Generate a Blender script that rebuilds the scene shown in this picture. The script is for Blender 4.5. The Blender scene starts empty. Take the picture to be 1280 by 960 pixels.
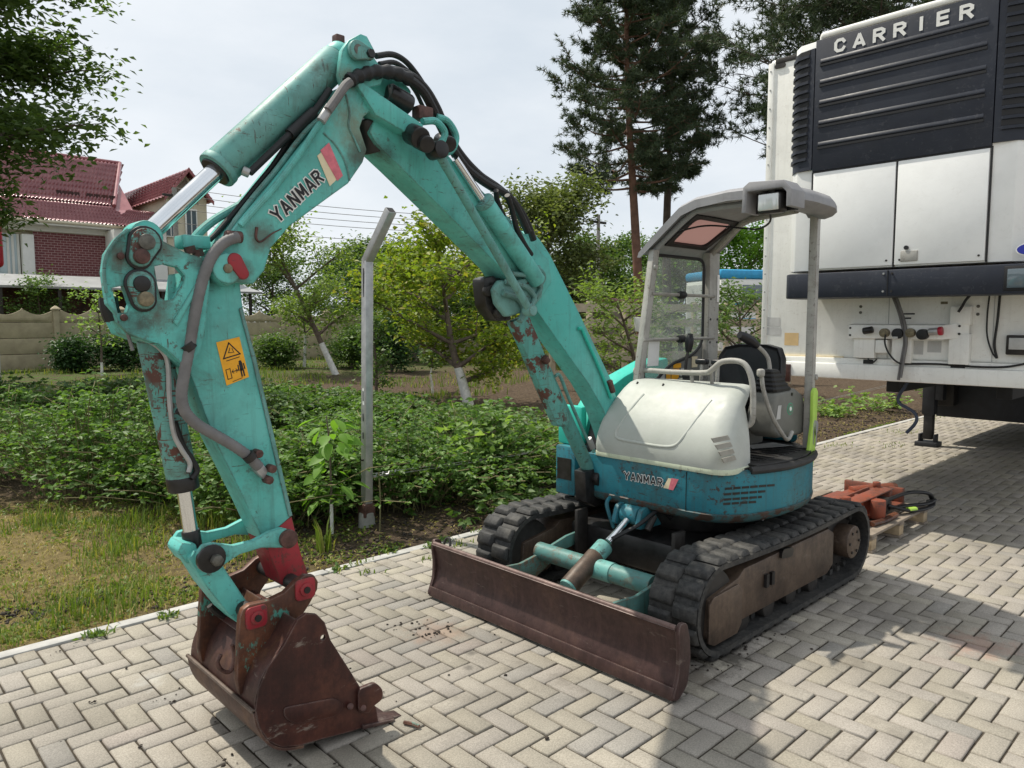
import bpy, bmesh, math, random
import numpy as np
from mathutils import Vector, Matrix, noise as mnoise
random.seed(7); rng = np.random.default_rng(11)
SC = bpy.context.scene
COL = SC.collection
# ------------------------------------------------------------------ camera
# world: X runs along the paving edge, Y across it (towards the garden), Z up
F_PX, CX, CY, CAM_H = 929.0, 640.0, 480.0, 1.65
PITCH = math.atan(79 / 929.0); YAW = math.radians(46.3)
cam_d = bpy.data.cameras.new('camera'); cam = bpy.data.objects.new('camera', cam_d); COL.objects.link(cam)
cam_d.sensor_width = 36.0; cam_d.lens = F_PX / 1280.0 * 36.0; cam_d.clip_start = 0.05; cam_d.clip_end = 2000
cam.location = (0, 0, CAM_H)
cam.rotation_euler = (math.pi / 2 - PITCH, 0, YAW - math.pi / 2)
SC.camera = cam
# ------------------------------------------------------------------ sky, sun, exposure
SUN_EL = math.radians(60); SUN_AZ = math.atan2(0.97, -0.26)          # direction towards the sun, in the XY plane
world = bpy.data.worlds.new('World'); SC.world = world; world.use_nodes = True
wn = world.node_tree.nodes; wl = world.node_tree.links; wn.clear()
w_out = wn.new('ShaderNodeOutputWorld'); w_bg = wn.new('ShaderNodeBackground'); w_sky = wn.new('ShaderNodeTexSky')
w_sky.sky_type = 'NISHITA'; w_sky.sun_disc = False; w_sky.sun_elevation = SUN_EL
w_sky.sun_rotation = math.pi / 2 - SUN_AZ; w_sky.dust_density = 2.5; w_sky.air_density = 1.0
w_bg.inputs['Strength'].default_value = 0.10
w_tc = wn.new('ShaderNodeTexCoord'); w_map = wn.new('ShaderNodeMapping'); w_map.inputs['Scale'].default_value = (1.0, 1.0, 2.6)
w_n = wn.new('ShaderNodeTexNoise'); w_n.inputs['Scale'].default_value = 2.1; w_n.inputs['Detail'].default_value = 7; w_n.inputs['Roughness'].default_value = 0.55
w_r = wn.new('ShaderNodeValToRGB'); w_r.color_ramp.elements[0].position = 0.30; w_r.color_ramp.elements[1].position = 0.68
w_r.color_ramp.elements[0].color = (6.6, 7.25, 7.9, 1); w_r.color_ramp.elements[1].color = (8.9, 9.2, 9.5, 1)
w_mix = wn.new('ShaderNodeMixRGB'); w_mix.inputs['Fac'].default_value = 0.93
wl.new(w_tc.outputs['Generated'], w_map.inputs['Vector']); wl.new(w_map.outputs['Vector'], w_n.inputs['Vector'])
wl.new(w_n.outputs['Fac'], w_r.inputs['Fac']); wl.new(w_sky.outputs['Color'], w_mix.inputs['Color1'])
wl.new(w_r.outputs['Color'], w_mix.inputs['Color2']); wl.new(w_mix.outputs['Color'], w_bg.inputs['Color'])
wl.new(w_bg.outputs['Background'], w_out.inputs['Surface'])
sun_d = bpy.data.lights.new('sun', 'SUN'); sun_d.energy = 4.3; sun_d.angle = math.radians(0.9); sun_d.color = (1.0, 0.935, 0.81)
sun = bpy.data.objects.new('sun', sun_d); COL.objects.link(sun)
sun_vec = Vector((math.cos(SUN_AZ) * math.cos(SUN_EL), math.sin(SUN_AZ) * math.cos(SUN_EL), math.sin(SUN_EL)))
sun.rotation_euler = sun_vec.to_track_quat('Z', 'Y').to_euler(); sun.location = (0, 0, 30)
SC.view_settings.view_transform = 'Standard'; SC.view_settings.look = 'None'
SC.view_settings.exposure = 0.15; SC.view_settings.gamma = 1.0; SC.view_settings.use_curve_mapping = False
SC.render.engine = 'CYCLES'; SC.cycles.max_bounces = 6; SC.cycles.transparent_max_bounces = 8
SC.cycles.use_denoising = True
# ------------------------------------------------------------------ photo pixel -> point on a known plane
_fw = Vector((math.cos(YAW), math.sin(YAW), 0)); _rt = Vector((math.sin(YAW), -math.cos(YAW), 0)); _up = Vector((0, 0, 1))
_f3 = _fw * math.cos(PITCH) - _up * math.sin(PITCH); _u3 = _fw * math.sin(PITCH) + _up * math.cos(PITCH)
CAM = Vector((0, 0, CAM_H))
def ray(x, y): return _f3 + _rt * ((x - CX) / F_PX) - _u3 * ((y - CY) / F_PX)
def PV(x, y, V): d = ray(x, y); return CAM + d * (V / d.y)            # on the plane Y = V
def PU(x, y, U): d = ray(x, y); return CAM + d * (U / d.x)            # on the plane X = U
def PG(x, y, z=0.0): d = ray(x, y); return CAM + d * ((z - CAM_H) / d.z)
def PD(x, y, Z): return CAM + ray(x, y) * Z                            # at a known depth
def proj(p):
    d = Vector(p) - CAM; z = d.dot(_f3); z = z if abs(z) > 1e-6 else 1e-6
    return CX + F_PX * d.dot(_rt) / z, CY - F_PX * d.dot(_u3) / z, z
# ------------------------------------------------------------------ node helpers and materials
MATS = {}
class NT:
    def __init__(s, name):
        s.m = bpy.data.materials.new(name); s.m.use_nodes = True; s.t = s.m.node_tree; s.n = s.t.nodes; s.n.clear()
        s.out = s.n.new('ShaderNodeOutputMaterial'); MATS[name] = s.m
    def node(s, typ, **kw):
        n = s.n.new(typ)
        for k, v in kw.items():
            if k in n.inputs: n.inputs[k].default_value = v
            else: setattr(n, k, v)
        return n
    def link(s, a, b): s.t.links.new(a, b)
    def coord(s, kind='Object', scale=(1, 1, 1), rot=(0, 0, 0)):
        if kind == 'Position': tc = s.n.new('ShaderNodeNewGeometry').outputs['Position']
        else: tc = s.n.new('ShaderNodeTexCoord').outputs[kind]
        mp = s.n.new('ShaderNodeMapping'); mp.inputs['Scale'].default_value = scale; mp.inputs['Rotation'].default_value = rot
        s.link(tc, mp.inputs['Vector']); return mp.outputs['Vector']
    def noise(s, vec, scale, detail=5, rough=0.6, dist=0.0):
        n = s.node('ShaderNodeTexNoise', Scale=scale, Detail=detail, Roughness=rough, Distortion=dist)
        s.link(vec, n.inputs['Vector']); return n.outputs['Fac']
    def ramp(s, fac, stops):
        r = s.n.new('ShaderNodeValToRGB'); cr = r.color_ramp
        while len(cr.elements) < len(stops): cr.elements.new(0.5)
        for e, (p, c) in zip(cr.elements, stops):
            e.position = p; e.color = (c, c, c, 1) if isinstance(c, (int, float)) else (*c, 1)
        s.link(fac, r.inputs['Fac']); return r.outputs['Color']
    def mix(s, fac, a, b, mode='MIX'):
        m = s.n.new('ShaderNodeMixRGB'); m.blend_type = mode
        for i, v in ((0, fac), (1, a), (2, b)):
            if isinstance(v, (int, float)): m.inputs[i].default_value = v if i == 0 else (v, v, v, 1)
            elif isinstance(v, tuple): m.inputs[i].default_value = (*v, 1)
            else: s.link(v, m.inputs[i])
        return m.outputs['Color']
    def math(s, op, a, b=0.0):
        m = s.n.new('ShaderNodeMath'); m.operation = op
        for i, v in ((0, a), (1, b)):
            if isinstance(v, (int, float)): m.inputs[i].default_value = v
            else: s.link(v, m.inputs[i])
        return m.outputs[0]
    def bump(s, h, strength=0.3, dist=0.01):
        b = s.node('ShaderNodeBump', Strength=strength, Distance=dist); s.link(h, b.inputs['Height']); return b.outputs['Normal']
    def bsdf(s, color, rough=0.6, metal=0.0, normal=None, spec=0.5, **kw):
        b = s.n.new('ShaderNodeBsdfPrincipled')
        for k, v in (('Base Color', color), ('Roughness', rough), ('Metallic', metal)):
            if isinstance(v, (int, float)): b.inputs[k].default_value = v
            elif isinstance(v, tuple): b.inputs[k].default_value = (*v, 1)
            else: s.link(v, b.inputs[k])
        b.inputs['Specular IOR Level'].default_value = spec
        for k, v in kw.items(): b.inputs[k].default_value = v
        if normal is not None: s.link(normal, b.inputs['Normal'])
        s.link(b.outputs[0], s.out.inputs['Surface']); return b

def edge_mask(t, r=0.006):
    """worn where the form has an edge"""
    bv = t.node('ShaderNodeBevel', samples=3); bv.inputs['Radius'].default_value = r
    g = t.n.new('ShaderNodeNewGeometry'); d = t.n.new('ShaderNodeVectorMath'); d.operation = 'DOT_PRODUCT'
    t.link(bv.outputs[0], d.inputs[0]); t.link(g.outputs['Normal'], d.inputs[1])
    return t.ramp(d.outputs['Value'], [(0.90, 1.0), (0.985, 0.0)])

def paint(name, base, base2, wear=0.5, dirt=0.5, heavy=0.0, cs_=30, stains=(), rust=(0.085, 0.045, 0.03), chip=(0.05, 0.045, 0.042), rough=0.42, edges=True, streak=True):
    t = NT(name); c = t.coord('Object')
    col = t.mix(t.ramp(t.noise(c, 2.2, 5), [(0.38, 0.0), (0.62, 1.0)]), base, base2)
    # grime in soft blotches, then greasy brown smears
    g = t.ramp(t.noise(c, 4.2, 9, 0.7), [(0.47, 0.0), (0.66, 1.0)])
    col = t.mix(t.math('MULTIPLY', g, 0.62 * dirt), col, tuple(x * 0.30 + y for x, y in zip(base, (0.038, 0.034, 0.026))))
    if dirt > 0.45:
        g2 = t.ramp(t.noise(c, 1.9, 10, 0.78, 0.6), [(0.56, 0.0), (0.66, 1.0)])
        col = t.mix(t.math('MULTIPLY', g2, 0.7 * dirt), col, (0.085, 0.072, 0.045))
    if streak:
        cs = t.coord('Object', (18, 18, 1.1)); st = t.ramp(t.noise(cs, 1.6, 5, 0.7), [(0.53, 0.0), (0.70, 1.0)])
        col = t.mix(t.math('MULTIPLY', st, 0.45 * dirt), col, (0.06, 0.052, 0.038))
    # chips and scratches down to primer and rust
    big = t.ramp(t.noise(c, 3.1, 4), [(0.43 - 0.10 * heavy, 0.0), (0.60 - 0.10 * heavy, 1.0)])
    fine = t.ramp(t.noise(c, cs_, 8, 0.72), [(0.575 - 0.055 * heavy, 0.0), (0.605 - 0.055 * heavy, 1.0)])
    scr = t.ramp(t.noise(t.coord('Object', (7, 7, 75), (0.3, 0.7, 0.2)), 1.7, 4, 0.6), [(0.645 - 0.05 * heavy, 0.0), (0.665 - 0.05 * heavy, 1.0)])
    scr2 = t.ramp(t.noise(t.coord('Object', (70, 9, 9), (0.2, 0.5, 0.9)), 1.5, 4, 0.6), [(0.655 - 0.05 * heavy, 0.0), (0.675 - 0.05 * heavy, 1.0)])
    m = t.math('MAXIMUM', t.math('MULTIPLY', fine, big), t.math('MULTIPLY', t.math('MAXIMUM', scr, scr2), t.ramp(t.noise(c, 1.7, 3), [(0.42, 0.15), (0.56, 1.0)])))
    m = t.math('MULTIPLY', m, wear)
    rc = t.mix(t.ramp(t.noise(c, 9, 5), [(0.42, 0.0), (0.6, 1.0)]), rust, chip)
    col = t.mix(m, col, rc)
    if edges:
        e = t.math('MULTIPLY', edge_mask(t, 0.011), t.ramp(t.noise(c, 10, 7, 0.75), [(0.38, 0.0), (0.55, 1.0)]))
        col = t.mix(t.math('MULTIPLY', e, 0.9), col, rc)
    for (sp_, sr_, sc_) in stains:      # grease and rust that has run from a joint
        dv_ = t.n.new('ShaderNodeVectorMath'); dv_.operation = 'DISTANCE'; t.link(t.coord('Object'), dv_.inputs[0]); dv_.inputs[1].default_value = (sp_[0] - 3.95, sp_[1] - 2.6, sp_[2])
        k_ = t.math('ADD', t.math('SUBTRACT', 1.0, t.math('DIVIDE', dv_.outputs['Value'], sr_)), t.math('MULTIPLY', t.math('SUBTRACT', t.noise(c, 9, 8, 0.72), 0.5), 2.2))
        col = t.mix(t.math('MULTIPLY', t.ramp(k_, [(0.12, 0.0), (0.85, 1.0)]), 0.7), col, sc_)
    rg = t.math('ADD', t.math('MULTIPLY', t.noise(c, 14, 5), 0.35), rough - 0.10)
    t.bsdf(col, rg, 0.0, t.bump(t.math('SUBTRACT', t.noise(c, 26, 5), t.math('MULTIPLY', m, 0.6)), 0.16, 0.004), spec=0.32)
    return t.m
def plain(name, col, rough=0.6, metal=0.0, var=0.25, scale=8.0, bump=0.1, spec=0.4):
    t = NT(name); c = t.coord('Object')
    n = t.noise(c, scale, 6, 0.65)
    cc = t.mix(t.ramp(n, [(0.3, 0.0), (0.72, 1.0)]), tuple(x * (1 - var) for x in col), tuple(min(1, x * (1 + var)) for x in col))
    t.bsdf(cc, t.math('ADD', t.math('MULTIPLY', n, 0.25), rough - 0.12), metal, t.bump(t.noise(c, scale * 9, 4), bump, 0.003) if bump else None, spec=spec)
    return t.m
def leafmat(name, a, b, c3=None, trans=0.35):
    t = NT(name); g = t.n.new('ShaderNodeNewGeometry')
    stops = [(0.0, a), (0.75, b)] + ([(1.0, c3)] if c3 else [])
    col = t.ramp(g.outputs['Random Per Island'], stops)
    pos = t.coord('Position'); col = t.mix(t.ramp(t.noise(pos, 1.6, 3), [(0.35, 0.0), (0.7, 0.35)]), col, tuple(x * 1.5 for x in b))
    d = t.n.new('ShaderNodeBsdfPrincipled'); t.link(col, d.inputs['Base Color']); d.inputs['Roughness'].default_value = 0.5; d.inputs['Specular IOR Level'].default_value = 0.3
    tr = t.n.new('ShaderNodeBsdfTranslucent'); t.link(t.mix(1.0, col, (1.25, 1.35, 0.55), 'MULTIPLY'), tr.inputs['Color'])
    mx = t.n.new('ShaderNodeMixShader'); mx.inputs[0].default_value = trans
    t.link(d.outputs[0], mx.inputs[1]); t.link(tr.outputs[0], mx.inputs[2]); t.link(mx.outputs[0], t.out.inputs['Surface'])
    return t.m

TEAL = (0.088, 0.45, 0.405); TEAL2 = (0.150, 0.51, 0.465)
GR, RS, OC = (0.045, 0.04, 0.032), (0.10, 0.05, 0.032), (0.20, 0.17, 0.10)
paint('teal', TEAL, TEAL2, 0.8, 0.6, -0.35, stains=[(PV(446, 165, 2.66), 0.16, OC), (PV(452, 195, 2.66), 0.10, GR), (PV(326, 296, 2.66), 0.075, RS), (PV(300, 340, 2.66), 0.07, RS),
    (PV(475, 195, 2.72), 0.12, GR), (PV(262, 345, 2.70), 0.06, GR), (PV(640, 345, 2.83), 0.09, GR), (PV(438, 95, 2.66), 0.07, OC)])
paint('teal_head', TEAL, TEAL2, 0.9, 0.85, 0.0, stains=[(PV(176, 312, 2.66), 0.115, GR), (PV(177, 365, 2.66), 0.13, GR), (PV(196, 395, 2.66), 0.10, RS), (PV(150, 322, 2.66), 0.06, RS), (PV(205, 312, 2.66), 0.08, RS), (PV(170, 405, 2.66), 0.09, GR), (PV(250, 330, 2.66), 0.06, GR)])
paint('rim_worn', (0.035, 0.10, 0.115), (0.05, 0.13, 0.14), 1.0, 1.0, 1.2, 12, rust=(0.095, 0.048, 0.034), chip=(0.05, 0.035, 0.028))
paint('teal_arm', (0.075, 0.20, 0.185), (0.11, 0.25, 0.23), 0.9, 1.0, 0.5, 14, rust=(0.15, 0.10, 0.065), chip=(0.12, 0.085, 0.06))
paint('teal_worn', (0.10, 0.32, 0.29), (0.17, 0.37, 0.345), 1.0, 0.9, 0.0)
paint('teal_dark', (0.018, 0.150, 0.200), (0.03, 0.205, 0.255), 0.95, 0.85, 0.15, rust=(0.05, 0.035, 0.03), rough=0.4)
paint('teal_flaked', (0.09, 0.33, 0.29), (0.15, 0.38, 0.345), 1.0, 0.8, 0.9, 11, rust=(0.10, 0.042, 0.03), chip=(0.075, 0.035, 0.028))
paint('teal_bright', (0.03, 0.46, 0.37), (0.045, 0.52, 0.42), 0.25, 0.2, edges=False)
paint('hood_white', (0.40, 0.425, 0.39), (0.46, 0.48, 0.455), 0.12, 0.26, rust=(0.4, 0.4, 0.36), chip=(0.42, 0.40, 0.36), rough=0.4, edges=False, streak=False)
paint('hood_rim', (0.50, 0.57, 0.42), (0.62, 0.66, 0.52), 0.3, 0.4, rough=0.5, edges=False)
paint('red_paint', (0.26, 0.018, 0.03), (0.33, 0.03, 0.04), 0.8, 0.7)
paint('trailer_white', (0.80, 0.80, 0.765), (0.86, 0.86, 0.83), 0.2, 0.2, rust=(0.3, 0.2, 0.12), chip=(0.45, 0.43, 0.4), rough=0.4, edges=False)
paint('unit_white', (0.82, 0.83, 0.825), (0.86, 0.87, 0.865), 0.08, 0.10, rust=(0.4, 0.36, 0.3), chip=(0.45, 0.43, 0.4), rough=0.33, edges=False, streak=False)
paint('unit_black', (0.018, 0.022, 0.034), (0.026, 0.031, 0.045), 0.25, 0.15, rust=(0.1, 0.1, 0.11), chip=(0.14, 0.14, 0.15), rough=0.42, edges=False, streak=False)
paint('orange_paint', (0.26, 0.062, 0.032), (0.21, 0.070, 0.045), 0.9, 0.9, 0.6, rust=(0.13, 0.06, 0.04))
paint('grey_paint', (0.36, 0.355, 0.33), (0.42, 0.41, 0.38), 0.5, 0.6, edges=True)
paint('grey_plastic', (0.25, 0.25, 0.265), (0.30, 0.30, 0.31), 0.15, 0.35, rust=(0.2, 0.19, 0.18), edges=False, rough=0.45)
# rusty steel of the bucket and the blade
def rusty(name, a, b, c, bare=0.3, teal=0.0):
    t = NT(name); co = t.coord('Object'); n = t.noise(co, 4.5, 8, 0.7); n2 = t.noise(co, 30, 6, 0.7)
    col = t.ramp(n, [(0.36, a), (0.5, b), (0.64, c)])
    col = t.mix(t.math('MULTIPLY', t.ramp(n2, [(0.4, 0.0), (0.75, 1.0)]), 0.5), col, tuple(x * 0.45 for x in a))
    st = t.noise(t.coord('Object', (12, 12, 1.6)), 1.5, 7, 0.75)
    col = t.mix(t.math('MULTIPLY', t.ramp(st, [(0.47, 0.0), (0.68, 1.0)]), 0.34), col, tuple(min(1, x * 2.1) for x in b))
    sm = t.ramp(t.noise(t.coord('Object', (1, 1, 3)), 5.2, 7, 0.75), [(0.60, 0.0), (0.66, 1.0)])
    col = t.mix(t.math('MULTIPLY', sm, bare), col, (0.22, 0.18, 0.15))
    if teal: col = t.mix(t.math('MULTIPLY', t.ramp(t.noise(t.coord('Object', (2, 2, 1)), 6.5, 6, 0.7), [(0.58, 0.0), (0.63, 1.0)]), teal), col, (0.06, 0.26, 0.21))
    e = t.math('MULTIPLY', edge_mask(t, 0.008), t.ramp(t.noise(co, 9, 5), [(0.35, 0.0), (0.6, 1.0)]))
    col = t.mix(t.math('MULTIPLY', e, 0.6), col, (0.26, 0.21, 0.19))
    t.bsdf(col, t.math('ADD', t.math('MULTIPLY', n2, 0.25), 0.38), 0.15, t.bump(t.math('ADD', n2, n), 0.25, 0.005), spec=0.4)
rusty('rust_bucket', (0.028, 0.011, 0.0095), (0.050, 0.0165, 0.013), (0.100, 0.034, 0.022), 0.8)
rusty('rust_ear', (0.045, 0.020, 0.015), (0.095, 0.035, 0.019), (0.17, 0.062, 0.028), 0.25, 0.85)
rusty('rust_blade', (0.042, 0.022, 0.020), (0.060, 0.032, 0.029), (0.088, 0.048, 0.038), 0.45)
rusty('rust_edge', (0.085, 0.05, 0.044), (0.13, 0.082, 0.072), (0.19, 0.125, 0.108), 0.5)
rusty('rust_frame', (0.055, 0.038, 0.028), (0.088, 0.060, 0.043), (0.125, 0.088, 0.062), 0.35)
rusty('rust_shell', (0.034, 0.015, 0.013), (0.062, 0.026, 0.020), (0.13, 0.062, 0.028), 0.5)
rusty('rust_arm', (0.06, 0.045, 0.032), (0.095, 0.066, 0.044), (0.14, 0.095, 0.06), 0.2, 0.55)
def _rubber():
    t = NT('rubber'); p = t.coord('Position'); d = t.ramp(t.noise(p, 5, 9, 0.75), [(0.46, 0.0), (0.66, 1.0)])
    col = t.mix(t.math('MULTIPLY', d, 0.55), t.ramp(t.noise(p, 40, 5, 0.7), [(0.35, 0.018), (0.65, 0.040)]), (0.10, 0.092, 0.08))
    t.bsdf(col, 0.62, 0, t.bump(t.noise(p, 45, 6, 0.75), 0.5, 0.004), spec=0.35)
_rubber()
plain('black_rubber', (0.013, 0.013, 0.014), 0.5, var=0.4, bump=0.2)
plain('black_vinyl', (0.010, 0.010, 0.013), 0.36, var=0.2, bump=0.15)
plain('dark_steel', (0.035, 0.032, 0.030), 0.5, 0.3, var=0.5)
plain('grease', (0.016, 0.015, 0.015), 0.35, 0.0, var=0.6, scale=20)
plain('pin_rust', (0.10, 0.05, 0.042), 0.55, 0.2, var=0.6, scale=30)
plain('pin_brass', (0.20, 0.17, 0.11), 0.5, 0.4, var=0.5, scale=40)
plain('pin_grey', (0.12, 0.115, 0.10), 0.5, 0.4, var=0.5, scale=40)
plain('chrome', (0.72, 0.74, 0.76), 0.14, 1.0, var=0.05, bump=0)
plain('hose_grey', (0.155, 0.150, 0.150), 0.6, var=0.25, scale=14)
plain('console', (0.16, 0.16, 0.145), 0.55, var=0.2)
plain('floor_mat', (0.022, 0.021, 0.021), 0.55, var=0.7, scale=12, bump=0.3)
plain('vent_tape', (0.30, 0.29, 0.255), 0.6, var=0.2)
plain('lime', (0.40, 0.62, 0.10), 0.5, var=0.12)
plain('galvanised', (0.40, 0.40, 0.40), 0.42, 0.55, var=0.22, scale=10)
plain('concrete', (0.27, 0.26, 0.245), 0.85, var=0.25)
plain('concrete_pale', (0.42, 0.41, 0.39), 0.85, var=0.2)
plain('chassis', (0.020, 0.021, 0.025), 0.6, var=0.4)
plain('wood_pale', (0.40, 0.31, 0.20), 0.8, var=0.3, scale=12)
plain('wood_grey', (0.24, 0.20, 0.16), 0.85, var=0.35, scale=9)
plain('wood_fence', (0.42, 0.36, 0.27), 0.85, var=0.2, scale=4)
plain('white_print', (0.78, 0.78, 0.76), 0.5, var=0.06, bump=0)
plain('cream_print', (0.72, 0.62, 0.42), 0.5, var=0.1, bump=0)
plain('pink_print', (0.62, 0.16, 0.20), 0.5, var=0.25, scale=30, bump=0)
plain('red_print', (0.60, 0.05, 0.07), 0.5, var=0.2, bump=0)
plain('black_print', (0.012, 0.012, 0.014), 0.5, var=0.1, bump=0)
plain('yellow_print', (0.80, 0.38, 0.02), 0.5, var=0.14, scale=20, bump=0)
plain('green_print', (0.05, 0.35, 0.20), 0.5, var=0.1, bump=0)
plain('blue_print', (0.02, 0.03, 0.30), 0.4, var=0.1, bump=0)
plain('tape_tan', (0.62, 0.44, 0.22), 0.6, var=0.1)
plain('grey_label', (0.48, 0.48, 0.47), 0.5, var=0.15)
plain('red_plastic', (0.42, 0.02, 0.04), 0.4, var=0.2)
plain('blue_paint', (0.03, 0.30, 0.55), 0.4, var=0.15)
plain('hose_blue', (0.035, 0.050, 0.085), 0.4, var=0.2)
plain('whitewash', (0.66, 0.65, 0.62), 0.9, var=0.25, scale=14, bump=0.4)
plain('bark', (0.13, 0.10, 0.08), 0.9, var=0.4, scale=12, bump=0.6)
plain('bark_pine', (0.17, 0.095, 0.065), 0.9, var=0.4, scale=3, bump=0.5)
plain('bark_pine_dark', (0.10, 0.075, 0.06), 0.9, var=0.4, scale=3, bump=0.5)
plain('cane', (0.17, 0.15, 0.07), 0.8, var=0.3)
plain('plaster', (0.55, 0.50, 0.38), 0.9, var=0.1, scale=2)
plain('plaster_white', (0.72, 0.72, 0.69), 0.8, var=0.06, scale=3)
plain('fence_concrete', (0.40, 0.345, 0.235), 0.9, var=0.2, scale=3.0, bump=0.3)
plain('sheet_grey', (0.27, 0.275, 0.28), 0.5, 0.2, var=0.15, scale=2)
plain('roof_far', (0.13, 0.115, 0.105), 0.8, var=0.2, scale=2)
plain('wire', (0.05, 0.05, 0.05), 0.6, var=0.1, bump=0)
plain('red_car', (0.40, 0.015, 0.03), 0.3, var=0.1, bump=0)
plain('clod', (0.05, 0.04, 0.033), 0.95, var=0.5, scale=30, bump=0.5)
leafmat('leaf_rasp', (0.055, 0.111, 0.026), (0.114, 0.208, 0.047), (0.208, 0.305, 0.098), 0.4)
leafmat('leaf_apricot', (0.11, 0.18, 0.025), (0.20, 0.26, 0.035), (0.38, 0.32, 0.06), 0.48)
leafmat('leaf_plum', (0.101, 0.162, 0.039), (0.190, 0.269, 0.067), (0.291, 0.358, 0.123), 0.45)
leafmat('leaf_tree', (0.037, 0.077, 0.025), (0.085, 0.144, 0.045), (0.125, 0.188, 0.062), 0.35)
leafmat('leaf_over', (0.055, 0.100, 0.030), (0.105, 0.165, 0.050), (0.14, 0.20, 0.07), 0.42)
leafmat('leaf_dark', (0.023, 0.058, 0.023), (0.052, 0.111, 0.036), None, 0.3)
leafmat('leaf_mid', (0.050, 0.106, 0.027), (0.106, 0.175, 0.048), (0.150, 0.225, 0.062), 0.35)
leafmat('leaf_olive', (0.090, 0.120, 0.046), (0.156, 0.192, 0.072), (0.228, 0.252, 0.102), 0.35)
leafmat('leaf_walnut', (0.10, 0.22, 0.03), (0.17, 0.32, 0.05), (0.25, 0.42, 0.08), 0.5)
leafmat('leaf_vine', (0.12, 0.20, 0.05), (0.22, 0.33, 0.10), (0.36, 0.45, 0.22), 0.45)
leafmat('needle', (0.035, 0.059, 0.032), (0.068, 0.097, 0.051), (0.101, 0.128, 0.068), 0.15)
leafmat('grass', (0.08, 0.14, 0.02), (0.15, 0.21, 0.035), (0.36, 0.30, 0.10), 0.35)
leafmat('grass_dry', (0.20, 0.19, 0.05), (0.34, 0.28, 0.09), (0.42, 0.33, 0.14), 0.3)
# paving blocks: each block has its own tint; stains lie across the blocks
def _paver():
    t = NT('paver'); at = t.n.new('ShaderNodeAttribute'); at.attribute_name = 'tint'
    p = t.coord('Position')
    col = t.mix(1.0, at.outputs['Color'], t.ramp(t.noise(p, 160, 4, 0.8), [(0.34, 0.70), (0.66, 1.25)]), 'MULTIPLY')
    col = t.mix(1.0, col, t.ramp(t.noise(p, 1.1, 5, 0.6), [(0.36, 0.80), (0.64, 1.12)]), 'MULTIPLY')
    st = t.ramp(t.noise(p, 2.3, 7, 0.65), [(0.58, 0.0), (0.70, 1.0)])
    col = t.mix(t.math('MULTIPLY', st, 0.42), col, (0.115, 0.10, 0.08))
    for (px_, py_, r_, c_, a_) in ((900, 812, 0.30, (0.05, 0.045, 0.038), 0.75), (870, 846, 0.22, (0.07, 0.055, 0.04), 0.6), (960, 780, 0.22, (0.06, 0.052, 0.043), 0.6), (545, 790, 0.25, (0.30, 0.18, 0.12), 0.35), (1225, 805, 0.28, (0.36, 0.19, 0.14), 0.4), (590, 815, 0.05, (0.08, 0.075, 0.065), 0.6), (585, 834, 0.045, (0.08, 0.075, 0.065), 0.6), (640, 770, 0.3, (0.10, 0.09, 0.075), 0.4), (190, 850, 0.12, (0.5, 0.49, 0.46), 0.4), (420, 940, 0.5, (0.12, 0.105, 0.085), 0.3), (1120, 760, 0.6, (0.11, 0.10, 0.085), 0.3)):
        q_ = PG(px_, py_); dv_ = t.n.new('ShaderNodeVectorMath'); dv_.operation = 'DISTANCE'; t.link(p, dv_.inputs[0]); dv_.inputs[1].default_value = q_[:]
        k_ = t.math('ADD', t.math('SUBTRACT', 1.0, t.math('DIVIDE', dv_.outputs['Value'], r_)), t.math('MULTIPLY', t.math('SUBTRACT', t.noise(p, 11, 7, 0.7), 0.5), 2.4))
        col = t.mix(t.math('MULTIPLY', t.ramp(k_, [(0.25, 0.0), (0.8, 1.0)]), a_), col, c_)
    sp = t.ramp(t.noise(p, 9.5, 3, 0.5), [(0.71, 0.0), (0.75, 1.0)])
    col = t.mix(t.math('MULTIPLY', sp, 0.5), col, (0.06, 0.055, 0.05))
    t.bsdf(col, 0.85, 0, t.bump(t.noise(p, 220, 4, 0.8), 0.35, 0.003), spec=0.25)
_paver()
def _joint():
    t = NT('joint_sand'); p = t.coord('Position')
    col = t.ramp(t.noise(p, 7, 8, 0.7), [(0.3, (0.030, 0.025, 0.02)), (0.58, (0.07, 0.06, 0.047)), (0.72, (0.15, 0.13, 0.10))])
    t.bsdf(col, 0.95, 0, t.bump(t.noise(p, 90, 4), 0.6, 0.006), spec=0.1)
_joint()
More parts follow.
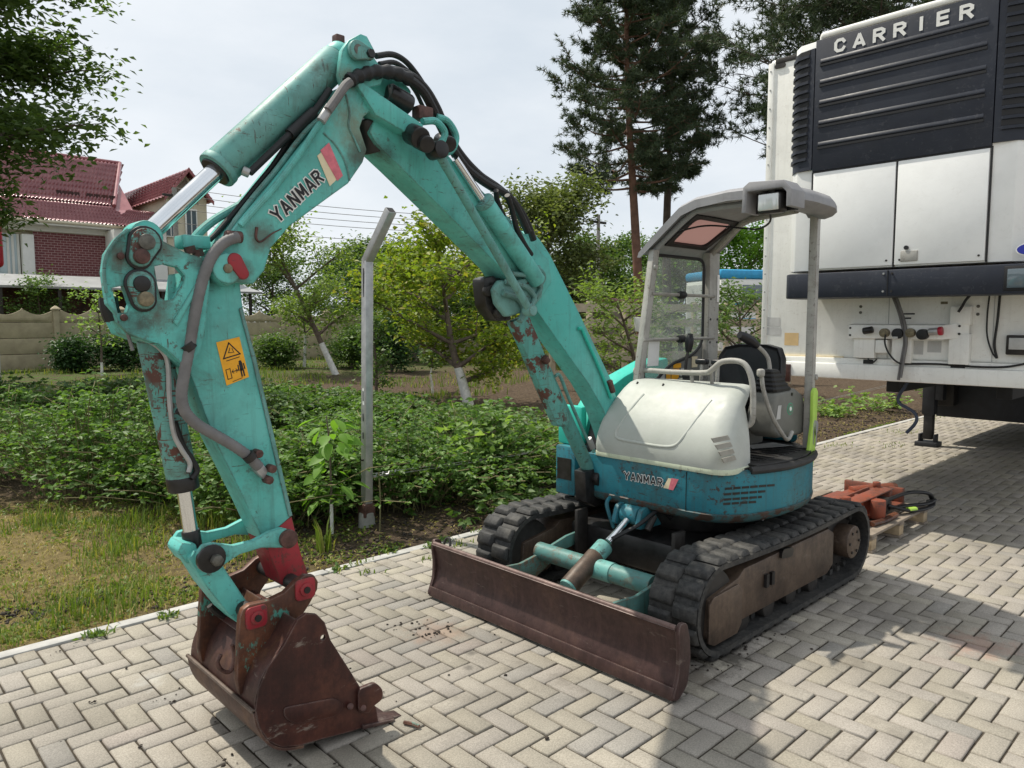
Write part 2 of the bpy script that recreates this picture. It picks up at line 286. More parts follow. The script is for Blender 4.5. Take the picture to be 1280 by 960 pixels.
def _soil():
    t = NT('soil'); p = t.coord('Position'); n = t.noise(p, 2.1, 9, 0.72); n2 = t.noise(p, 14, 8, 0.75)
    col = t.ramp(n2, [(0.28, (0.045, 0.032, 0.024)), (0.5, (0.105, 0.076, 0.053)), (0.72, (0.19, 0.145, 0.10))])
    # dry straw and low green cover on the lawn corner and as strips between the rows
    sx = t.node('ShaderNodeSeparateXYZ'); t.link(p, sx.inputs[0])
    lawn = t.math('MULTIPLY', t.ramp(t.math('ADD', t.math('MULTIPLY', sx.outputs[0], 0.2), t.math('MULTIPLY', n, 0.9)), [(0.70, 1.0), (1.0, 0.0)]),
                  t.ramp(t.math('ADD', t.math('MULTIPLY', sx.outputs[1], 0.1), t.math('MULTIPLY', n, 0.3)), [(0.88, 1.0), (1.02, 0.0)]))
    straw = t.ramp(n2, [(0.3, (0.16, 0.13, 0.06)), (0.7, (0.40, 0.31, 0.13))])
    col = t.mix(t.math('MULTIPLY', lawn, 0.85), col, straw)
    far = t.math('MULTIPLY', t.ramp(t.math('MULTIPLY', sx.outputs[1], 0.02), [(0.36, 0.0), (0.44, 1.0)]), t.ramp(n, [(0.42, 0.0), (0.55, 1.0)]))
    col = t.mix(far, col, t.ramp(n2, [(0.3, (0.045, 0.085, 0.018)), (0.7, (0.12, 0.17, 0.045))]))
    t.bsdf(col, 0.95, 0, t.bump(t.math('ADD', n2, t.noise(p, 60, 5, 0.8)), 0.9, 0.035), spec=0.12)
_soil()
def _tiles():
    t = NT('roof_tile'); c = t.coord('Object')
    t.bsdf(t.mix(t.ramp(t.noise(c, 1.5, 4), [(0.3, 0.0), (0.7, 1.0)]), (0.25, 0.075, 0.085), (0.36, 0.145, 0.15)), 0.22, 0, None, spec=0.6)
_tiles()
def _brick():
    t = NT('brick_wall'); c = t.coord('Object')
    b = t.node('ShaderNodeTexBrick'); t.link(t.coord('Object', (1, 1, 1), (math.pi / 2, 0, 0)), b.inputs['Vector'])
    b.inputs['Color1'].default_value = (0.13, 0.028, 0.035, 1); b.inputs['Color2'].default_value = (0.17, 0.045, 0.05, 1)
    b.inputs['Mortar'].default_value = (0.36, 0.25, 0.24, 1); b.inputs['Scale'].default_value = 1.0
    b.inputs['Brick Width'].default_value = 0.26; b.inputs['Row Height'].default_value = 0.115; b.inputs['Mortar Size'].default_value = 0.011
    t.bsdf(b.outputs['Color'], 0.7)
_brick()
def _glass(name, tint, alpha, rough=0.03):
    t = NT(name); tr = t.n.new('ShaderNodeBsdfTransparent'); tr.inputs['Color'].default_value = (*tint, 1)
    g = t.n.new('ShaderNodeBsdfPrincipled'); g.inputs['Base Color'].default_value = (*tint, 1); g.inputs['Roughness'].default_value = rough
    g.inputs['Specular IOR Level'].default_value = 0.6
    n = t.ramp(t.noise(t.coord('Object'), 5.0, 6, 0.7), [(0.3, alpha * 0.5), (0.75, alpha * 1.5)])
    fac = t.math('ADD', n, 0.03)
    m = t.n.new('ShaderNodeMixShader'); t.link(fac, m.inputs[0]); t.link(tr.outputs[0], m.inputs[1]); t.link(g.outputs[0], m.inputs[2])
    t.link(m.outputs[0], t.out.inputs['Surface'])
_glass('dusty_glass', (0.84, 0.88, 0.87), 0.13)
def _sky_light():
    t = NT('pink_acrylic'); d = t.n.new('ShaderNodeBsdfDiffuse'); d.inputs['Color'].default_value = (0.40, 0.28, 0.27, 1)
    tr = t.n.new('ShaderNodeBsdfTranslucent'); tr.inputs['Color'].default_value = (0.62, 0.47, 0.45, 1)
    m = t.n.new('ShaderNodeMixShader'); m.inputs[0].default_value = 0.55
    t.link(d.outputs[0], m.inputs[1]); t.link(tr.outputs[0], m.inputs[2]); t.link(m.outputs[0], t.out.inputs['Surface'])
_sky_light()
t = NT('lamp_glass'); _c = t.coord('Object'); t.bsdf((0.62, 0.64, 0.63), 0.15, 0.3, t.bump(t.noise(t.coord('Object', (1, 60, 4)), 1.0, 2), 0.4, 0.004), spec=0.8)
t = NT('window_glass'); t.bsdf((0.10, 0.13, 0.15), 0.06, 0.0, None, spec=0.8)
t = NT('pale_glass'); t.bsdf((0.42, 0.52, 0.56), 0.08, 0.0, None, spec=0.8)

# ------------------------------------------------------------------ mesh helpers
def root(name, loc, label, cat, group=None):
    o = bpy.data.objects.new(name, None); COL.objects.link(o); o.location = loc; o.empty_display_size = 0.2
    o['label'] = label; o['category'] = cat; o['wloc'] = tuple(loc)
    if group: o['group'] = group
    return o
def tag(o, label=None, cat=None, group=None, kind=None):
    if label: o['label'] = label
    if cat: o['category'] = cat
    if group: o['group'] = group
    if kind: o['kind'] = kind
    return o
def finish_mesh(me, mat, smooth=True, ang=32):
    if mat: me.materials.append(MATS[mat])
    if len(me.polygons):
        me.polygons.foreach_set('use_smooth', np.full(len(me.polygons), bool(smooth)))
        if smooth: me.set_sharp_from_angle(angle=math.radians(ang))
def link_mesh(name, me, parent=None, loc=None):
    o = bpy.data.objects.new(name, me); COL.objects.link(o)
    if parent is not None: o.parent = parent; o['wloc'] = tuple(parent['wloc'])
    else: o['wloc'] = tuple(loc or (0, 0, 0)); o.location = loc or (0, 0, 0)
    return o
def build(name, bm, mat, parent=None, bevel=0.0, seg=2, smooth=True, ang=32, loc=None, bang=28):
    """bm holds world coordinates; the object shares its thing's origin"""
    if bevel:
        bmesh.ops.remove_doubles(bm, verts=bm.verts, dist=1e-5)
        bmesh.ops.recalc_face_normals(bm, faces=bm.faces)
        ed = [e for e in bm.edges if len(e.link_faces) == 2 and e.calc_face_angle(0) > math.radians(bang)]
        if ed: bmesh.ops.bevel(bm, geom=ed, offset=bevel, segments=seg, profile=0.5, affect='EDGES', clamp_overlap=True)
    else: bmesh.ops.recalc_face_normals(bm, faces=bm.faces)
    w = Vector(parent['wloc']) if parent is not None else Vector(loc or (0, 0, 0))
    bmesh.ops.translate(bm, verts=bm.verts, vec=-w)
    me = bpy.data.meshes.new(name); bm.to_mesh(me); bm.free(); finish_mesh(me, mat, smooth, ang)
    return link_mesh(name, me, parent, loc)
def nb(): return bmesh.new()
def box(bm, a, b, M=None):
    (x0, y0, z0), (x1, y1, z1) = a, b
    vs = [bm.verts.new((x, y, z)) for x in (x0, x1) for y in (y0, y1) for z in (z0, z1)]
    for f in ((0, 1, 3, 2), (4, 6, 7, 5), (0, 4, 5, 1), (2, 3, 7, 6), (0, 2, 6, 4), (1, 5, 7, 3)): bm.faces.new([vs[i] for i in f])
    if M is not None: bmesh.ops.transform(bm, matrix=M, verts=vs)
    return bm
def frame(d):
    d = Vector(d).normalized(); a = Vector((0, 0, 1)) if abs(d.z) < 0.9 else Vector((1, 0, 0))
    s = d.cross(a).normalized(); return s, d.cross(s).normalized()
def cyl(bm, p0, p1, r0, r1=None, n=20, cap=True):
    p0, p1 = Vector(p0), Vector(p1); r1 = r0 if r1 is None else r1; s, u = frame(p1 - p0); R = []
    for p, r in ((p0, r0), (p1, r1)):
        R.append([bm.verts.new(p + (s * math.cos(2 * math.pi * i / n) + u * math.sin(2 * math.pi * i / n)) * r) for i in range(n)])
    for i in range(n): bm.faces.new((R[0][i], R[0][(i + 1) % n], R[1][(i + 1) % n], R[1][i]))
    if cap: bm.faces.new(R[0][::-1]); bm.faces.new(R[1])
    return bm
def spline(pts, k=6):
    pts = [Vector(p) for p in pts]
    if len(pts) < 3: return pts
    P = [pts[0] * 2 - pts[1]] + pts + [pts[-1] * 2 - pts[-2]]; out = []
    for i in range(1, len(P) - 2):
        for j in range(k):
            t = j / k; a, b, c, d = P[i - 1], P[i], P[i + 1], P[i + 2]
            out.append(0.5 * ((2 * b) + (c - a) * t + (2 * a - 5 * b + 4 * c - d) * t * t + (3 * b - a - 3 * c + d) * t ** 3))
    return out + [pts[-1]]
def tube(bm, pts, r, n=8, sm=6, cap=True, rib=0.0):
    pts = spline(pts, sm) if sm else [Vector(p) for p in pts]; R = []; m = len(pts)
    s = None
    for i, p in enumerate(pts):
        d = (pts[min(i + 1, m - 1)] - pts[max(i - 1, 0)])
        if d.length < 1e-9: d = Vector((0, 0, 1))
        d.normalize()
        if s is None: s, u = frame(d)
        else:
            s = (s - d * s.dot(d)); s = s.normalized() if s.length > 1e-6 else frame(d)[0]; u = d.cross(s)
        rr = r(i / (m - 1)) if callable(r) else r
        if rib: rr *= 1 + rib * (i % 2)
        R.append([bm.verts.new(p + (s * math.cos(2 * math.pi * k / n) + u * math.sin(2 * math.pi * k / n)) * rr) for k in range(n)])
    for a, b in zip(R, R[1:]):
        for k in range(n): bm.faces.new((a[k], a[(k + 1) % n], b[(k + 1) % n], b[k]))
    if cap and n > 2: bm.faces.new(R[0][::-1]); bm.faces.new(R[-1])
    return bm
def prism(bm, pts, off, holes=()):
    """a flat outline (3D points) pushed along off"""
    off = Vector(off); loops = [pts] + list(holes); es = []; allv = []
    if not holes:
        a = [bm.verts.new(p) for p in pts]; b = [bm.verts.new(Vector(p) + off) for p in pts]
        bm.faces.new(a); bm.faces.new(b[::-1])
        for i in range(len(a)): j = (i + 1) % len(a); bm.faces.new((a[i], b[i], b[j], a[j]))
        return bm
    t = bmesh.new()
    for lp in loops:
        vs = [t.verts.new(p) for p in lp]
        for i in range(len(vs)): es.append(t.edges.new((vs[i], vs[(i + 1) % len(vs)])))
    bmesh.ops.triangle_fill(t, use_beauty=True, use_dissolve=False, edges=es)
    t.verts.index_update()
    A = [bm.verts.new(v.co) for v in t.verts]; B = [bm.verts.new(v.co + off) for v in t.verts]
    for f in t.faces:
        idx = [v.index for v in f.verts]; bm.faces.new([A[i] for i in idx]); bm.faces.new([B[i] for i in idx[::-1]])
    n = 0
    for lp in loops:
        m = len(lp)
        for i in range(m): a_, b_ = n + i, n + (i + 1) % m; bm.faces.new((A[a_], B[a_], B[b_], A[b_]))
        n += m
    t.free(); return bm
def loft(bm, secs, closed=True, cap=True):
    R = [[bm.verts.new(p) for p in s] for s in secs]; n = len(R[0])
    for a, b in zip(R, R[1:]):
        for k in range(n if closed else n - 1): bm.faces.new((a[k], a[(k + 1) % n], b[(k + 1) % n], b[k]))
    if cap and closed: bm.faces.new(R[0][::-1]); bm.faces.new(R[-1])
    return bm
def strip(pxs, V): return [PV(x, y, V) for x, y in pxs]
def rounded(pts, r=0.02, k=3):
    """round the corners of a flat outline"""
    out = []; n = len(pts)
    for i in range(n):
        a, b, c = Vector(pts[i - 1]), Vector(pts[i]), Vector(pts[(i + 1) % n])
        d1, d2 = a - b, c - b; q = min(r, d1.length * 0.45, d2.length * 0.45)
        p0, p1 = b + d1.normalized() * q, b + d2.normalized() * q
        for j in range(k + 1):
            t = j / k; out.append(p0 * (1 - t) ** 2 + b * 2 * t * (1 - t) + p1 * t * t)
    return out
def disc_ring(c, r, axis, n=20):
    s, u = frame(axis); return [Vector(c) + (s * math.cos(2 * math.pi * i / n) + u * math.sin(2 * math.pi * i / n)) * r for i in range(n)]
def text_mesh(txt, size, depth=0.001, offset=0.0, shear=0.0, spacing=1.0):
    cu = bpy.data.curves.new('t', 'FONT'); cu.body = txt; cu.size = size; cu.extrude = depth; cu.offset = offset; cu.shear = shear
    cu.space_character = spacing; cu.align_x = 'LEFT'; cu.align_y = 'CENTER'; cu.resolution_u = 3
    o = bpy.data.objects.new('t', cu); COL.objects.link(o); bpy.context.view_layer.update()
    me = bpy.data.meshes.new_from_object(o.evaluated_get(bpy.context.evaluated_depsgraph_get()))
    bpy.data.objects.remove(o); bpy.data.curves.remove(cu); return me
def put_text(name, txt, p_left, p_right, normal, mat, parent, height, bold=0.0, depth=0.001, lift=0.0015, shear=0.0, spacing=1.0, grow=1.0):
    """lettering that runs from p_left to p_right on a real surface"""
    p0, p1 = Vector(p_left), Vector(p_right); x = (p1 - p0).normalized(); n = Vector(normal).normalized(); y = n.cross(x).normalized(); n = x.cross(y)
    me = text_mesh(txt, 1.0, depth, bold, shear, spacing)
    v = np.empty(len(me.vertices) * 3); me.vertices.foreach_get('co', v); v = v.reshape(-1, 3)
    lo, hi = v.min(0), v.max(0); sx = (p1 - p0).length / (hi[0] - lo[0]); sy = height / (hi[1] - lo[1])
    if grow != 1.0: pass
    w = Vector(parent['wloc']); out = []
    for a in v:
        q = p0 + x * ((a[0] - lo[0]) * sx) + y * ((a[1] - (lo[1] + hi[1]) / 2) * sy) + n * (lift + a[2]) - w; out.append(q[:])
    me.vertices.foreach_set('co', np.array(out).ravel()); me.update()
    me.materials.clear(); me.materials.append(MATS[mat])
    return link_mesh(name, me, parent)
STROKES = {'Y': [((0, 1), (.5, .45)), ((1, 1), (.5, .45)), ((.5, .5), (.5, 0))], 'A': [((.04, 0), (.5, 1)), ((.96, 0), (.5, 1)), ((.22, .27), (.78, .27))],
    'N': [((.08, 0), (.08, 1)), ((.08, 1), (.92, 0)), ((.92, 0), (.92, 1))], 'M': [((.06, 0), (.06, 1)), ((.06, 1), (.5, .25)), ((.5, .25), (.94, 1)), ((.94, 1), (.94, 0))],
    'R': [((.08, 0), (.08, 1)), ((.08, .94), (.68, .94)), ((.68, .94), (.90, .80)), ((.90, .84), (.90, .60)), ((.90, .64), (.68, .50)), ((.08, .50), (.70, .50)), ((.48, .5), (.94, 0))],
    'C': [((.92, .70), (.72, .94)), ((.74, .94), (.28, .94)), ((.28, .94), (.08, .74)), ((.08, .78), (.08, .22)), ((.08, .26), (.28, .06)), ((.28, .06), (.74, .06)), ((.72, .06), (.92, .30))],
    'I': [((.5, 0), (.5, 1))], 'E': [((.08, 0), (.08, 1)), ((.08, .94), (.9, .94)), ((.08, .5), (.82, .5)), ((.08, .06), (.9, .06))]}
def stroke_letter(name, ch, p0, x, y, n, w, h, hw, mat, parent, lift, grow=0.0, slant=0.0):
    '''a letter of straight strokes lying on a surface; strokes step out by a hair so that none share a plane'''
    bm = nb(); p0 = Vector(p0)
    for i, (a, b) in enumerate(STROKES[ch]):
        A = p0 + x * (a[0] * w + slant * a[1] * h) + y * (a[1] * h); B = p0 + x * (b[0] * w + slant * b[1] * h) + y * (b[1] * h)
        e = (B - A).normalized(); s = n.cross(e) * (hw + grow); e = e * (hw * 0.35 + grow); o = n * (lift + 0.00012 * i)
        prism(bm, [A - e + s + o, B + e + s + o, B + e - s + o, A - e - s + o], n * 0.0006)
    return build(name, bm, mat, parent, smooth=False)
def flat_patch(name, pts, normal, mat, parent, lift=0.0015, thick=0.001):
    n = Vector(normal).normalized(); return build(name, prism(nb(), [Vector(p) + n * lift for p in pts], n * thick), mat, parent, smooth=False)
def raw_mesh(name, verts, faces_quads=None, tris=None, mat=None, smooth=False):
    """large meshes straight from numpy arrays"""
    me = bpy.data.meshes.new(name); f = []
    nq = 0 if faces_quads is None else len(faces_quads); nt = 0 if tris is None else len(tris)
    me.vertices.add(len(verts)); me.vertices.foreach_set('co', np.asarray(verts, np.float32).ravel())
    me.loops.add(nq * 4 + nt * 3); me.polygons.add(nq + nt)
    li = np.concatenate([np.asarray(a, np.int32).ravel() for a in (faces_quads, tris) if a is not None and len(a)])
    me.loops.foreach_set('vertex_index', li)
    st = np.concatenate([np.arange(nq) * 4, nq * 4 + np.arange(nt) * 3]).astype(np.int32); me.polygons.foreach_set('loop_start', st)
    me.update(calc_edges=True); me.validate()
    if mat: me.materials.append(MATS[mat])
    if smooth: me.polygons.foreach_set('use_smooth', np.full(nq + nt, True))
    return me
def leaves_mesh(name, pos, length, width, mat, droop=0.3, dirs=None, w=(0, 0, 0), fold=0.25):
    """pointed leaves of four corners, folded along the midrib"""
    n = len(pos); pos = np.asarray(pos) - np.asarray(w)
    if dirs is None:
        a = rng.uniform(0, 2 * np.pi, n); z = rng.normal(-droop, 0.35, n); dirs = np.stack([np.cos(a), np.sin(a), z], 1)
    dirs = dirs / np.linalg.norm(dirs, axis=1, keepdims=True)
    rnd = rng.normal(0, 1, (n, 3)); rnd[:, 2] += 1.6
    s = np.cross(dirs, rnd); s /= np.linalg.norm(s, axis=1, keepdims=True) + 1e-9; nn = np.cross(s, dirs)
    L = (length * rng.uniform(0.65, 1.25, n))[:, None]; W = (width * rng.uniform(0.7, 1.2, n))[:, None]
    a = pos; b = pos + dirs * L * 0.45 + s * W * 0.5 + nn * W * fold; c = pos + dirs * L; d = pos + dirs * L * 0.45 - s * W * 0.5 + nn * W * fold
    v = np.stack([a, b, c, d], 1).reshape(-1, 3); i = np.arange(n)[:, None] * 4
    return raw_mesh(name, v, None, np.concatenate([i + np.array([0, 1, 2]), i + np.array([0, 2, 3])], 1).reshape(-1, 3), mat)
# ================================================================== THE SETTING
# ground: one sheet to the horizon, low under the paving, rough earth in the garden
EDGE = 4.36
def axis_grid(lo, hi, near_lo, near_hi, step, growth=1.35):
    a = list(np.arange(near_lo, near_hi, step)); s = step; x = near_hi
    while x < hi: a.append(x); s *= growth; x += s
    a.append(hi); s = step; x = near_lo; pre = []
    while x > lo: s *= growth; x -= s; pre.append(max(x, lo))
    return np.array(sorted(set(pre + a)))
gx = axis_grid(-600, 900, -2.5, 16, 0.11); gy = axis_grid(-600, 900, 4.3, 17, 0.11)
GX, GY = np.meshgrid(gx, gy, indexing='ij')
def hgt(x, y):
    if y < EDGE + 0.02: return -0.07
    e = min(1.0, (y - EDGE) / 0.5); q = 0.0
    if -3 < x < 40 and y < 45:
        q = 0.06 * mnoise.noise((x * 0.7, y * 0.7, 3.1)) + 0.035 * mnoise.noise((x * 2.9, y * 2.9, 1.7)) + 0.02 * mnoise.noise((x * 7.7, y * 7.7, 9.2))
    return -0.012 + e * (q + 0.02)
GZ = np.array([[hgt(x, y) for y in gy] for x in gx])
ni, nj = GX.shape; idx = np.arange(ni * nj).reshape(ni, nj)
quads = np.stack([idx[:-1, :-1], idx[1:, :-1], idx[1:, 1:], idx[:-1, 1:]], -1).reshape(-1, 4)
ground = link_mesh('ground', raw_mesh('ground', np.stack([GX, GY, GZ], -1).reshape(-1, 3), quads, None, 'soil', True)); ground['kind'] = 'structure'
ground['label'] = 'dark garden earth with dry straw and patchy grass'

# paving: a bed with herringbone blocks of 20 by 10 cm
PX0, PX1, PY0, PY1 = -6.0, 34.0, -9.0, EDGE - 0.085
bm = nb(); box(bm, (PX0, PY0, -0.06), (PX1, PY1, -0.010))
pavement = build('pavement', bm, 'joint_sand', smooth=False, loc=(0, 0, 0)); pavement['kind'] = 'structure'; pavement['label'] = 'grey herringbone block paving'
def paver_tint(r):
    b = 0.298 * r.uniform(0.93, 1.06); w = r.uniform(0.95, 1.03)
    c = [b * 1.08, b * 0.985, b * 0.845 * w]
    q = r.random()
    if q < 0.02: c = [b * 1.07, b * 0.95, b * 0.84]
    elif q < 0.05: c = [b * 0.95, b * 0.89, b * 0.80]
    return c
def paver_verts(lx, ly, g=0.0046, ch=0.0045, h=0.03):
    x, y = lx / 2 - g, ly / 2 - g; v = []
    for z, k in ((-h, 0.0), (-ch, 0.0), (0.0, ch)):
        v += [(-x + k, -y + k, z), (x - k, -y + k, z), (x - k, y - k, z), (-x + k, y - k, z)]
    f = [(8, 9, 10, 11)]
    for b in (0, 4):
        for i in range(4): j = (i + 1) % 4; f.append((b + i, b + j, b + 4 + j, b + 4 + i))
    return np.array(v), np.array(f)
blocks = []; u = 0.1
rp = random.Random(5)
for j in range(-95, 46):
    for i in range(-60, 420):
        k = (i + j) % 4                       # herringbone on a 10 cm grid: pairs lying along X, pairs along Y
        if k == 0: lx, ly, cx, cy = 0.2, 0.1, i * u + 0.1, j * u + 0.05
        elif k == 2 : lx, ly, cx, cy = 0.1, 0.2, i * u + 0.05, j * u + 0.1
        else: continue
        cx += 0.165; cy += 0.06
        blocks.append((cx, cy, lx, ly))
def visible(cx, cy):
    d = Vector((cx, cy, 0)) - CAM
    if d.dot(_fw) < 0.6: return None
    x, y, z = proj((cx, cy, 0)); return (x, y, z) if (-120 < x < 1400 and 380 < y < 1100) else None
cand = []
for (cx, cy, lx, ly) in blocks:
    if cy - ly / 2 > PY1 - 0.02 or cx > 26 or cy < -6: continue
    q = visible(cx, cy)
    if q is None:
        if cx < -4 or cy < -5: continue
        q = (-999, 0, 1e3)
    cand.append((q[2], cx, cy, lx, ly, q))
def cy_top(c): return c[2] + c[4] / 2
cand.sort(); near = []; rest = []
for c in cand:
    q = c[5]
    hid = (600 < q[0] < 860 and 640 < q[1] < 800) or (250 < q[0] < 470 and 770 < q[1] < 930)   # under the blade or the bucket
    if len(near) < 300 and -10 < q[0] < 1290 and q[1] < 968 and not hid and cy_top(c) < PY1: near.append(c)
    else: rest.append(c)
variants = {}
def paver_mesh(lx, ly, k):
    key = (lx, ly, k)
    if key not in variants:
        v, f = paver_verts(lx, ly); r = random.Random(k * 7 + int(lx * 100)); v = v.copy(); v[8:, 2] += [r.uniform(-0.001, 0.001) for _ in range(4)]
        v[:, :2] *= r.uniform(0.992, 1.004)
        me = raw_mesh('paver', v, f, None, 'paver'); at = me.attributes.new('tint', 'FLOAT_COLOR', 'FACE')
        at.data.foreach_set('color', np.tile(paver_tint(r) + [1.0], len(f)).astype(np.float32)); variants[key] = me
    return variants[key]
for c in near:
    _, cx, cy, lx, ly, q = c
    o = bpy.data.objects.new('paver', paver_mesh(lx, ly, rp.randrange(22))); COL.objects.link(o); o.parent = pavement
    o.location = (cx, cy, rp.uniform(-0.003, 0.002)); o.rotation_euler = (rp.uniform(-0.01, 0.01), rp.uniform(-0.01, 0.01), rp.uniform(-0.012, 0.012))
V_, F_, T_ = [], [], []; n = 0
for c in rest:
    _, cx, cy, lx, ly, q = c
    v, f = paver_verts(lx, ly); v = v + np.array([cx, cy, rp.uniform(-0.0018, 0.0018)]); v[:, 1] = np.minimum(v[:, 1], PY1 - 0.002)
    V_.append(v); F_.append(f + n); T_ += [paver_tint(rp) + [1.0]] * len(f); n += len(v)
me = raw_mesh('paver', np.concatenate(V_), np.concatenate(F_), None, 'paver'); at = me.attributes.new('tint', 'FLOAT_COLOR', 'FACE')
at.data.foreach_set('color', np.array(T_, np.float32).ravel())
o = link_mesh('paver', me, pavement); o['kind'] = 'stuff'
# kerb of flush concrete stones
kerb = build('kerb', box(nb(), (PX0, EDGE - 0.08, -0.10), (PX1, EDGE - 0.005, -0.015)), 'joint_sand', smooth=False, loc=(0, 0, 0)); kerb['kind'] = 'structure'; kerb['label'] = 'row of flush concrete edging stones along the paving'
bm = nb(); box(bm, (0.004, EDGE - 0.082, -0.09), (0.996, EDGE, 0.004)); 
k0 = build('kerb_stone', bm, 'concrete_pale', kerb, bevel=0.008, loc=None)
k0.location = (0.43, 0, 0)
for i in list(range(-4, 0)) + list(range(1, 22)):
    c = k0.copy(); COL.objects.link(c); c.location = (0.43 + i, rp.uniform(-0.006, 0.006), rp.uniform(-0.004, 0.003))
# ================================================================== EXCAVATOR
EX = root('excavator', (3.95, 2.6, 0), 'weathered teal mini excavator with white hood and rusty bucket on paving', 'excavator')
# ---- rubber tracks with their lugs
TR_R, TR_F, TR_B, TR_Z = 0.226, 3.155, 4.745, 0.254
def loop_pt(s):
    L = TR_B - TR_F; A = math.pi * TR_R; s %= (2 * L + 2 * A)
    if s < L: return TR_F + s, TR_Z + TR_R - 0.02 * math.sin(math.pi * s / L), 0.0          # upper run sags a little
    s -= L
    if s < A: a = s / TR_R; return TR_B + TR_R * math.sin(a), TR_Z + TR_R * math.cos(a), a
    s -= A
    if s < L: return TR_B - s, TR_Z - TR_R, math.pi
    s -= L; a = s / TR_R; return TR_F - TR_R * math.sin(a), TR_Z - TR_R * math.cos(a), math.pi + a
TLEN = 2 * (TR_B - TR_F) + 2 * math.pi * TR_R
def lug_mesh(w):
    bm = nb(); a, b, h = 0.044, 0.030, 0.028
    lo = [(-a, -w / 2, 0), (a, -w / 2, 0), (a, w / 2, 0), (-a, w / 2, 0)]; hi = [(-b, -w / 2 + 0.010, h), (b, -w / 2 + 0.010, h), (b, w / 2 - 0.016, h), (-b, w / 2 - 0.016, h)]
    loft(bm, [lo, hi]); bmesh.ops.recalc_face_normals(bm, faces=bm.faces)
    bmesh.ops.bevel(bm, geom=[e for e in bm.edges], offset=0.005, segments=1, affect='EDGES')
    me = bpy.data.meshes.new('lug'); bm.to_mesh(me); bm.free(); finish_mesh(me, 'rubber', True, 40); return me
LUG = lug_mesh(0.138)
def make_track(v0, v1, out):
    bm = nb(); N = 96; T = 0.026; vm = (v0 + v1) / 2
    secs = []
    for i in range(N):
        x, z, a = loop_pt(TLEN * i / N); n = Vector((math.sin(a), 0, math.cos(a)))
        p = Vector((x, 0, z)); q = p - n * T
        secs.append([(p.x, v0, p.z), (p.x, v1, p.z), (q.x, v1, q.z), (q.x, v0, q.z)])
    loft(bm, secs + [secs[0]], cap=False); bmesh.ops.remove_doubles(bm, verts=bm.verts, dist=1e-5)
    tr = build('track', bm, 'rubber', EX, ang=40)
    M = 42
    for i in range(M):
        for h in (0, 1):
            x, z, a = loop_pt(TLEN * (i + 0.5 * h) / M)
            o = bpy.data.objects.new('lug', LUG); COL.objects.link(o); o.parent = tr
            yv = vm + (0.067 if h else -0.067)
            o.location = Vector((x, yv, z)) - Vector(EX['wloc']) - Vector((math.sin(a), 0, math.cos(a))) * 0.001
            o.rotation_euler = (0, a, math.pi if h else 0) if not h else (Matrix.Rotation(a, 3, 'Y') @ Matrix.Rotation(math.pi, 3, 'Z')).to_euler()
    # inner guide teeth row
    bm = nb()
    for i in range(M):
        x, z, a = loop_pt(TLEN * (i + 0.25) / M); R = Matrix.Translation((x, vm, z)) @ Matrix.Rotation(a, 4, 'Y')
        for s in (-0.035, 0.035): box(bm, (-0.018, s - 0.012, -0.06), (0.018, s + 0.012, -0.02), R)
    build('guide_tooth', bm, 'rubber', tr, smooth=False)['kind'] = 'stuff'
    # frame, rollers, sprocket, idler
    s = out; f0, f1 = (v0 + 0.035, v1 - 0.035)
    def UZ(l): return [Vector((u_, f0, z_)) for u_, z_ in l]
    fr = build('track_frame', prism(nb(), UZ([(3.07, 0.13), (3.09, 0.31), (3.36, 0.355), (3.42, 0.39), (4.42, 0.40), (4.50, 0.36), (4.50, 0.16), (4.42, 0.12), (3.34, 0.12), (3.30, 0.09), (3.10, 0.09)]), (0, f1 - f0, 0)), 'rust_frame', EX, bevel=0.012)
    yo = v0 - 0.004 if s < 0 else v1 + 0.004; yi = f0 - 0.012 if s < 0 else f1
    build('guard_plate', prism(nb(), [Vector((u_, yi, z_)) for u_, z_ in [(3.07, 0.10), (3.07, 0.29), (3.11, 0.32), (3.34, 0.33), (3.38, 0.29), (3.38, 0.12), (3.34, 0.075), (3.12, 0.075)]], (0, 0.012, 0)), 'rust_frame', fr, bevel=0.003)
    for k in (3.62, 3.68): build('slot', box(nb(), (k, yi - 0.006, 0.24), (k + 0.03, yi + 0.01, 0.31)), 'grease', fr, smooth=False)
    build('grease_hole', prism(nb(), rounded([Vector((u_, yi - 0.004, z_)) for u_, z_ in [(3.78, 0.36), (3.92, 0.345), (3.93, 0.395), (3.80, 0.41)]], 0.03), (0, 0.02, 0)), 'grease', fr)
    for x in (3.45, 3.72, 3.98, 4.26):
        bm = nb(); cyl(bm, (x, f0 + 0.015, 0.10), (x, f1 - 0.015, 0.10), 0.062, n=18); build('roller', bm, 'dark_steel', EX, bevel=0.008)
    bm = nb(); cyl(bm, (TR_F, f0 + 0.02, TR_Z), (TR_F, f1 - 0.02, TR_Z), 0.185, n=32); build('idler', bm, 'dark_steel', EX, bevel=0.012)
    bm = nb(); n_t = 13; pts = []
    for i in range(n_t * 4):
        a = 2 * math.pi * i / (n_t * 4); r = 0.20 if i % 4 < 2 else 0.16; pts.append(Vector((TR_B + r * math.cos(a), vm - 0.025, TR_Z + r * math.sin(a))))
    prism(bm, pts, (0, 0.05, 0)); sp = build('sprocket', bm, 'dark_steel', EX, bevel=0.003)
    ys = (v0 + 0.01, vm) if s < 0 else (vm, v1 - 0.01)
    bm = nb(); cyl(bm, (TR_B, ys[0], TR_Z), (TR_B, ys[1], TR_Z), 0.105, n=28); build('travel_motor', bm, 'rust_frame', sp, bevel=0.012)
    ye = ys[0] if s < 0 else ys[1]
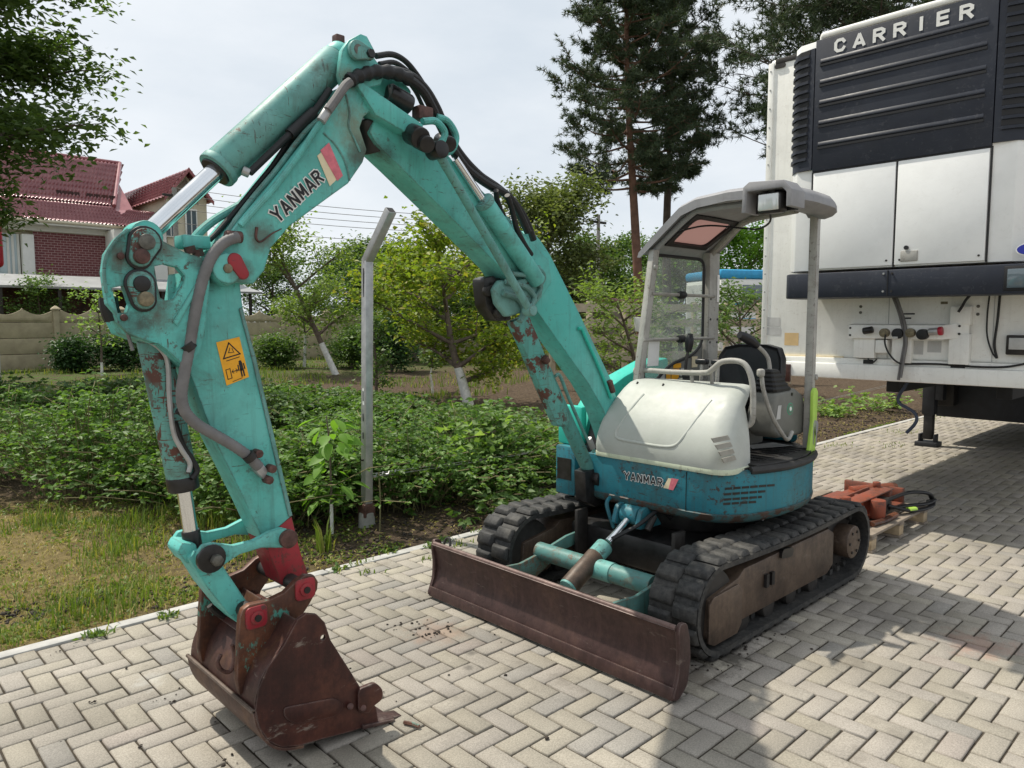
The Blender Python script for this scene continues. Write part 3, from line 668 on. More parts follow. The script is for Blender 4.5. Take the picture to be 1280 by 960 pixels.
    for i in range(6):
        a = math.pi / 3 * i; c = Vector((TR_B + 0.07 * math.cos(a), ye, TR_Z + 0.07 * math.sin(a)))
        build('bolt', cyl(nb(), c - Vector((0, 0.008, 0)), c + Vector((0, 0.008, 0)), 0.009, n=6), 'dark_steel', sp, smooth=False)
    return tr
make_track(1.82, 2.095, -1); make_track(3.095, 3.37, 1)
# ---- carbody between the tracks
bm = nb(); box(bm, (3.45, 2.12, 0.20), (4.45, 3.08, 0.40)); build('carbody', bm, 'grease', EX, bevel=0.03)
bm = nb(); cyl(bm, (4.12, 2.6, 0.40), (4.12, 2.6, 0.56), 0.42, n=40); build('slew_ring', bm, 'grease', EX, bevel=0.01)
for y in (2.25, 2.95):
    bm = nb(); box(bm, (3.36, y - 0.012, 0.22), (3.46, y + 0.012, 0.50)); build('carbody_rib', bm, 'dark_steel', EX, bevel=0.004)
# ---- dozer blade
def blade_sec(v):
    pr = [(2.655, 0.31), (2.640, 0.325), (2.655, 0.336), (2.68, 0.325), (2.70, 0.24), (2.705, 0.14), (2.68, 0.055), (2.652, 0.012), (2.640, 0.012), (2.635, 0.050), (2.668, 0.11), (2.682, 0.18), (2.672, 0.26)]
    return [(u_, v, z_) for u_, z_ in pr]
bl = build('blade', loft(nb(), [blade_sec(v) for v in np.linspace(1.755, 3.455, 18)]), 'rust_blade', EX, ang=50)
build('cutting_edge', prism(nb(), [Vector((u_, 1.745, z_)) for u_, z_ in [(2.622, 0.015), (2.634, 0.012), (2.642, 0.07), (2.630, 0.072)]], (0, 1.72, 0)), 'rust_blade', bl, bevel=0.002)
for y, t_ in ((1.735, 0.02), (3.455, 0.02)):
    build('end_plate', prism(nb(), rounded([Vector((u_, y, z_)) for u_, z_ in [(2.615, 0.02), (2.66, 0.012), (2.725, 0.06), (2.745, 0.17), (2.735, 0.27), (2.71, 0.345), (2.66, 0.352), (2.648, 0.31), (2.66, 0.22), (2.655, 0.12)]], 0.02), (0, t_, 0)), 'rust_blade', bl, bevel=0.003)
build('worn_top_edge', cyl(nb(), (2.657, 1.757, 0.328), (2.657, 3.453, 0.328), 0.0135, n=12), 'rust_edge', bl)
build('lifting_eye', tube(nb(), [(2.69, 3.40, 0.33), (2.70, 3.39, 0.36), (2.70, 3.36, 0.368), (2.69, 3.34, 0.33)], 0.008), 'dark_steel', bl)
def blade_arm(y):
    t_ = 0.022; dz_ = 0.03 if y < 2.6 else 0.0; up = [(2.70, 0.275 + dz_), (2.80, 0.268 + dz_), (2.92, 0.258 + dz_), (3.05, 0.278 + dz_), (3.18, 0.31 + dz_), (3.32, 0.342 + dz_), (3.44, 0.35 + dz_)]
    lo = [(3.44, 0.28), (3.30, 0.26), (3.16, 0.20), (3.05, 0.15), (2.94, 0.09), (2.82, 0.06), (2.70, 0.05)]
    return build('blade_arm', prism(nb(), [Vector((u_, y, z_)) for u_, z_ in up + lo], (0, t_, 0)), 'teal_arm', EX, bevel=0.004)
blade_arm(2.16); blade_arm(2.98)
bm = nb(); cyl(bm, (3.10, 2.19, 0.29), (3.10, 3.01, 0.29), 0.052, n=24); build('cross_tube', bm, 'teal_arm', EX)
bm = nb(); cyl(bm, (3.10, 2.45, 0.29), (3.10, 2.60, 0.29), 0.056, n=24); build('cross_tube_sleeve', bm, 'teal_worn', EX)
# blade cylinder
a0, a1 = Vector((2.80, 2.60, 0.17)), Vector((3.46, 2.60, 0.52)); d = (a1 - a0)
cylb = build('blade_cylinder', cyl(nb(), a0 + d * 0.14, a0 + d * 0.62, 0.052, n=28), 'teal_worn', EX, bevel=0.008)
build('cylinder_sleeve', cyl(nb(), a0 + d * 0.16, a0 + d * 0.50, 0.0545, n=28), 'rust_frame', cylb, bevel=0.004)
build('rod', cyl(nb(), a0 + d * 0.66, a0 + d * 0.92, 0.024, n=20), 'chrome', cylb)
build('rod_eye', cyl(nb(), a1 - Vector((0, 0.06, 0)), a1 + Vector((0, 0.06, 0)), 0.055, n=20), 'teal_dark', cylb, bevel=0.008)
for y in (2.50, 2.67): build('lug_plate', prism(nb(), rounded([Vector((u_, y, z_)) for u_, z_ in [(3.38, 0.46), (3.42, 0.575), (3.50, 0.58), (3.62, 0.45)]], 0.03), (0, 0.03, 0)), 'teal_dark', cylb, bevel=0.003)
build('cylinder_foot', cyl(nb(), a0 - Vector((0, 0.05, 0)), a0 + Vector((0, 0.05, 0)), 0.04, n=18), 'galvanised', cylb, bevel=0.006)
build('cylinder_hose', tube(nb(), [a0 + d * 0.62 + Vector((0, -0.05, 0.05)), (3.35, 2.48, 0.50), (3.50, 2.45, 0.56), (3.62, 2.44, 0.50)], 0.012), 'black_rubber', cylb)
build('hose_fitting', cyl(nb(), (3.43, 2.47, 0.46), (3.48, 2.46, 0.535), 0.020, n=10), 'dark_steel', cylb)
build('feed_pipe', tube(nb(), [(3.44, 2.72, 0.42), (3.42, 2.76, 0.56), (3.50, 2.78, 0.60)], 0.012), 'teal_dark', EX)

# ---- upper structure: skirt
PLAN = [(3.47, 2.96), (3.465, 2.40), (3.475, 2.18), (3.52, 2.06), (3.62, 1.975), (3.78, 1.92), (3.98, 1.89), (4.20, 1.90), (4.38, 1.95), (4.55, 2.04), (4.72, 2.20), (4.84, 2.40), (4.88, 2.60), (4.84, 2.85), (4.70, 3.08), (4.50, 3.24), (4.20, 3.30), (3.80, 3.28), (3.62, 3.20), (3.62, 2.96)]
def plan_at(z, inset=0.0):
    c = Vector((4.12, 2.55, 0)); out = []
    sm = spline([Vector((a, b, 0)) for a, b in PLAN[1:-3]], 4); pts = [Vector((3.47, 2.96, 0))] + sm + [Vector((a, b, 0)) for a, b in PLAN[-3:]]
    for p in pts:
        q = p + (c - p).normalized() * inset; out.append((q.x, q.y, z))
    return out
SK = [(0.545, 0.12), (0.56, 0.045), (0.585, 0.012), (0.63, 0.0), (0.80, 0.0), (0.835, 0.006), (0.845, 0.03)]
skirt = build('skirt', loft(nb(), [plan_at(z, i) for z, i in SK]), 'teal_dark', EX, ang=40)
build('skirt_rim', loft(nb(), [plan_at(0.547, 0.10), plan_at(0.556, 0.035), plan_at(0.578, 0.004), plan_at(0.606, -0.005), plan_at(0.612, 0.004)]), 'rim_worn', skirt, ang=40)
# vents cut in the skirt: dark slots
def skirt_pt(px, py, off=0.004):
    # point of the photo on the skirt outline (nearest wall the ray meets)
    d = ray(px, py); best = None; P2 = plan_at(0)
    for a, b in zip(P2, P2[1:]):
        a, b = Vector(a), Vector(b); e = b - a; den = d.x * e.y - d.y * e.x
        if abs(den) < 1e-9: continue
        t = (a.x * e.y - a.y * e.x) / den; s = (a.x * d.y - a.y * d.x) / den
        if 0 <= s <= 1 and t > 0 and (best is None or t < best[0]): best = (t, e)
    t, e = best; n = Vector((e.y, -e.x, 0)).normalized(); p = CAM + d * t
    if n.dot(d) > 0: n = -n
    return p + n * off, n
rows = [((906, 611), (972, 606)), ((905, 618), (962, 613.5)), ((905, 624.5), (952, 621)), ((904, 630), (948, 627))]
for (x0, y0), (x1, y1) in rows:
    k = x0
    while k < x1 - 4:
        w_ = 9; m = min(k + w_, x1); f = lambda x: y0 + (y1 - y0) * (x - x0) / (x1 - x0)
        a, n1 = skirt_pt(k, f(k), 0.0); b, n2 = skirt_pt(m, f(m), 0.0)
        pts = [a + Vector((0, 0, -0.006)), b + Vector((0, 0, -0.006)), b + Vector((0, 0, 0.006)), a + Vector((0, 0, 0.006))]
        build('vent_slot', prism(nb(), [p - n1 * 0.006 for p in pts], n1 * 0.0085), 'grease', skirt, smooth=False); k = m + 1.6
# seam where the corner panel starts
a, n1 = skirt_pt(858, 600, 0.0); build('panel_seam', box(nb(), (a.x - 0.003, a.y - 0.0015, 0.60), (a.x + 0.003, a.y + 0.0015, 0.825)), 'grease', skirt, smooth=False)
# lettering on the skirt: name and flag emblem
def lettering(parent, word, pL, pR, normal, h, flag, shear=0.25):
    x = (Vector(pR) - Vector(pL)).normalized(); n = Vector(normal).normalized(); y = n.cross(x)
    if y.dot(Vector((0, 0, 1))) < 0: y = -y
    tot = (Vector(pR) - Vector(pL)).length; adv = tot / len(word)
    for i, ch in enumerate(word):
        q0 = Vector(pL) + x * (adv * (i + 0.15)) - y * h / 2
        stroke_letter('lettering_outline', ch, q0, x, y, n, adv * 0.70, h, h * 0.088, 'white_print', parent, 0.0012, h * 0.085)
        stroke_letter('lettering', ch, q0, x, y, n, adv * 0.70, h, h * 0.088, 'black_print', parent, 0.0034)
    o = Vector(pR) + x * h * 0.12; w_, hh = flag
    def q(a, b): return o + x * (a * w_) + y * (b * hh)
    flat_patch('emblem', [q(-0.1, -0.55), q(0.52, -0.55), q(0.95, 0.55), q(0.33, 0.55)], n, 'cream_print', parent, 0.0006)
    flat_patch('emblem', [q(0.38, -0.60), q(0.80, -0.60), q(1.25, 0.62), q(0.62, 0.62)], n, 'pink_print', parent, 0.0022)
pL, pR = PU(780, 595, 3.466), PU(830, 602, 3.466); pL.x = pR.x = 3.464; pR.z = pL.z = (pL.z + pR.z) / 2
lettering(skirt, 'YANMAR', pL, pR, (-1, 0, 0), 0.042, (0.075, 0.055), 0.0)
# floor plate and mat
fl = build('floor_plate', loft(nb(), [plan_at(0.842, 0.035), plan_at(0.856, 0.035)]), 'dark_steel', EX)
mat_pts = [(3.70, 2.02), (3.70, 1.955), (3.80, 1.925), (3.98, 1.90), (4.20, 1.91), (4.38, 1.96), (4.46, 2.02), (4.46, 2.5), (3.76, 2.5), (3.76, 2.02)]
fm = build('floor_mat', prism(nb(), [Vector((a, b, 0.858)) for a, b in mat_pts], (0, 0, 0.016)), 'floor_mat', EX, bevel=0.004)
for i in range(9):
    x = 3.80 + i * 0.07; build('mat_rib', box(nb(), (x, 1.99, 0.874), (x + 0.03, 2.46, 0.879)), 'floor_mat', fm, smooth=False)
mat_edge = [(3.66, 1.97), (3.72, 1.942), (3.84, 1.908), (3.98, 1.886), (4.20, 1.896), (4.38, 1.946), (4.46, 1.985)]
build('floor_edging', tube(nb(), [(a, b, 0.845) for a, b in mat_edge], 0.022, 10), 'floor_mat', EX)
# ---- white hood in front of the seat
def hood_sec(k):
    """one horizontal ring of the hood; k runs 0..1 from its foot to its top"""
    prof = [(0.850, 3.463, 0.0), (0.90, 3.455, 0.0), (0.97, 3.468, 0.004), (1.04, 3.50, 0.012), (1.11, 3.55, 0.024), (1.18, 3.615, 0.04), (1.235, 3.675, 0.055), (1.268, 3.72, 0.072), (1.285, 3.76, 0.095), (1.290, 3.80, 0.13)]
    z, uf, ins = prof[k]; ur = 3.735 + 0.02 * (k > 5) + (0.13 if k >= 8 else 0.09 if k == 7 else 0.05 if k == 6 else 0); vn, vf = 2.005 + ins, 2.905 - ins * 0.75
    r = min(0.10 + 0.02 * k / 9, (ur - uf) * 0.6); pts = []
    rb = min(0.02, (ur - uf) * 0.3)
    for (cx, cy, sx, sy, rr, a0) in ((uf, vn, 1, 1, r, math.pi), (ur, vn, -1, 1, rb, 1.5 * math.pi), (ur, vf, -1, -1, rb, 0.0), (uf, vf, 1, -1, min(r, 0.05), 0.5 * math.pi)):
        for j in range(7):
            a = a0 + (math.pi / 2) * j / 6; pts.append((cx + sx * rr + rr * math.cos(a), cy + sy * rr + rr * math.sin(a), z))
    return pts
hood = build('hood', loft(nb(), [hood_sec(k) for k in range(10)]), 'hood_white', EX, ang=50)
bm = nb(); s0 = [(p[0], p[1], 0.832) for p in hood_sec(0)]; c = Vector((3.60, 2.45, 0))
s1 = [tuple(Vector((p[0], p[1], 0)) + (Vector((p[0], p[1], 0)) - c).normalized() * 0.006 + Vector((0, 0, 0.832))) for p in hood_sec(0)]
s2 = [(p[0], p[1], 0.862) for p in s1]; loft(bm, [s1, s2]); build('hood_rim', bm, 'hood_rim', hood, bevel=0.004)
# embossed U-shaped crease on the hood front
def hood_front(v, z):
    pr = [(0.850, 3.463), (0.90, 3.455), (0.97, 3.468), (1.04, 3.50), (1.11, 3.55), (1.18, 3.615), (1.235, 3.675), (1.268, 3.72), (1.285, 3.76)]
    for (z0, u0), (z1, u1) in zip(pr, pr[1:]):
        if z0 <= z <= z1: return Vector((u0 + (u1 - u0) * (z - z0) / (z1 - z0), v, z))
    return Vector((3.76, v, z))
cr = [hood_front(v, z) + Vector((0.004, 0, -0.002)) for v, z in [(2.67, 1.21), (2.70, 1.13), (2.735, 1.03), (2.745, 0.985), (2.71, 0.955), (2.55, 0.948), (2.40, 0.948), (2.32, 0.965), (2.28, 1.02), (2.24, 1.12), (2.21, 1.21)]]
build('embossed_crease', tube(nb(), cr, 0.010, 10), 'hood_white', hood)
for px, py in ((797, 482), (833, 485)):
    p = hood_front(2.77 if px < 800 else 2.58, 1.266); build('hood_screw', cyl(nb(), p + Vector((-0.004, 0, -0.004)), p + Vector((0.004, 0, 0.008)), 0.006, n=8), 'dark_steel', hood)
for i in range(4):
    x0, y0 = 889 + i * 3.6, 548 + i * 8.3; w_ = 20.5 - i * 1.5
    def sidept(x, y): p = PV(x, y, 2.012); p.y = 2.004 + max(0, (p.z - 0.97)) * 0.12; return p
    pts = [sidept(x0, y0), sidept(x0 + w_, y0 - 4), sidept(x0 + w_ + 2.5, y0 + 1.5), sidept(x0 + 3, y0 + 5.5)]
    build('hood_vent', prism(nb(), [p + Vector((0, -0.0035, 0)) for p in pts], (0, 0.005, 0)), 'vent_tape', hood, smooth=False)
# ---- hand rail over the hood
rail = [PU(797, 470, 3.84), PU(801, 463, 3.84), PU(840, 465, 3.80), PU(880, 466, 3.76), PU(890, 462, 3.74), PU(903, 452, 3.74), PU(925, 452, 3.74), PU(936, 463, 3.74), PU(941, 485, 3.74), PU(941, 520, 3.74), PU(937, 531, 3.74), PU(926, 533, 3.72)]
build('hand_rail', tube(nb(), rail, 0.016, 12, 4), 'grey_paint', EX)
build('rail_boss', cyl(nb(), (3.84, 2.83, 1.33), (3.84, 2.88, 1.33), 0.028, n=16), 'grey_paint', EX, bevel=0.006)
for px, (y0, y1) in ((864, (478, 462)), (889, (478, 462))):
    a = PU(px, y1, 3.78); build('rail_strut', cyl(nb(), a, (a.x, a.y - 0.01, 1.27), 0.011, n=10), 'grey_paint', EX)
# ---- canopy
def pole(name, p0, p1, a, b, mat='grey_paint', parent=EX, bev=0.006):
    p0, p1 = Vector(p0), Vector(p1); bm = nb(); off = p1 - p0
    pts = [p0 + Vector((sx * a / 2, sy * b / 2, 0)) for sx, sy in ((-1, -1), (1, -1), (1, 1), (-1, 1))]
    return build(name, prism(bm, pts, off), mat, parent, bevel=bev)
near_post = pole('canopy_post', (4.41, 2.0, 0.86), (4.41, 2.0, 2.31), 0.045, 0.05)
build('post_boss', cyl(nb(), (4.43, 1.965, 1.31), (4.43, 2.035, 1.31), 0.018, n=12), 'grey_paint', near_post, bevel=0.004)
build('lower_clamp', prism(nb(), rounded([Vector((u_, 1.955, z_)) for u_, z_ in [(4.375, 0.90), (4.375, 1.04), (4.395, 1.06), (4.45, 1.04), (4.452, 1.0), (4.435, 0.955), (4.435, 0.88)]], 0.02), (0, 0.03, 0)), 'grey_plastic', near_post, bevel=0.004)
front_post = pole('canopy_post', (3.79, 2.83, 1.18), (3.955, 2.83, 2.10), 0.06, 0.045)
rear_post = pole('canopy_post', (4.63, 2.83, 0.86), (4.63, 2.83, 2.12), 0.13, 0.06)
for z in (1.33, 1.50, 1.66, 1.80):
    for du in (-0.045, 0.045): build('post_hole', cyl(nb(), (4.63 + du, 2.797, z), (4.63 + du, 2.803, z), 0.008, n=10), 'grease', rear_post)
flat_patch('paper_label', [Vector((4.66, 2.799, z)) if i in (0, 3) else Vector((4.69, 2.799, z)) for i, z in ((0, 1.78), (1, 1.78), (2, 1.97), (3, 1.97))], (0, -1, 0), 'white_print', rear_post)
build('post_nut', cyl(nb(), (3.93, 2.79, 1.99), (3.93, 2.81, 1.99), 0.018, n=12), 'grey_paint', front_post)
# window beside the boom
gp = rounded([Vector((u_, 2.835, z_)) for u_, z_ in [(3.86, 1.27), (3.96, 2.07), (4.545, 2.07), (4.545, 1.50), (4.44, 1.42), (4.16, 1.36), (3.96, 1.24)]], 0.07, 5)
win = build('side_window', prism(nb(), gp, (0, 0.005, 0)), 'dusty_glass', EX, smooth=False)
build('window_gasket', tube(nb(), gp + [gp[0]], 0.011, 8, 0, cap=False), 'black_rubber', win)
for z in (1.53, 1.82):
    b_ = build('window_bar', cyl(nb(), PV(810 if z < 1.7 else 820, 0, 2.81).to_2d().to_3d() + Vector((0, 0, z)), (4.63, 2.80, z), 0.011, n=10), 'grey_paint', win)
    build('bar_clip', cyl(nb(), (4.20, 2.80, z - 0.0), (4.26, 2.80, z), 0.026, n=12), 'black_rubber', win, bevel=0.006)
flat_patch('paper_notice', [Vector((u_, 2.832, z_)) for u_, z_ in [(3.90, 1.36), (4.02, 1.36), (4.03, 1.52), (3.91, 1.52)]], (0, -1, 0), 'white_print', win)
pan = build('side_panel', prism(nb(), [Vector((u_, 2.84, z_)) for u_, z_ in [(3.86, 0.86), (3.86, 1.22), (3.96, 1.235), (4.16, 1.35), (4.44, 1.41), (4.56, 1.49), (4.56, 0.86)]], (0, 0.02, 0)), 'console', EX, bevel=0.004)
for x0, z0, w_, h_, m_ in ((4.02, 1.18, .09, .08, 'grey_label'), (4.12, 1.24, .05, .09, 'yellow_print'), (4.18, 1.23, .09, .10, 'yellow_print'), (4.29, 1.22, .07, .11, 'grey_label'), (4.20, 1.335, .09, .03, 'yellow_print'), (4.42, 1.33, .07, .075, 'cream_print'), (4.03, 1.27, .07, .05, 'grey_label')):
    flat_patch('decal', [Vector((x0, 2.838, z0)), Vector((x0 + w_, 2.838, z0)), Vector((x0 + w_, 2.838, z0 + h_)), Vector((x0, 2.838, z0 + h_))], (0, -1, 0), m_, pan)
# roof shell
OUT = [(1.875, 2.272), (1.845, 2.292), (1.848, 2.325), (1.885, 2.365), (2.02, 2.385), (2.25, 2.392), (2.48, 2.38), (2.60, 2.345), (2.75, 2.235), (2.92, 2.105), (2.93, 2.075)]
INN = [(2.905, 2.072), (2.73, 2.195), (2.58, 2.30), (2.46, 2.332), (2.25, 2.345), (2.08, 2.338), (2.05, 2.285), (1.93, 2.262)]
def roof_u(k, v): uf, ur = 3.80 + max(0, v - 2.0) * 0.12, 4.33 + (v - 1.8) * 0.365; return uf + (ur - uf) * k
def part_sec(pr_, k, d=0.0): return [(roof_u(k, v), v, z - d) for v, z in pr_]
rf = build('canopy_roof', loft(nb(), [part_sec(OUT + INN, 0.0, 0.02), part_sec(OUT + INN, 0.04), part_sec(OUT + INN, 0.18, -0.004)]), 'grey_plastic', EX, ang=40)
build('roof_rear', loft(nb(), [part_sec(OUT + INN, 0.82, -0.004), part_sec(OUT + INN, 0.95), part_sec(OUT + INN, 1.0, 0.02)]), 'grey_plastic', rf, ang=40)
def lerp2(p, q, k): return (p[0] + (q[0] - p[0]) * k, p[1] + (q[1] - p[1]) * k)
hi_o, hi_i = lerp2(OUT[7], OUT[8], 0.05), lerp2(INN[2], INN[1], 0.05); lo_o, lo_i = lerp2(OUT[8], OUT[9], 0.5), lerp2(INN[1], INN[0], 0.5)
for pr_ in (OUT[:8] + [hi_o, hi_i] + INN[2:], [lo_o] + OUT[9:] + INN[:1] + [lo_i]):
    build('roof_side', loft(nb(), [part_sec(pr_, 0.18, -0.004), part_sec(pr_, 0.5, -0.008), part_sec(pr_, 0.82, -0.004)]), 'grey_plastic', rf, ang=40)
# eave box with the lamp in its open front
bm = nb(); e0 = [(1.80, 2.235), (1.80, 2.32), (1.845, 2.372), (2.04, 2.385), (2.075, 2.36), (2.08, 2.225), (2.055, 2.225), (2.05, 2.335), (1.855, 2.335), (1.83, 2.31), (1.83, 2.235)]
loft(bm, [[(3.69, v, z) for v, z in e0], [(3.84, v, z) for v, z in e0]]); build('lamp_hood', bm, 'grey_plastic', rf, bevel=0.004)
build('lamp_hood_back', box(nb(), (3.80, 1.83, 2.23), (3.83, 2.055, 2.34)), 'black_rubber', rf, smooth=False)
lamp = build('work_lamp', box(nb(), (3.71, 1.865, 2.215), (3.79, 2.005, 2.325)), 'grease', EX, bevel=0.02, seg=3)
build('lamp_lens', box(nb(), (3.70, 1.878, 2.227), (3.715, 1.992, 2.313)), 'lamp_glass', lamp, bevel=0.006, seg=3)
build('lamp_bracket', box(nb(), (3.735, 1.915, 2.31), (3.775, 1.955, 2.345)), 'dark_steel', lamp, bevel=0.003)
# skylight in the sloping side of the roof, seen from below
def slope(u_, s, lift): # s: 0..1 down the slope of the inner skin
    a, b = Vector((0, 2.575, 2.302)), Vector((0, 2.82, 2.135)); p = a.lerp(b, s); n = Vector((0, -0.56, -0.83)); return Vector((u_, p.y, p.z)) + n * lift
fo = [slope(4.03, 0.0, 0.006), slope(4.55, 0.0, 0.006), slope(4.53, 1.0, 0.006), slope(4.05, 1.0, 0.006)]
fi = rounded([slope(4.075, 0.10, 0.006), slope(4.505, 0.10, 0.006), slope(4.49, 0.90, 0.006), slope(4.09, 0.90, 0.006)], 0.05, 5)
sl = build('skylight_frame', prism(nb(), fo, Vector((0, 0.56, 0.83)) * 0.03, [fi]), 'black_rubber', rf, smooth=False)
build('skylight', prism(nb(), [slope(4.06, 0.05, -0.012), slope(4.52, 0.05, -0.012), slope(4.50, 0.95, -0.012), slope(4.08, 0.95, -0.012)], Vector((0, 0.56, 0.83)) * 0.004), 'pink_acrylic', rf, smooth=False)
build('roof_rib', tube(nb(), [(4.38, 2.10, 2.315), (4.52, 2.45, 2.312), (4.56, 2.58, 2.28), (4.62, 2.86, 2.08)], 0.022, 10), 'grey_paint', rf)
build('roof_rib', tube(nb(), [(3.92, 2.12, 2.312), (3.93, 2.45, 2.310), (3.94, 2.57, 2.28), (3.97, 2.86, 2.08)], 0.018, 10), 'grey_plastic', rf)
build('lamp_cable', tube(nb(), [(3.79, 1.97, 2.24), (3.95, 2.05, 2.20), (4.2, 2.25, 2.20), (4.35, 2.42, 2.23), (4.20, 2.58, 2.25), (4.05, 2.66, 2.22), (3.98, 2.74, 2.18)], 0.006, 6), 'black_rubber', rf)
# ---- seat, consoles, levers
bk = nb(); prof = [(-0.23, 0.0), (-0.235, 0.12), (-0.225, 0.22), (-0.19, 0.285), (-0.10, 0.305), (0.10, 0.305), (0.19, 0.285), (0.225, 0.22), (0.235, 0.12), (0.23, 0.0)]
def back_sec(du, k): return [(4.50 + du + z * 0.16 + 0.035 * (1 - (v / 0.24) ** 2), 2.47 + v * k, 1.19 + z * k) for v, z in prof]
seat_b = build('seat_backrest', loft(nb(), [back_sec(0.0, 0.93), back_sec(-0.015, 1.0), back_sec(0.055, 1.0), back_sec(0.085, 0.94)]), 'black_vinyl', EX, bevel=0.03, seg=4, ang=70)
sc_ = nb(); box(sc_, (4.08, 2.25, 1.11), (4.52, 2.69, 1.21)); seat_c = build('seat_cushion', sc_, 'black_vinyl', EX, bevel=0.045, seg=4, ang=60)
build('seat_base', box(nb(), (4.12, 2.30, 0.90), (4.50, 2.64, 1.11)), 'grease', EX, bevel=0.02)
eb = build('engine_box', box(nb(), (4.06, 2.28, 0.875), (4.40, 2.72, 1.05)), 'console', EX, bevel=0.02)
for i in range(4): build('box_louvre', box(nb(), (4.05, 2.34, 0.90 + i * 0.035), (4.065, 2.66, 0.915 + i * 0.035)), 'dark_steel', eb, smooth=False)
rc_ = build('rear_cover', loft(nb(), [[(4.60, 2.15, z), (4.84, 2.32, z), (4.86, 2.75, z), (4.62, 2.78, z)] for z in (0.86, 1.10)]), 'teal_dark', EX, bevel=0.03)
# left-hand console with bellows and stick
cp = [(4.03, 1.00), (4.02, 1.10), (4.06, 1.235), (4.30, 1.245), (4.40, 1.20), (4.47, 1.03), (4.46, 0.975), (4.40, 0.955), (4.10, 0.965)]
lc = build('lever_console', prism(nb(), [Vector((u_, 2.03, z_)) for u_, z_ in cp], (0, 0.17, 0)), 'console', EX, bevel=0.022, seg=3)
for u_, z_ in ((4.24, 1.215), (4.42, 1.02)): build('console_screw', cyl(nb(), (u_, 2.026, z_), (u_, 2.034, z_), 0.010, n=10), 'grease', lc)
c_ = PV(988, 511, 2.028)
build('round_decal', prism(nb(), disc_ring((c_.x, 2.0285, c_.z), 0.036, (0, 1, 0), 24), (0, 0.002, 0)), 'green_print', lc, smooth=False)
build('round_decal', prism(nb(), disc_ring((c_.x, 2.0275, c_.z), 0.030, (0, 1, 0), 24), (0, 0.002, 0)), 'console', lc, smooth=False)
build('round_decal', prism(nb(), disc_ring((c_.x, 2.0265, c_.z), 0.019, (0, 1, 0), 24), (0, 0.002, 0), ), 'green_print', lc, smooth=False)
build('round_decal', prism(nb(), disc_ring((c_.x, 2.0255, c_.z), 0.013, (0, 1, 0), 24), (0, 0.002, 0), ), 'white_print', lc, smooth=False)
flat_patch('decal', [Vector((u_, 2.0295, z_)) for u_, z_ in [(4.05, 1.08), (4.10, 1.08), (4.11, 1.16), (4.07, 1.16)]], (0, -1, 0), 'grey_label', lc)
bel = nb(); secs = []
for i in range(11):
    k = i / 10; hw = (0.105 - 0.065 * k) + (0.008 if i % 2 else 0); cx = 4.16 - 0.03 * k; z = 1.24 + 0.125 * k
    secs.append([(p.x, p.y, z) for p in rounded([Vector((cx - hw, 2.115 - hw * 0.75, 0)), Vector((cx + hw, 2.115 - hw * 0.75, 0)), Vector((cx + hw, 2.115 + hw * 0.75, 0)), Vector((cx - hw, 2.115 + hw * 0.75, 0))], hw * 0.4)])
bl_ = build('lever_bellows', loft(bel, secs), 'black_rubber', lc, ang=20)
st_ = [(4.13, 2.115, 1.36), (4.13, 2.13, 1.43), (4.09, 2.15, 1.48), (4.02, 2.17, 1.52)]
build('control_stick', tube(nb(), st_, 0.012, 10), 'grey_paint', lc)
build('stick_grip', tube(nb(), [(4.05, 2.16, 1.505), (3.98, 2.18, 1.545), (3.92, 2.20, 1.57)], lambda t: 0.022 + 0.008 * math.sin(math.pi * t), 12), 'black_vinyl', lc)
lk = build('lock_lever', tube(nb(), [PV(952, 470, 2.02), PV(955, 490, 2.01), PV(965, 520, 2.0), PV(979, 544, 1.99), PV(985, 549, 1.99), PV(990, 540, 2.0)], 0.012, 10), 'grey_paint', EX)
p = PV(951, 466, 2.02); build('lever_ball', cyl(nb(), p - Vector((0, 0, .022)), p + Vector((0, 0, .022)), 0.022, n=14), 'grey_paint', lk, bevel=0.012, seg=3)
# sticks on the boom side and pedals levers
def bellows(cx, cy, z0, r0, r1, h, par, n=8):
    secs = []
    for i in range(n + 1):
        k = i / n; r = r0 + (r1 - r0) * k + (0.006 if i % 2 else 0); secs.append([(q.x, q.y, z0 + h * k) for q in disc_ring((cx, cy, 0), r, (0, 0, 1), 16)])
    return build('lever_bellows', loft(nb(), secs), 'black_rubber', par, ang=20)
rc2 = build('lever_console', box(nb(), (3.98, 2.60, 1.0), (4.45, 2.78, 1.245)), 'console', EX, bevel=0.03)
bellows(4.12, 2.69, 1.245, 0.06, 0.022, 0.08, rc2)
build('control_stick', tube(nb(), [(4.12, 2.69, 1.32), (4.13, 2.69, 1.40), (4.15, 2.69, 1.47)], 0.010, 8), 'dark_steel', rc2)
build('stick_grip', tube(nb(), [(4.15, 2.69, 1.45), (4.16, 2.69, 1.52), (4.17, 2.69, 1.565)], lambda t: 0.018 + 0.010 * math.sin(math.pi * min(1, t * 1.1)), 12), 'black_vinyl', rc2)
for x, y in ((3.93, 2.47), (3.93, 2.36)):
    tl = build('travel_lever', tube(nb(), [(x, y, 0.88), (x + 0.02, y, 1.15), (x + 0.03, y, 1.40)], 0.012, 8), 'grey_paint', EX)
    build('lever_grip', box(nb(), (x + 0.01, y - 0.04, 1.385), (x + 0.055, y + 0.04, 1.42)), 'black_vinyl', tl, bevel=0.012, seg=3)
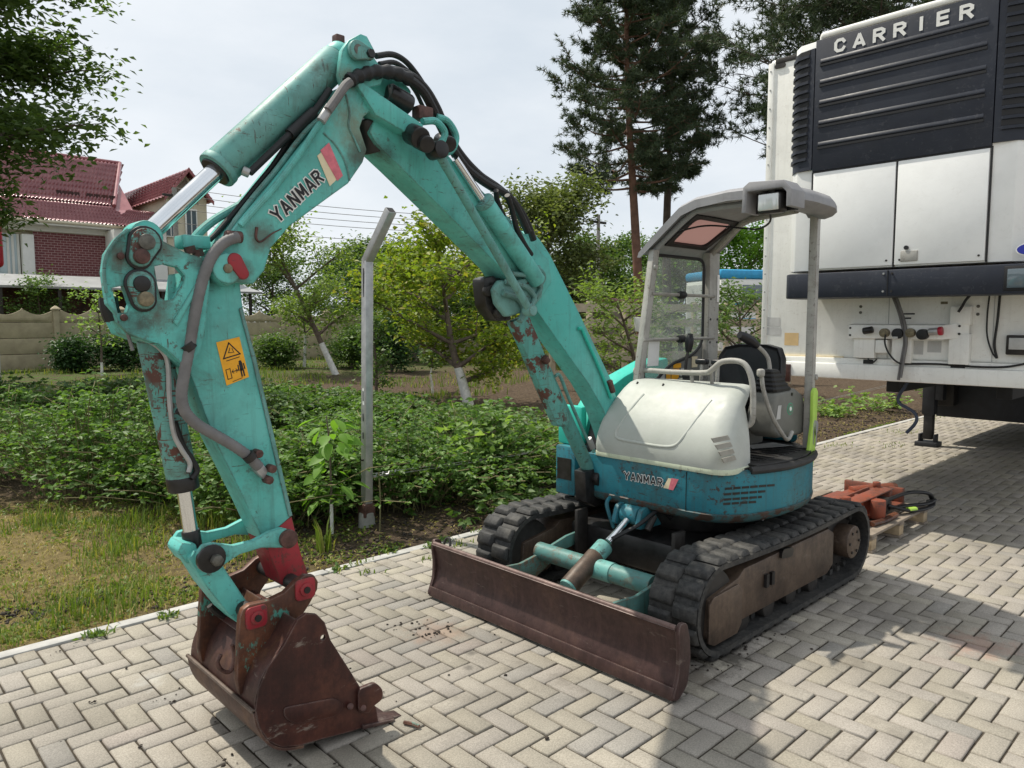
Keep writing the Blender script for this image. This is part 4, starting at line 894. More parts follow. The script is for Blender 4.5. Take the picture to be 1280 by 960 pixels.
# lime fender strip behind the near post, and sheet on floor
build('lime_strip', prism(nb(), rounded([PV(x, y, 1.955) for x, y in [(1004, 622), (1011, 622), (1019, 565), (1023, 490), (1020, 484), (1017, 490), (1016, 530), (1012, 560)]], 0.012), (0, 0.02, 0)), 'lime', EX, bevel=0.003)
flat_patch('floor_plate_label', [Vector((4.10, 2.20, 0.882)), Vector((4.38, 2.08, 0.882)), Vector((4.40, 2.22, 0.882)), Vector((4.20, 2.28, 0.882))], (0, 0, 1), 'grey_label', fm)
# ---- cover on the boom side of the machine
gc = [(3.66, 0.60), (3.66, 0.86), (3.72, 1.02), (3.86, 1.17), (4.10, 1.27), (4.40, 1.36), (4.62, 1.38), (4.62, 0.60)]
build('side_cover', prism(nb(), [Vector((u_, 3.16, z_)) for u_, z_ in gc], (0, 0.16, 0)), 'teal_bright', EX, bevel=0.02)
build('side_cover_face', box(nb(), (3.60, 3.12, 0.84), (3.66, 3.33, 1.10)), 'teal_bright', EX, bevel=0.02)
ft = build('front_guard', box(nb(), (3.55, 3.13, 0.52), (3.66, 3.30, 0.84)), 'teal_dark', EX, bevel=0.012)
build('guard_opening', box(nb(), (3.545, 3.16, 0.62), (3.56, 3.28, 0.76)), 'grease', ft, smooth=False)
# ---- boom, arm, linkage (traced on the machine's own upright planes)
AC = 2.78                                            # plane of the arm
def pin(name, c, r, v0, v1, mat, parent, n=22, bev=0.004):
    return build(name, cyl(nb(), (c.x, v0, c.z), (c.x, v1, c.z), r, n=n), mat, parent, bevel=bev)
def VL(px, V): return [PV(x, y, V) for x, y in px]
def link_shape(c0, r0, c1, r1, waist=0.0, n=10):
    """outline of a two-eyed link in the XZ plane"""
    d = (c1 - c0); a = math.atan2(d.z, d.x); out = []
    for i in range(n + 1): t = a + math.pi / 2 + math.pi * i / n; out.append(c0 + Vector((math.cos(t), 0, math.sin(t))) * r0)
    m = c0.lerp(c1, 0.5); nrm = Vector((-math.sin(a), 0, math.cos(a)))
    if waist: out.append(m - nrm * ((r0 + r1) / 2 - waist))
    for i in range(n + 1): t = a - math.pi / 2 + math.pi * i / n; out.append(c1 + Vector((math.cos(t), 0, math.sin(t))) * r1)
    if waist: out.append(m + nrm * ((r0 + r1) / 2 - waist))
    return out
# lower boom
lb_near = [(655, 292), (664, 287), (676, 300), (688, 318), (721, 384), (745, 434), (764, 474), (772, 500), (790, 545), (770, 560), (754, 512), (736, 480), (669, 386), (664, 345)]
lower_boom = build('lower_boom', prism(nb(), VL(lb_near, 2.87), (0, 0.15, 0)), 'teal', EX, bevel=0.008)
build('boom_foot', prism(nb(), VL([(760, 505), (790, 520), (800, 600), (765, 612), (752, 610), (750, 560)], 2.98), (0, 0.12, 0)), 'grease', EX, bevel=0.01)
build('guard_rod', tube(nb(), VL([(723, 411), (727, 411), (733, 424), (750, 462), (764, 498)], 2.855), 0.010, 8), 'teal_bright', lower_boom)
build('rod_bracket', cyl(nb(), PV(762, 476, 2.84), PV(766, 490, 2.84), 0.018, n=10), 'pin_rust', lower_boom)
# boom cylinder with its bent guard
b0, b1 = PV(650, 398, 2.93), PV(739, 594, 2.95); d = b1 - b0
bc = build('boom_cylinder', cyl(nb(), b0 + d * 0.30, b0 + d * 0.95, 0.043, n=26), 'teal_worn', EX, bevel=0.008)
build('cylinder_rod', cyl(nb(), b0, b0 + d * 0.4, 0.028, n=18), 'chrome', bc)
build('cylinder_foot', cyl(nb(), b1 - Vector((0, 0.09, 0.01)), b1 + Vector((0, 0.09, -0.01)), 0.05, n=20), 'grease', bc, bevel=0.008)
build('foot_clevis', prism(nb(), VL([(731, 590), (733, 628), (745, 634), (752, 630), (748, 585)], 2.90), (0, 0.09, 0)), 'grease', bc, bevel=0.008)
gd = build('cylinder_guard', prism(nb(), VL([(640, 402), (662, 393), (678, 432), (701, 490), (714, 526), (709, 534), (697, 533), (676, 485), (655, 435)], 2.875), (0, 0.055, 0)), 'teal_flaked', EX, bevel=0.014)
build('cylinder_pipe', tube(nb(), VL([(694, 470), (700, 470), (712, 500), (732, 545), (741, 557), (742, 566)], 2.87), 0.010, 8), 'teal_worn', bc)
build('pipe_union', cyl(nb(), PV(736, 548, 2.86), PV(741, 560, 2.86), 0.018, n=10), 'galvanised', bc)
build('guard_bolt', cyl(nb(), PV(680, 447, 2.86), PV(684, 452, 2.86), 0.022, n=10), 'pin_rust', gd)
# middle boom: a slim box that can swing sideways between its two upright pins
mb = [((462, 165), 2.70), ((474, 128), 2.70), ((500, 138), 2.70), ((540, 172), 2.72), ((590, 225), 2.75), ((640, 275), 2.79), ((686, 325), 2.83), ((690, 352), 2.85), ((672, 380), 2.855), ((645, 366), 2.83), ((624, 333), 2.80), ((564, 272), 2.75), ((500, 208), 2.71), ((471, 180), 2.70)]
mid_boom = build('middle_boom', prism(nb(), [PV(x, y, v) for (x, y), v in mb], (0, 0.16, 0)), 'teal', EX, bevel=0.008)
# pivot knuckle between lower and middle boom: stacked ears on an upright pin
kn = [(634, 396), (622, 380), (618, 362), (626, 350), (640, 352), (665, 345), (676, 330), (682, 345), (678, 372), (664, 388), (640, 395)]
for i, (dv, m_) in enumerate(((0.0, 'teal_worn'), (0.055, 'grease'), (0.11, 'teal_worn'), (0.15, 'grease'))):
    s = 1.0 if m_ == 'teal_worn' else 0.86; cxp, cyp = 642, 365
    build('knuckle_ear', prism(nb(), VL([(cxp + (x - cxp) * s, cyp + (y - cyp) * s) for x, y in kn], 2.80 + dv), (0, 0.042, 0)), m_, EX, bevel=0.012, seg=3)
kp0, kp1 = PV(612, 352, 2.90), PV(630, 396, 2.90); build('knuckle_pin', cyl(nb(), kp0, kp1, 0.060, n=20), 'grease', EX, bevel=0.014)
build('knuckle_casting', prism(nb(), rounded(VL([(604, 348), (618, 344), (632, 372), (640, 400), (622, 402), (608, 384)], 2.86), 0.02), (0, 0.09, 0)), 'grease', EX, bevel=0.012, seg=3)
for x_, y_ in ((609, 364), (622, 391)): pin('casting_bolt', PV(x_, y_, 2.85), 0.026, 2.835, 2.865, 'dark_steel', EX, n=14)
for (x0, y0), (x1, y1), r in (((632, 352), (668, 372), 0.030), ((640, 342), (676, 358), 0.026), ((652, 332), (680, 346), 0.024), ((628, 366), (655, 388), 0.034)):
    build('knuckle_rib', tube(nb(), VL([(x0, y0), ((x0 + x1) / 2 + 6, (y0 + y1) / 2 - 4), (x1, y1), (x1 - 6, y1 + 14)], 2.79), r * 0.5, 10), 'teal_worn', EX)
# parallel rod and swing cylinder along the middle boom
r0, r1 = PV(546, 188, 2.62), PV(662, 388, 2.72)
pr = build('parallel_rod', cyl(nb(), r0, r1, 0.020, n=16), 'teal_worn', EX)
pin('rod_end', r0, 0.038, 2.58, 2.66, 'grease', pr)
build('rod_end', cyl(nb(), r1 - Vector((0, 0.03, 0)), r1 + Vector((0, 0.03, 0)), 0.030, n=16), 'teal_worn', pr, bevel=0.006)
s0, s1 = PV(555, 178, 2.72), PV(672, 352, 2.79); d = s1 - s0
sw = build('swing_cylinder', cyl(nb(), s0 + d * 0.40, s1, 0.046, n=24), 'teal', EX, bevel=0.006)
build('cylinder_gland', cyl(nb(), s0 + d * 0.375, s0 + d * 0.41, 0.050, n=24), 'teal_worn', sw, bevel=0.005)
build('cylinder_rod', cyl(nb(), s0 + d * 0.1, s0 + d * 0.39, 0.020, n=16), 'chrome', sw)
build('rod_clevis', tube(nb(), VL([(528, 152), (545, 152), (556, 166), (550, 180), (538, 186)], 2.66), 0.016, 10), 'teal', sw)
build('rod_clevis', tube(nb(), VL([(545, 146), (560, 152), (570, 170), (566, 186), (556, 192)], 2.72), 0.016, 10), 'teal', sw)
for (x, y), v, r in (((520, 170), 2.62, 0.045), ((528, 178), 2.60, 0.036), ((556, 178), 2.70, 0.036)):
    c = PV(x, y, v); build('swing_pin', cyl(nb(), c - Vector((0.01, 0.05, 0.02)), c + Vector((0.01, 0.05, 0.02)), r, n=18), 'grease', sw, bevel=0.008)
# boom head: plates that carry the arm and the base of the arm cylinder
bh = [(297, 353), (317, 355), (331, 338), (339, 310), (362, 283), (411, 247), (436, 229), (454, 203), (459, 187), (450, 160), (455, 146), (467, 136), (452, 112), (440, 103), (428, 108), (411, 146), (377, 183), (340, 231), (310, 265), (288, 292), (268, 326), (265, 340), (272, 353), (284, 358)]
boom_head = build('boom_head', prism(nb(), VL(bh, 2.665), (0, 0.23, 0)), 'teal', EX, bevel=0.007)
ear = [(428, 108), (424, 92), (428, 62), (436, 50), (451, 42), (459, 45), (468, 62), (468, 72), (482, 92), (476, 106), (452, 112), (440, 114)]
hd = []
for v in (2.668, 2.855):
    hd.append(build('cylinder_ear', prism(nb(), VL(ear, v), (0, 0.030, 0)), 'teal', boom_head, bevel=0.005))
eb_ = PV(445, 64, 2.66); e2 = PV(459, 69, 2.65)
build('pin_keeper', prism(nb(), [q + Vector((0, -0.02, 0)) for q in link_shape(eb_, 0.040, e2, 0.024)], (0, 0.022, 0)), 'teal_worn', boom_head, bevel=0.004)
build('keeper_bolt', cyl(nb(), e2 + Vector((0, -0.035, 0)), e2, 0.018, n=6), 'grease', boom_head, smooth=False)
build('keeper_bolt', cyl(nb(), eb_ + Vector((0, -0.024, 0)), eb_, 0.022, n=16), 'pin_grey', boom_head)
# flange that reaches back to the parallel rod, and the round top of the upright pin housing
build('rod_flange', prism(nb(), VL([(446, 106), (452, 101), (530, 156), (526, 168), (505, 164), (470, 144)], 2.645), (0, 0.09, 0)), 'teal', boom_head, bevel=0.006)
build('pin_housing', prism(nb(), VL([(462, 112), (466, 98), (482, 94), (504, 100), (517, 113), (514, 124), (498, 132), (480, 128)], 2.74), (0, 0.14, 0)), 'teal', boom_head, bevel=0.02, seg=3)
build('pin_top', cyl(nb(), PV(484, 116, 2.72), PV(512, 132, 2.72), 0.045, n=18), 'grease', boom_head, bevel=0.01)
build('pin_lower', cyl(nb(), PV(455, 148, 2.76), PV(466, 190, 2.78), 0.06, n=18), 'grease', boom_head, bevel=0.01)
# grooves pressed into the head plate
for pts, m_ in (([(432, 118), (437, 140), (436, 158), (444, 176), (450, 190)], 'teal_worn'), ([(404, 166), (420, 182), (432, 204), (437, 226)], 'teal_worn')):
    build('weld_bead', tube(nb(), VL(pts, 2.664), 0.0045, 6), m_, boom_head)
# name on the head plate
pl, prr = PV(341, 273, 2.664), PV(401, 217, 2.664)
lettering(boom_head, 'YANMAR', pl, prr, (0, -1, 0), 0.051, (0.085, 0.105), 0.0)
# the arm pivot end of the head: bosses, grease fittings
pv = PV(281, 336, 2.66)
pb = build('pivot_boss', cyl(nb(), (pv.x, 2.635, pv.z), (pv.x, 2.925, pv.z), 0.054, n=28), 'teal', boom_head, bevel=0.006)
build('pivot_pin', cyl(nb(), (pv.x, 2.628, pv.z), (pv.x, 2.64, pv.z), 0.017, n=16), 'pin_brass', boom_head, bevel=0.003)
q0, q1 = PV(293, 326, 2.64), PV(303, 342, 2.64)
build('pivot_keeper', prism(nb(), [q + Vector((0, -0.012, 0)) for q in link_shape(q0, 0.028, q1, 0.022)], (0, 0.02, 0)), 'red_paint', boom_head, bevel=0.005)
c = PV(292, 296, 2.65); build('hose_clamp', cyl(nb(), c + Vector((-0.03, 0, 0)), c + Vector((0.03, 0, 0.0)), 0.022, n=14), 'pin_rust', boom_head, bevel=0.005)
# a dent with rust, pressed into the plate
build('rust_dent', tube(nb(), VL([(321, 284), (320, 297), (326, 302), (340, 292), (352, 286)], 2.663), lambda t: 0.006 * (1 - 0.7 * t), 8), 'pin_rust', boom_head)
# arm cylinder
c0, c1 = PV(420, 76, AC), PV(178, 297, AC); d = c1 - c0
ac = build('arm_cylinder', cyl(nb(), c0, PV(273, 211, AC), 0.069, n=32), 'teal_worn', EX, bevel=0.01)
build('cylinder_head_ring', cyl(nb(), PV(277, 207, AC), PV(270, 214, AC), 0.074, n=32), 'teal_worn', ac, bevel=0.004)
build('cylinder_seal', cyl(nb(), PV(273, 211, AC), PV(268, 216, AC), 0.058, n=28), 'grease', ac, bevel=0.004)
build('cylinder_rod', cyl(nb(), PV(273, 211, AC), PV(190, 288, AC), 0.034, n=28), 'chrome', ac)
build('rod_eye', cyl(nb(), c1 - Vector((0, 0.05, 0)), c1 + Vector((0, 0.05, 0)), 0.055, n=22), 'teal', ac, bevel=0.006)
build('cylinder_cap', cyl(nb(), PV(430, 66, AC), c0, 0.058, 0.066, n=28), 'teal', ac, bevel=0.01)
build('breather', box(nb(), tuple(PV(423, 55, AC) - Vector((0.02, 0.02, 0.02))), tuple(PV(423, 48, AC) + Vector((0.02, 0.02, 0.012)))), 'pin_rust', ac, bevel=0.006)
build('oil_port', cyl(nb(), PV(303, 213, 2.72), PV(312, 217, 2.71), 0.018, n=12), 'galvanised', ac, bevel=0.003)
build('port_hose', tube(nb(), VL([(312, 216), (335, 194), (362, 168), (392, 140), (412, 112)], 2.71), 0.014, 10), 'black_rubber', ac)
build('port_sleeve', cyl(nb(), PV(362, 168, 2.71), PV(392, 140, 2.71), 0.022, n=12), 'black_rubber', ac)
# pipes and hoses that run down the head
def pipe(px, V, r, mat, par=None, nm='pipe'): return build(nm, tube(nb(), VL(px, V), r, 10, 5), mat, par or boom_head)
pipe([(408, 146), (396, 160), (372, 196), (345, 232), (322, 258), (300, 282)], 2.645, 0.012, 'teal')
pipe([(404, 141), (380, 170), (356, 202), (338, 232), (326, 248)], 2.73, 0.012, 'teal')
pipe([(352, 220), (330, 240), (312, 250), (290, 262), (268, 275), (250, 290), (240, 303)], 2.80, 0.016, 'teal')
pipe([(400, 148), (378, 160), (358, 182), (340, 208), (318, 235), (296, 262), (272, 290), (262, 300)], 2.76, 0.010, 'black_rubber', nm='hose')
pipe([(396, 150), (374, 168), (354, 192), (336, 216), (314, 240), (290, 268), (268, 294)], 2.79, 0.009, 'black_rubber', nm='hose')
pipe([(402, 146), (382, 164), (362, 190), (344, 214), (322, 240), (300, 268), (280, 298)], 2.70, 0.010, 'teal_worn')
build('pipe_joint', box(nb(), tuple(PV(240, 303, 2.80) - Vector((0.05, 0.05, 0.025))), tuple(PV(240, 303, 2.80) + Vector((0.05, 0.04, 0.022)))), 'teal', boom_head, bevel=0.006)
for x, y in ((236, 308), (246, 312)): build('hose_nut', cyl(nb(), PV(x, y, 2.74), PV(x + 3, y + 9, 2.74), 0.020, n=6), 'pin_rust', boom_head, smooth=False)
build('hose_union', cyl(nb(), PV(401, 152, 2.635), PV(413, 133, 2.635), 0.019, n=12), 'galvanised', boom_head, bevel=0.003)
pipe([(410, 138), (420, 124), (431, 108), (438, 102)], 2.62, 0.018, 'hose_grey', nm='hose')
# hose bundle over the top of the boom
bundle = [[(432, 104), (445, 98), (462, 92), (485, 92), (508, 98), (527, 112), (540, 134), (551, 158), (565, 185), (585, 212), (612, 232), (634, 244), (648, 264), (660, 290)],
          [(434, 102), (450, 94), (470, 88), (494, 88), (516, 96), (533, 112), (547, 136), (558, 162), (574, 190), (598, 217), (625, 236), (644, 254), (658, 276), (667, 300)],
          [(470, 70), (490, 68), (506, 76), (520, 92), (534, 114), (548, 140), (560, 166), (580, 196), (606, 222), (632, 240), (650, 262), (664, 286)],
          [(474, 80), (492, 78), (506, 86), (518, 98), (530, 112), (541, 134), (550, 160), (563, 188), (580, 215), (596, 236)],
          [(478, 84), (500, 92), (518, 112), (528, 132), (533, 142)],
          [(620, 238), (622, 252), (632, 276), (646, 300), (660, 316)],
          [(634, 244), (640, 262), (646, 286), (656, 306), (664, 318)]]
vs_ = [2.66, 2.68, 2.78, 2.74, 2.80, 2.74, 2.70]; rs_ = [0.021, 0.018, 0.013, 0.011, 0.010, 0.014, 0.014]
for px, v, r in zip(bundle, vs_, rs_):
    n_ = len(px); build('hydraulic_hose', tube(nb(), [PV(x, y, v + 0.16 * i / n_) for i, (x, y) in enumerate(px)], r, 10, 5), 'black_rubber', EX)
build('hose_wrap', tube(nb(), [PV(x, y, 2.65) for x, y in [(436, 101), (452, 94), (470, 90), (492, 91), (512, 99)]], lambda t: 0.027 + 0.004 * math.sin(t * 40), 12), 'black_rubber', EX)
build('hose_clip', box(nb(), tuple(PV(526, 142, 2.72) - Vector((0.03, 0.03, 0.03))), tuple(PV(526, 142, 2.72) + Vector((0.05, 0.03, 0.03)))), 'pin_rust', EX, bevel=0.008)
# ---- arm
arm_low = [(258, 352), (300, 352), (304, 384), (320, 450), (335, 515), (350, 580), (364, 643), (376, 690), (386, 718), (372, 738), (352, 730), (333, 686), (307, 628), (268, 549), (236, 462), (226, 440)]
split_a, split_b = (340, 676), (368, 648)
AN, AW = 2.71, 0.14
upper = [(258, 352), (300, 352), (304, 384), (320, 450), (335, 515), (350, 580), (365, 645), (329, 676), (307, 628), (268, 549), (236, 462), (226, 440)]
arm = build('arm', prism(nb(), VL(upper, AN), (0, AW, 0)), 'teal', EX, bevel=0.006)
build('arm_tip', prism(nb(), VL([(365, 645), (376, 690), (386, 718), (374, 738), (352, 731), (340, 700), (329, 676)], AN - 0.001), (0, AW + 0.002, 0)), 'red_paint', arm, bevel=0.006)
build('arm_edge_strip', prism(nb(), VL([(303, 384), (321, 450), (351, 580), (366, 645), (361, 646), (346, 582), (316, 452), (299, 386)], AN - 0.006), (0, 0.008, 0)), 'teal_worn', arm, bevel=0.002)
head = [(131, 362), (128, 340), (131, 318), (143, 300), (158, 287), (170, 284), (184, 288), (205, 302), (232, 316), (252, 322), (260, 336), (262, 352), (258, 400), (250, 440), (236, 462), (215, 442), (200, 430), (180, 424), (160, 416), (148, 404), (144, 391), (134, 380)]
hole = [(193, 333), (206, 330), (222, 334), (231, 345), (229, 354), (217, 374), (207, 376), (200, 372), (196, 352)]
hole2 = [(140, 360), (154, 357), (162, 380), (158, 391), (147, 391)]
for v in (2.655, 2.87):
    hp = build('arm_head_plate', prism(nb(), VL(head, v), (0, 0.032, 0), [VL(hole, v), VL(hole2, v)]), 'teal_head', arm, smooth=False)
build('arm_head_web', prism(nb(), VL([(234, 340), (262, 342), (256, 420), (238, 455), (214, 432), (228, 380)], 2.685), (0, 0.19, 0)), 'teal_head', arm, bevel=0.005)
build('arm_head_front', prism(nb(), VL([(150, 396), (160, 392), (205, 424), (236, 455), (228, 460), (196, 432), (160, 418)], 2.685), (0, 0.19, 0)), 'teal_head', arm, bevel=0.004)
build('head_lining', tube(nb(), VL([(135, 372), (137, 386), (142, 400)], 2.76), 0.03, 10), 'black_rubber', arm)
build('head_rim', tube(nb(), VL([(133, 366), (130, 342), (133, 320), (146, 299), (160, 287)], 2.650), 0.006, 6), 'teal_worn', arm)
build('gusset', prism(nb(), VL([(216, 402), (222, 408), (252, 356), (246, 352)], 2.650), (0, 0.006, 0)), 'teal', arm, bevel=0.002)
for (x0, y0), (x1, y1), r0_, r1_, m0, m1 in (((181, 303), (174, 321), 0.046, 0.034, 'pin_grey', 'pin_rust'), ((175, 355), (179, 374), 0.042, 0.034, 'grease', 'pin_brass')):
    A, B = PV(x0, y0, 2.65), PV(x1, y1, 2.65)
    build('pin_seal', prism(nb(), [q + Vector((0, -0.006, 0)) for q in link_shape(A, r0_ + 0.009, B, r1_ + 0.009)], (0, 0.012, 0)), 'grease', arm, bevel=0.003)
    build('pin_plate', prism(nb(), [q + Vector((0, -0.016, 0)) for q in link_shape(A, r0_, B, r1_)], (0, 0.014, 0)), 'teal_flaked', arm, bevel=0.004)
    pin('head_pin', A, 0.027, 2.622, 2.645, m0, arm); pin('plate_bolt', B, 0.025, 2.612, 2.645, m1, arm, n=18)
for x, y in ((151, 320), (155, 397)): pin('small_bolt', PV(x, y, 2.65), 0.012, 2.645, 2.66, 'pin_rust', arm, n=10, bev=0.002)
# warning decal on the arm
def arm_pt(a, b):  # a across 0..1, b down 0..1
    q00, q10, q01, q11 = (270, 428), (299, 421), (283, 482), (311, 471)
    x = (q00[0] * (1 - a) + q10[0] * a) * (1 - b) + (q01[0] * (1 - a) + q11[0] * a) * b
    y = (q00[1] * (1 - a) + q10[1] * a) * (1 - b) + (q01[1] * (1 - a) + q11[1] * a) * b
    return PV(x, y, AN - 0.0005)
dec = flat_patch('warning_decal', [arm_pt(0, 0), arm_pt(1, 0), arm_pt(1, 1), arm_pt(0, 1)], (0, -1, 0), 'yellow_print', arm, 0.001)
def stroke(pts, w_, nm='decal_mark', closed=False):
    P_ = [arm_pt(*p) for p in pts]
    if closed: P_.append(P_[0])
    for a_, b_ in zip(P_, P_[1:]):
        e = (b_ - a_).normalized(); s = e.cross(Vector((0, 1, 0))) * w_
        build(nm, prism(nb(), [a_ - e * w_ + s + Vector((0, -0.0028, 0)), b_ + e * w_ + s + Vector((0, -0.0028, 0)), b_ + e * w_ - s + Vector((0, -0.0028, 0)), a_ - e * w_ - s + Vector((0, -0.0028, 0))], (0, 0.0008, 0)), 'black_print', dec, smooth=False)
stroke([(0.14, 0.40), (0.50, 0.08), (0.86, 0.40)], 0.0022, closed=True)
stroke([(0.50, 0.20), (0.40, 0.30), (0.56, 0.32)], 0.0012); stroke([(0.58, 0.22), (0.62, 0.33)], 0.0012)
stroke([(0.25, 0.47), (0.80, 0.465)], 0.0014)
stroke([(0.12, 0.66), (0.30, 0.66), (0.30, 0.88), (0.12, 0.88)], 0.0014, closed=True)
stroke([(0.36, 0.75), (0.60, 0.75)], 0.0014); stroke([(0.42, 0.71), (0.36, 0.75), (0.42, 0.79)], 0.0012); stroke([(0.54, 0.71), (0.60, 0.75), (0.54, 0.79)], 0.0012)
c = arm_pt(0.78, 0.58); build('decal_mark', prism(nb(), [q + Vector((0, -0.003, 0)) for q in disc_ring(c, 0.0055, (0, 1, 0), 12)], (0, 0.001, 0)), 'black_print', dec, smooth=False)
stroke([(0.78, 0.64), (0.78, 0.76)], 0.0065); stroke([(0.66, 0.65), (0.65, 0.77)], 0.0022); stroke([(0.90, 0.65), (0.91, 0.77)], 0.0022)
stroke([(0.73, 0.76), (0.73, 0.92)], 0.0028); stroke([(0.83, 0.76), (0.83, 0.92)], 0.0028); stroke([(0.30, 0.965), (0.72, 0.96)], 0.001)
# corrugated hose down the arm
hz = [(298, 296), (282, 302), (268, 316), (258, 336), (250, 362), (243, 396), (237, 432), (230, 470), (227, 495), (232, 515), (246, 530), (266, 542), (290, 556), (310, 570), (324, 584)]
build('corrugated_hose', tube(nb(), [PV(x, y, 2.635 + 0.03 * min(1, i / 8)) for i, (x, y) in enumerate(hz)], 0.0195, 12, 9, rib=0.07), 'hose_grey', EX)
for x, y in ((236, 433), (312, 571)):
    c = PV(x, y, 2.655); build('hose_band', cyl(nb(), c + Vector((-0.008, 0, 0.010)), c + Vector((0.008, 0, -0.010)), 0.024, n=14), 'dark_steel', EX)
vb = build('hose_valve', prism(nb(), VL([(313, 578), (322, 572), (336, 588), (331, 600), (322, 592)], 2.67), (0, 0.04, 0)), 'galvanised', EX, bevel=0.006)
for x, y in ((323, 567), (340, 586), (336, 600)):
    c = PV(x, y, 2.66); build('valve_nut', cyl(nb(), c + Vector((0, -0.012, 0)), c + Vector((0, 0.03, 0)), 0.017, n=8), 'pin_rust', vb, bevel=0.003)
# bucket cylinder
g0, g1 = PV(191, 424, AC), PV(240, 690, AC)
bcy = build('bucket_cylinder', cyl(nb(), g0, PV(229, 603, AC), 0.054, n=28), 'teal_flaked', EX, bevel=0.008)
build('cylinder_seal', cyl(nb(), PV(227, 594, AC), PV(230, 612, AC), 0.056, n=28), 'grease', bcy, bevel=0.006)
build('cylinder_rod', cyl(nb(), PV(230, 610, AC), PV(240, 675, AC), 0.027, n=24), 'chrome', bcy)
build('rod_eye', cyl(nb(), PV(238, 662, AC), PV(243, 694, AC), 0.033, n=20), 'grease', bcy, bevel=0.008)
build('cylinder_pipe', tube(nb(), VL([(160, 408), (172, 420), (190, 428), (204, 440), (210, 456), (212, 500), (217, 540), (226, 560), (237, 578), (236, 590)], 2.715), 0.009, 8), 'galvanised', bcy)
build('cylinder_hose', tube(nb(), VL([(164, 410), (180, 418), (205, 428), (228, 445), (236, 470)], 2.73), 0.012, 8), 'black_rubber', bcy)
build('return_hose', tube(nb(), VL([(218, 528), (228, 556), (240, 575), (246, 588), (240, 598)], 2.72), 0.012, 8), 'black_rubber', bcy)
build('hose_tail', tube(nb(), VL([(150, 400), (158, 412), (162, 425), (166, 438)], 2.70), 0.006, 6), 'hose_grey', bcy)
build('arm_branch_hose', tube(nb(), VL([(222, 512), (234, 520), (252, 534), (270, 543)], 2.69), 0.014, 8), 'black_rubber', EX)
# bucket links
lp = PV(262, 697, 2.66); tp = PV(357, 672, 2.66); hp_ = PV(322, 772, 2.66)
def side_link(v, w_=0.028):
    pts = [(246, 690), (252, 681), (264, 678), (290, 681), (315, 675), (335, 664), (350, 659), (362, 662), (367, 671), (362, 682), (350, 684), (325, 684), (298, 692), (280, 704), (268, 712), (252, 711), (245, 702)]
    return build('bucket_link', prism(nb(), [Vector((q.x, v, q.z)) for q in VL(pts, 2.66)], (0, w_, 0)), 'teal', EX, bevel=0.005)
n_link = side_link(2.645); f_link = side_link(2.885)
pin('link_pin', lp, 0.052, 2.635, 2.66, 'grease', n_link); pin('link_bolt', lp + Vector((0.012, 0, -0.004)), 0.022, 2.61, 2.65, 'pin_grey', n_link, n=6)
pin('link_pin', tp, 0.036, 2.625, 2.66, 'pin_rust', n_link); pin('link_shaft', lp, 0.024, 2.66, 2.90, 'dark_steel', n_link); pin('link_shaft', tp, 0.024, 2.66, 2.90, 'dark_steel', n_link)
hl = build('tipping_link', prism(nb(), [Vector((q.x, 2.695, q.z)) for q in VL([(238, 700), (246, 690), (266, 690), (278, 704), (310, 752), (318, 775), (304, 784), (288, 770), (262, 738)], 2.68)], (0, 0.15, 0)), 'teal', EX, bevel=0.008)
build('link_lug', prism(nb(), VL([(222, 690), (228, 678), (246, 680), (250, 700), (234, 706)], 2.72), (0, 0.12, 0)), 'teal', hl, bevel=0.01)
# ---- bucket
BN, BW = 2.475, 0.61
side_px = [(372, 775), (383, 767), (396, 768), (406, 778), (413, 800), (436, 836), (452, 862), (470, 884), (473, 902), (440, 914), (398, 925), (374, 932), (352, 934), (336, 927), (324, 910), (319, 888), (323, 862), (335, 834), (355, 807)]
bucket = build('bucket', prism(nb(), VL(side_px, BN), (0, 0.016, 0), [disc_ring(PV(404, 797, BN), 0.011, (0, 1, 0), 12)]), 'rust_bucket', EX, smooth=False)
far_side = build('side_plate', prism(nb(), [Vector((q.x, BN + BW - 0.016, q.z)) for q in VL(side_px, BN)], (0, 0.016, 0)), 'rust_bucket', bucket, bevel=0.004)
# shell: the back plate rolled round from the hinge to the lip
prof = [PV(x, y, BN) for x, y in [(372, 775), (355, 807), (335, 834), (323, 862), (319, 888), (324, 910), (336, 927), (352, 934), (374, 932), (398, 925), (440, 914), (473, 902)]]
prof = spline(prof, 4); cen = PV(390, 860, BN)
inner = [p + (cen - p).normalized() * 0.014 for p in prof]
bm = nb(); ring = prof + inner[::-1]
loft(bm, [[Vector((p.x, v, p.z)) for p in ring] for v in (BN + 0.005, BN + BW * 0.35, BN + BW * 0.7, BN + BW - 0.005)])
shell = build('shell', bm, 'rust_shell', bucket, ang=30)
# doubled wear plate low on the back, with its weld seam
wp = [p for p in prof[16:34]]; outw = [p - (cen - p).normalized() * 0.010 for p in wp]
build('wear_plate', loft(nb(), [[Vector((p.x, v, p.z)) for p in wp + outw[::-1]] for v in (BN - 0.006, BN + BW + 0.006)]), 'rust_shell', shell, ang=30)
build('weld_seam', cyl(nb(), outw[0] + Vector((0, -0.006 + BN - outw[0].y, 0)), Vector((outw[0].x, BN + BW + 0.006, outw[0].z)), 0.008, n=8), 'rust_frame', shell)
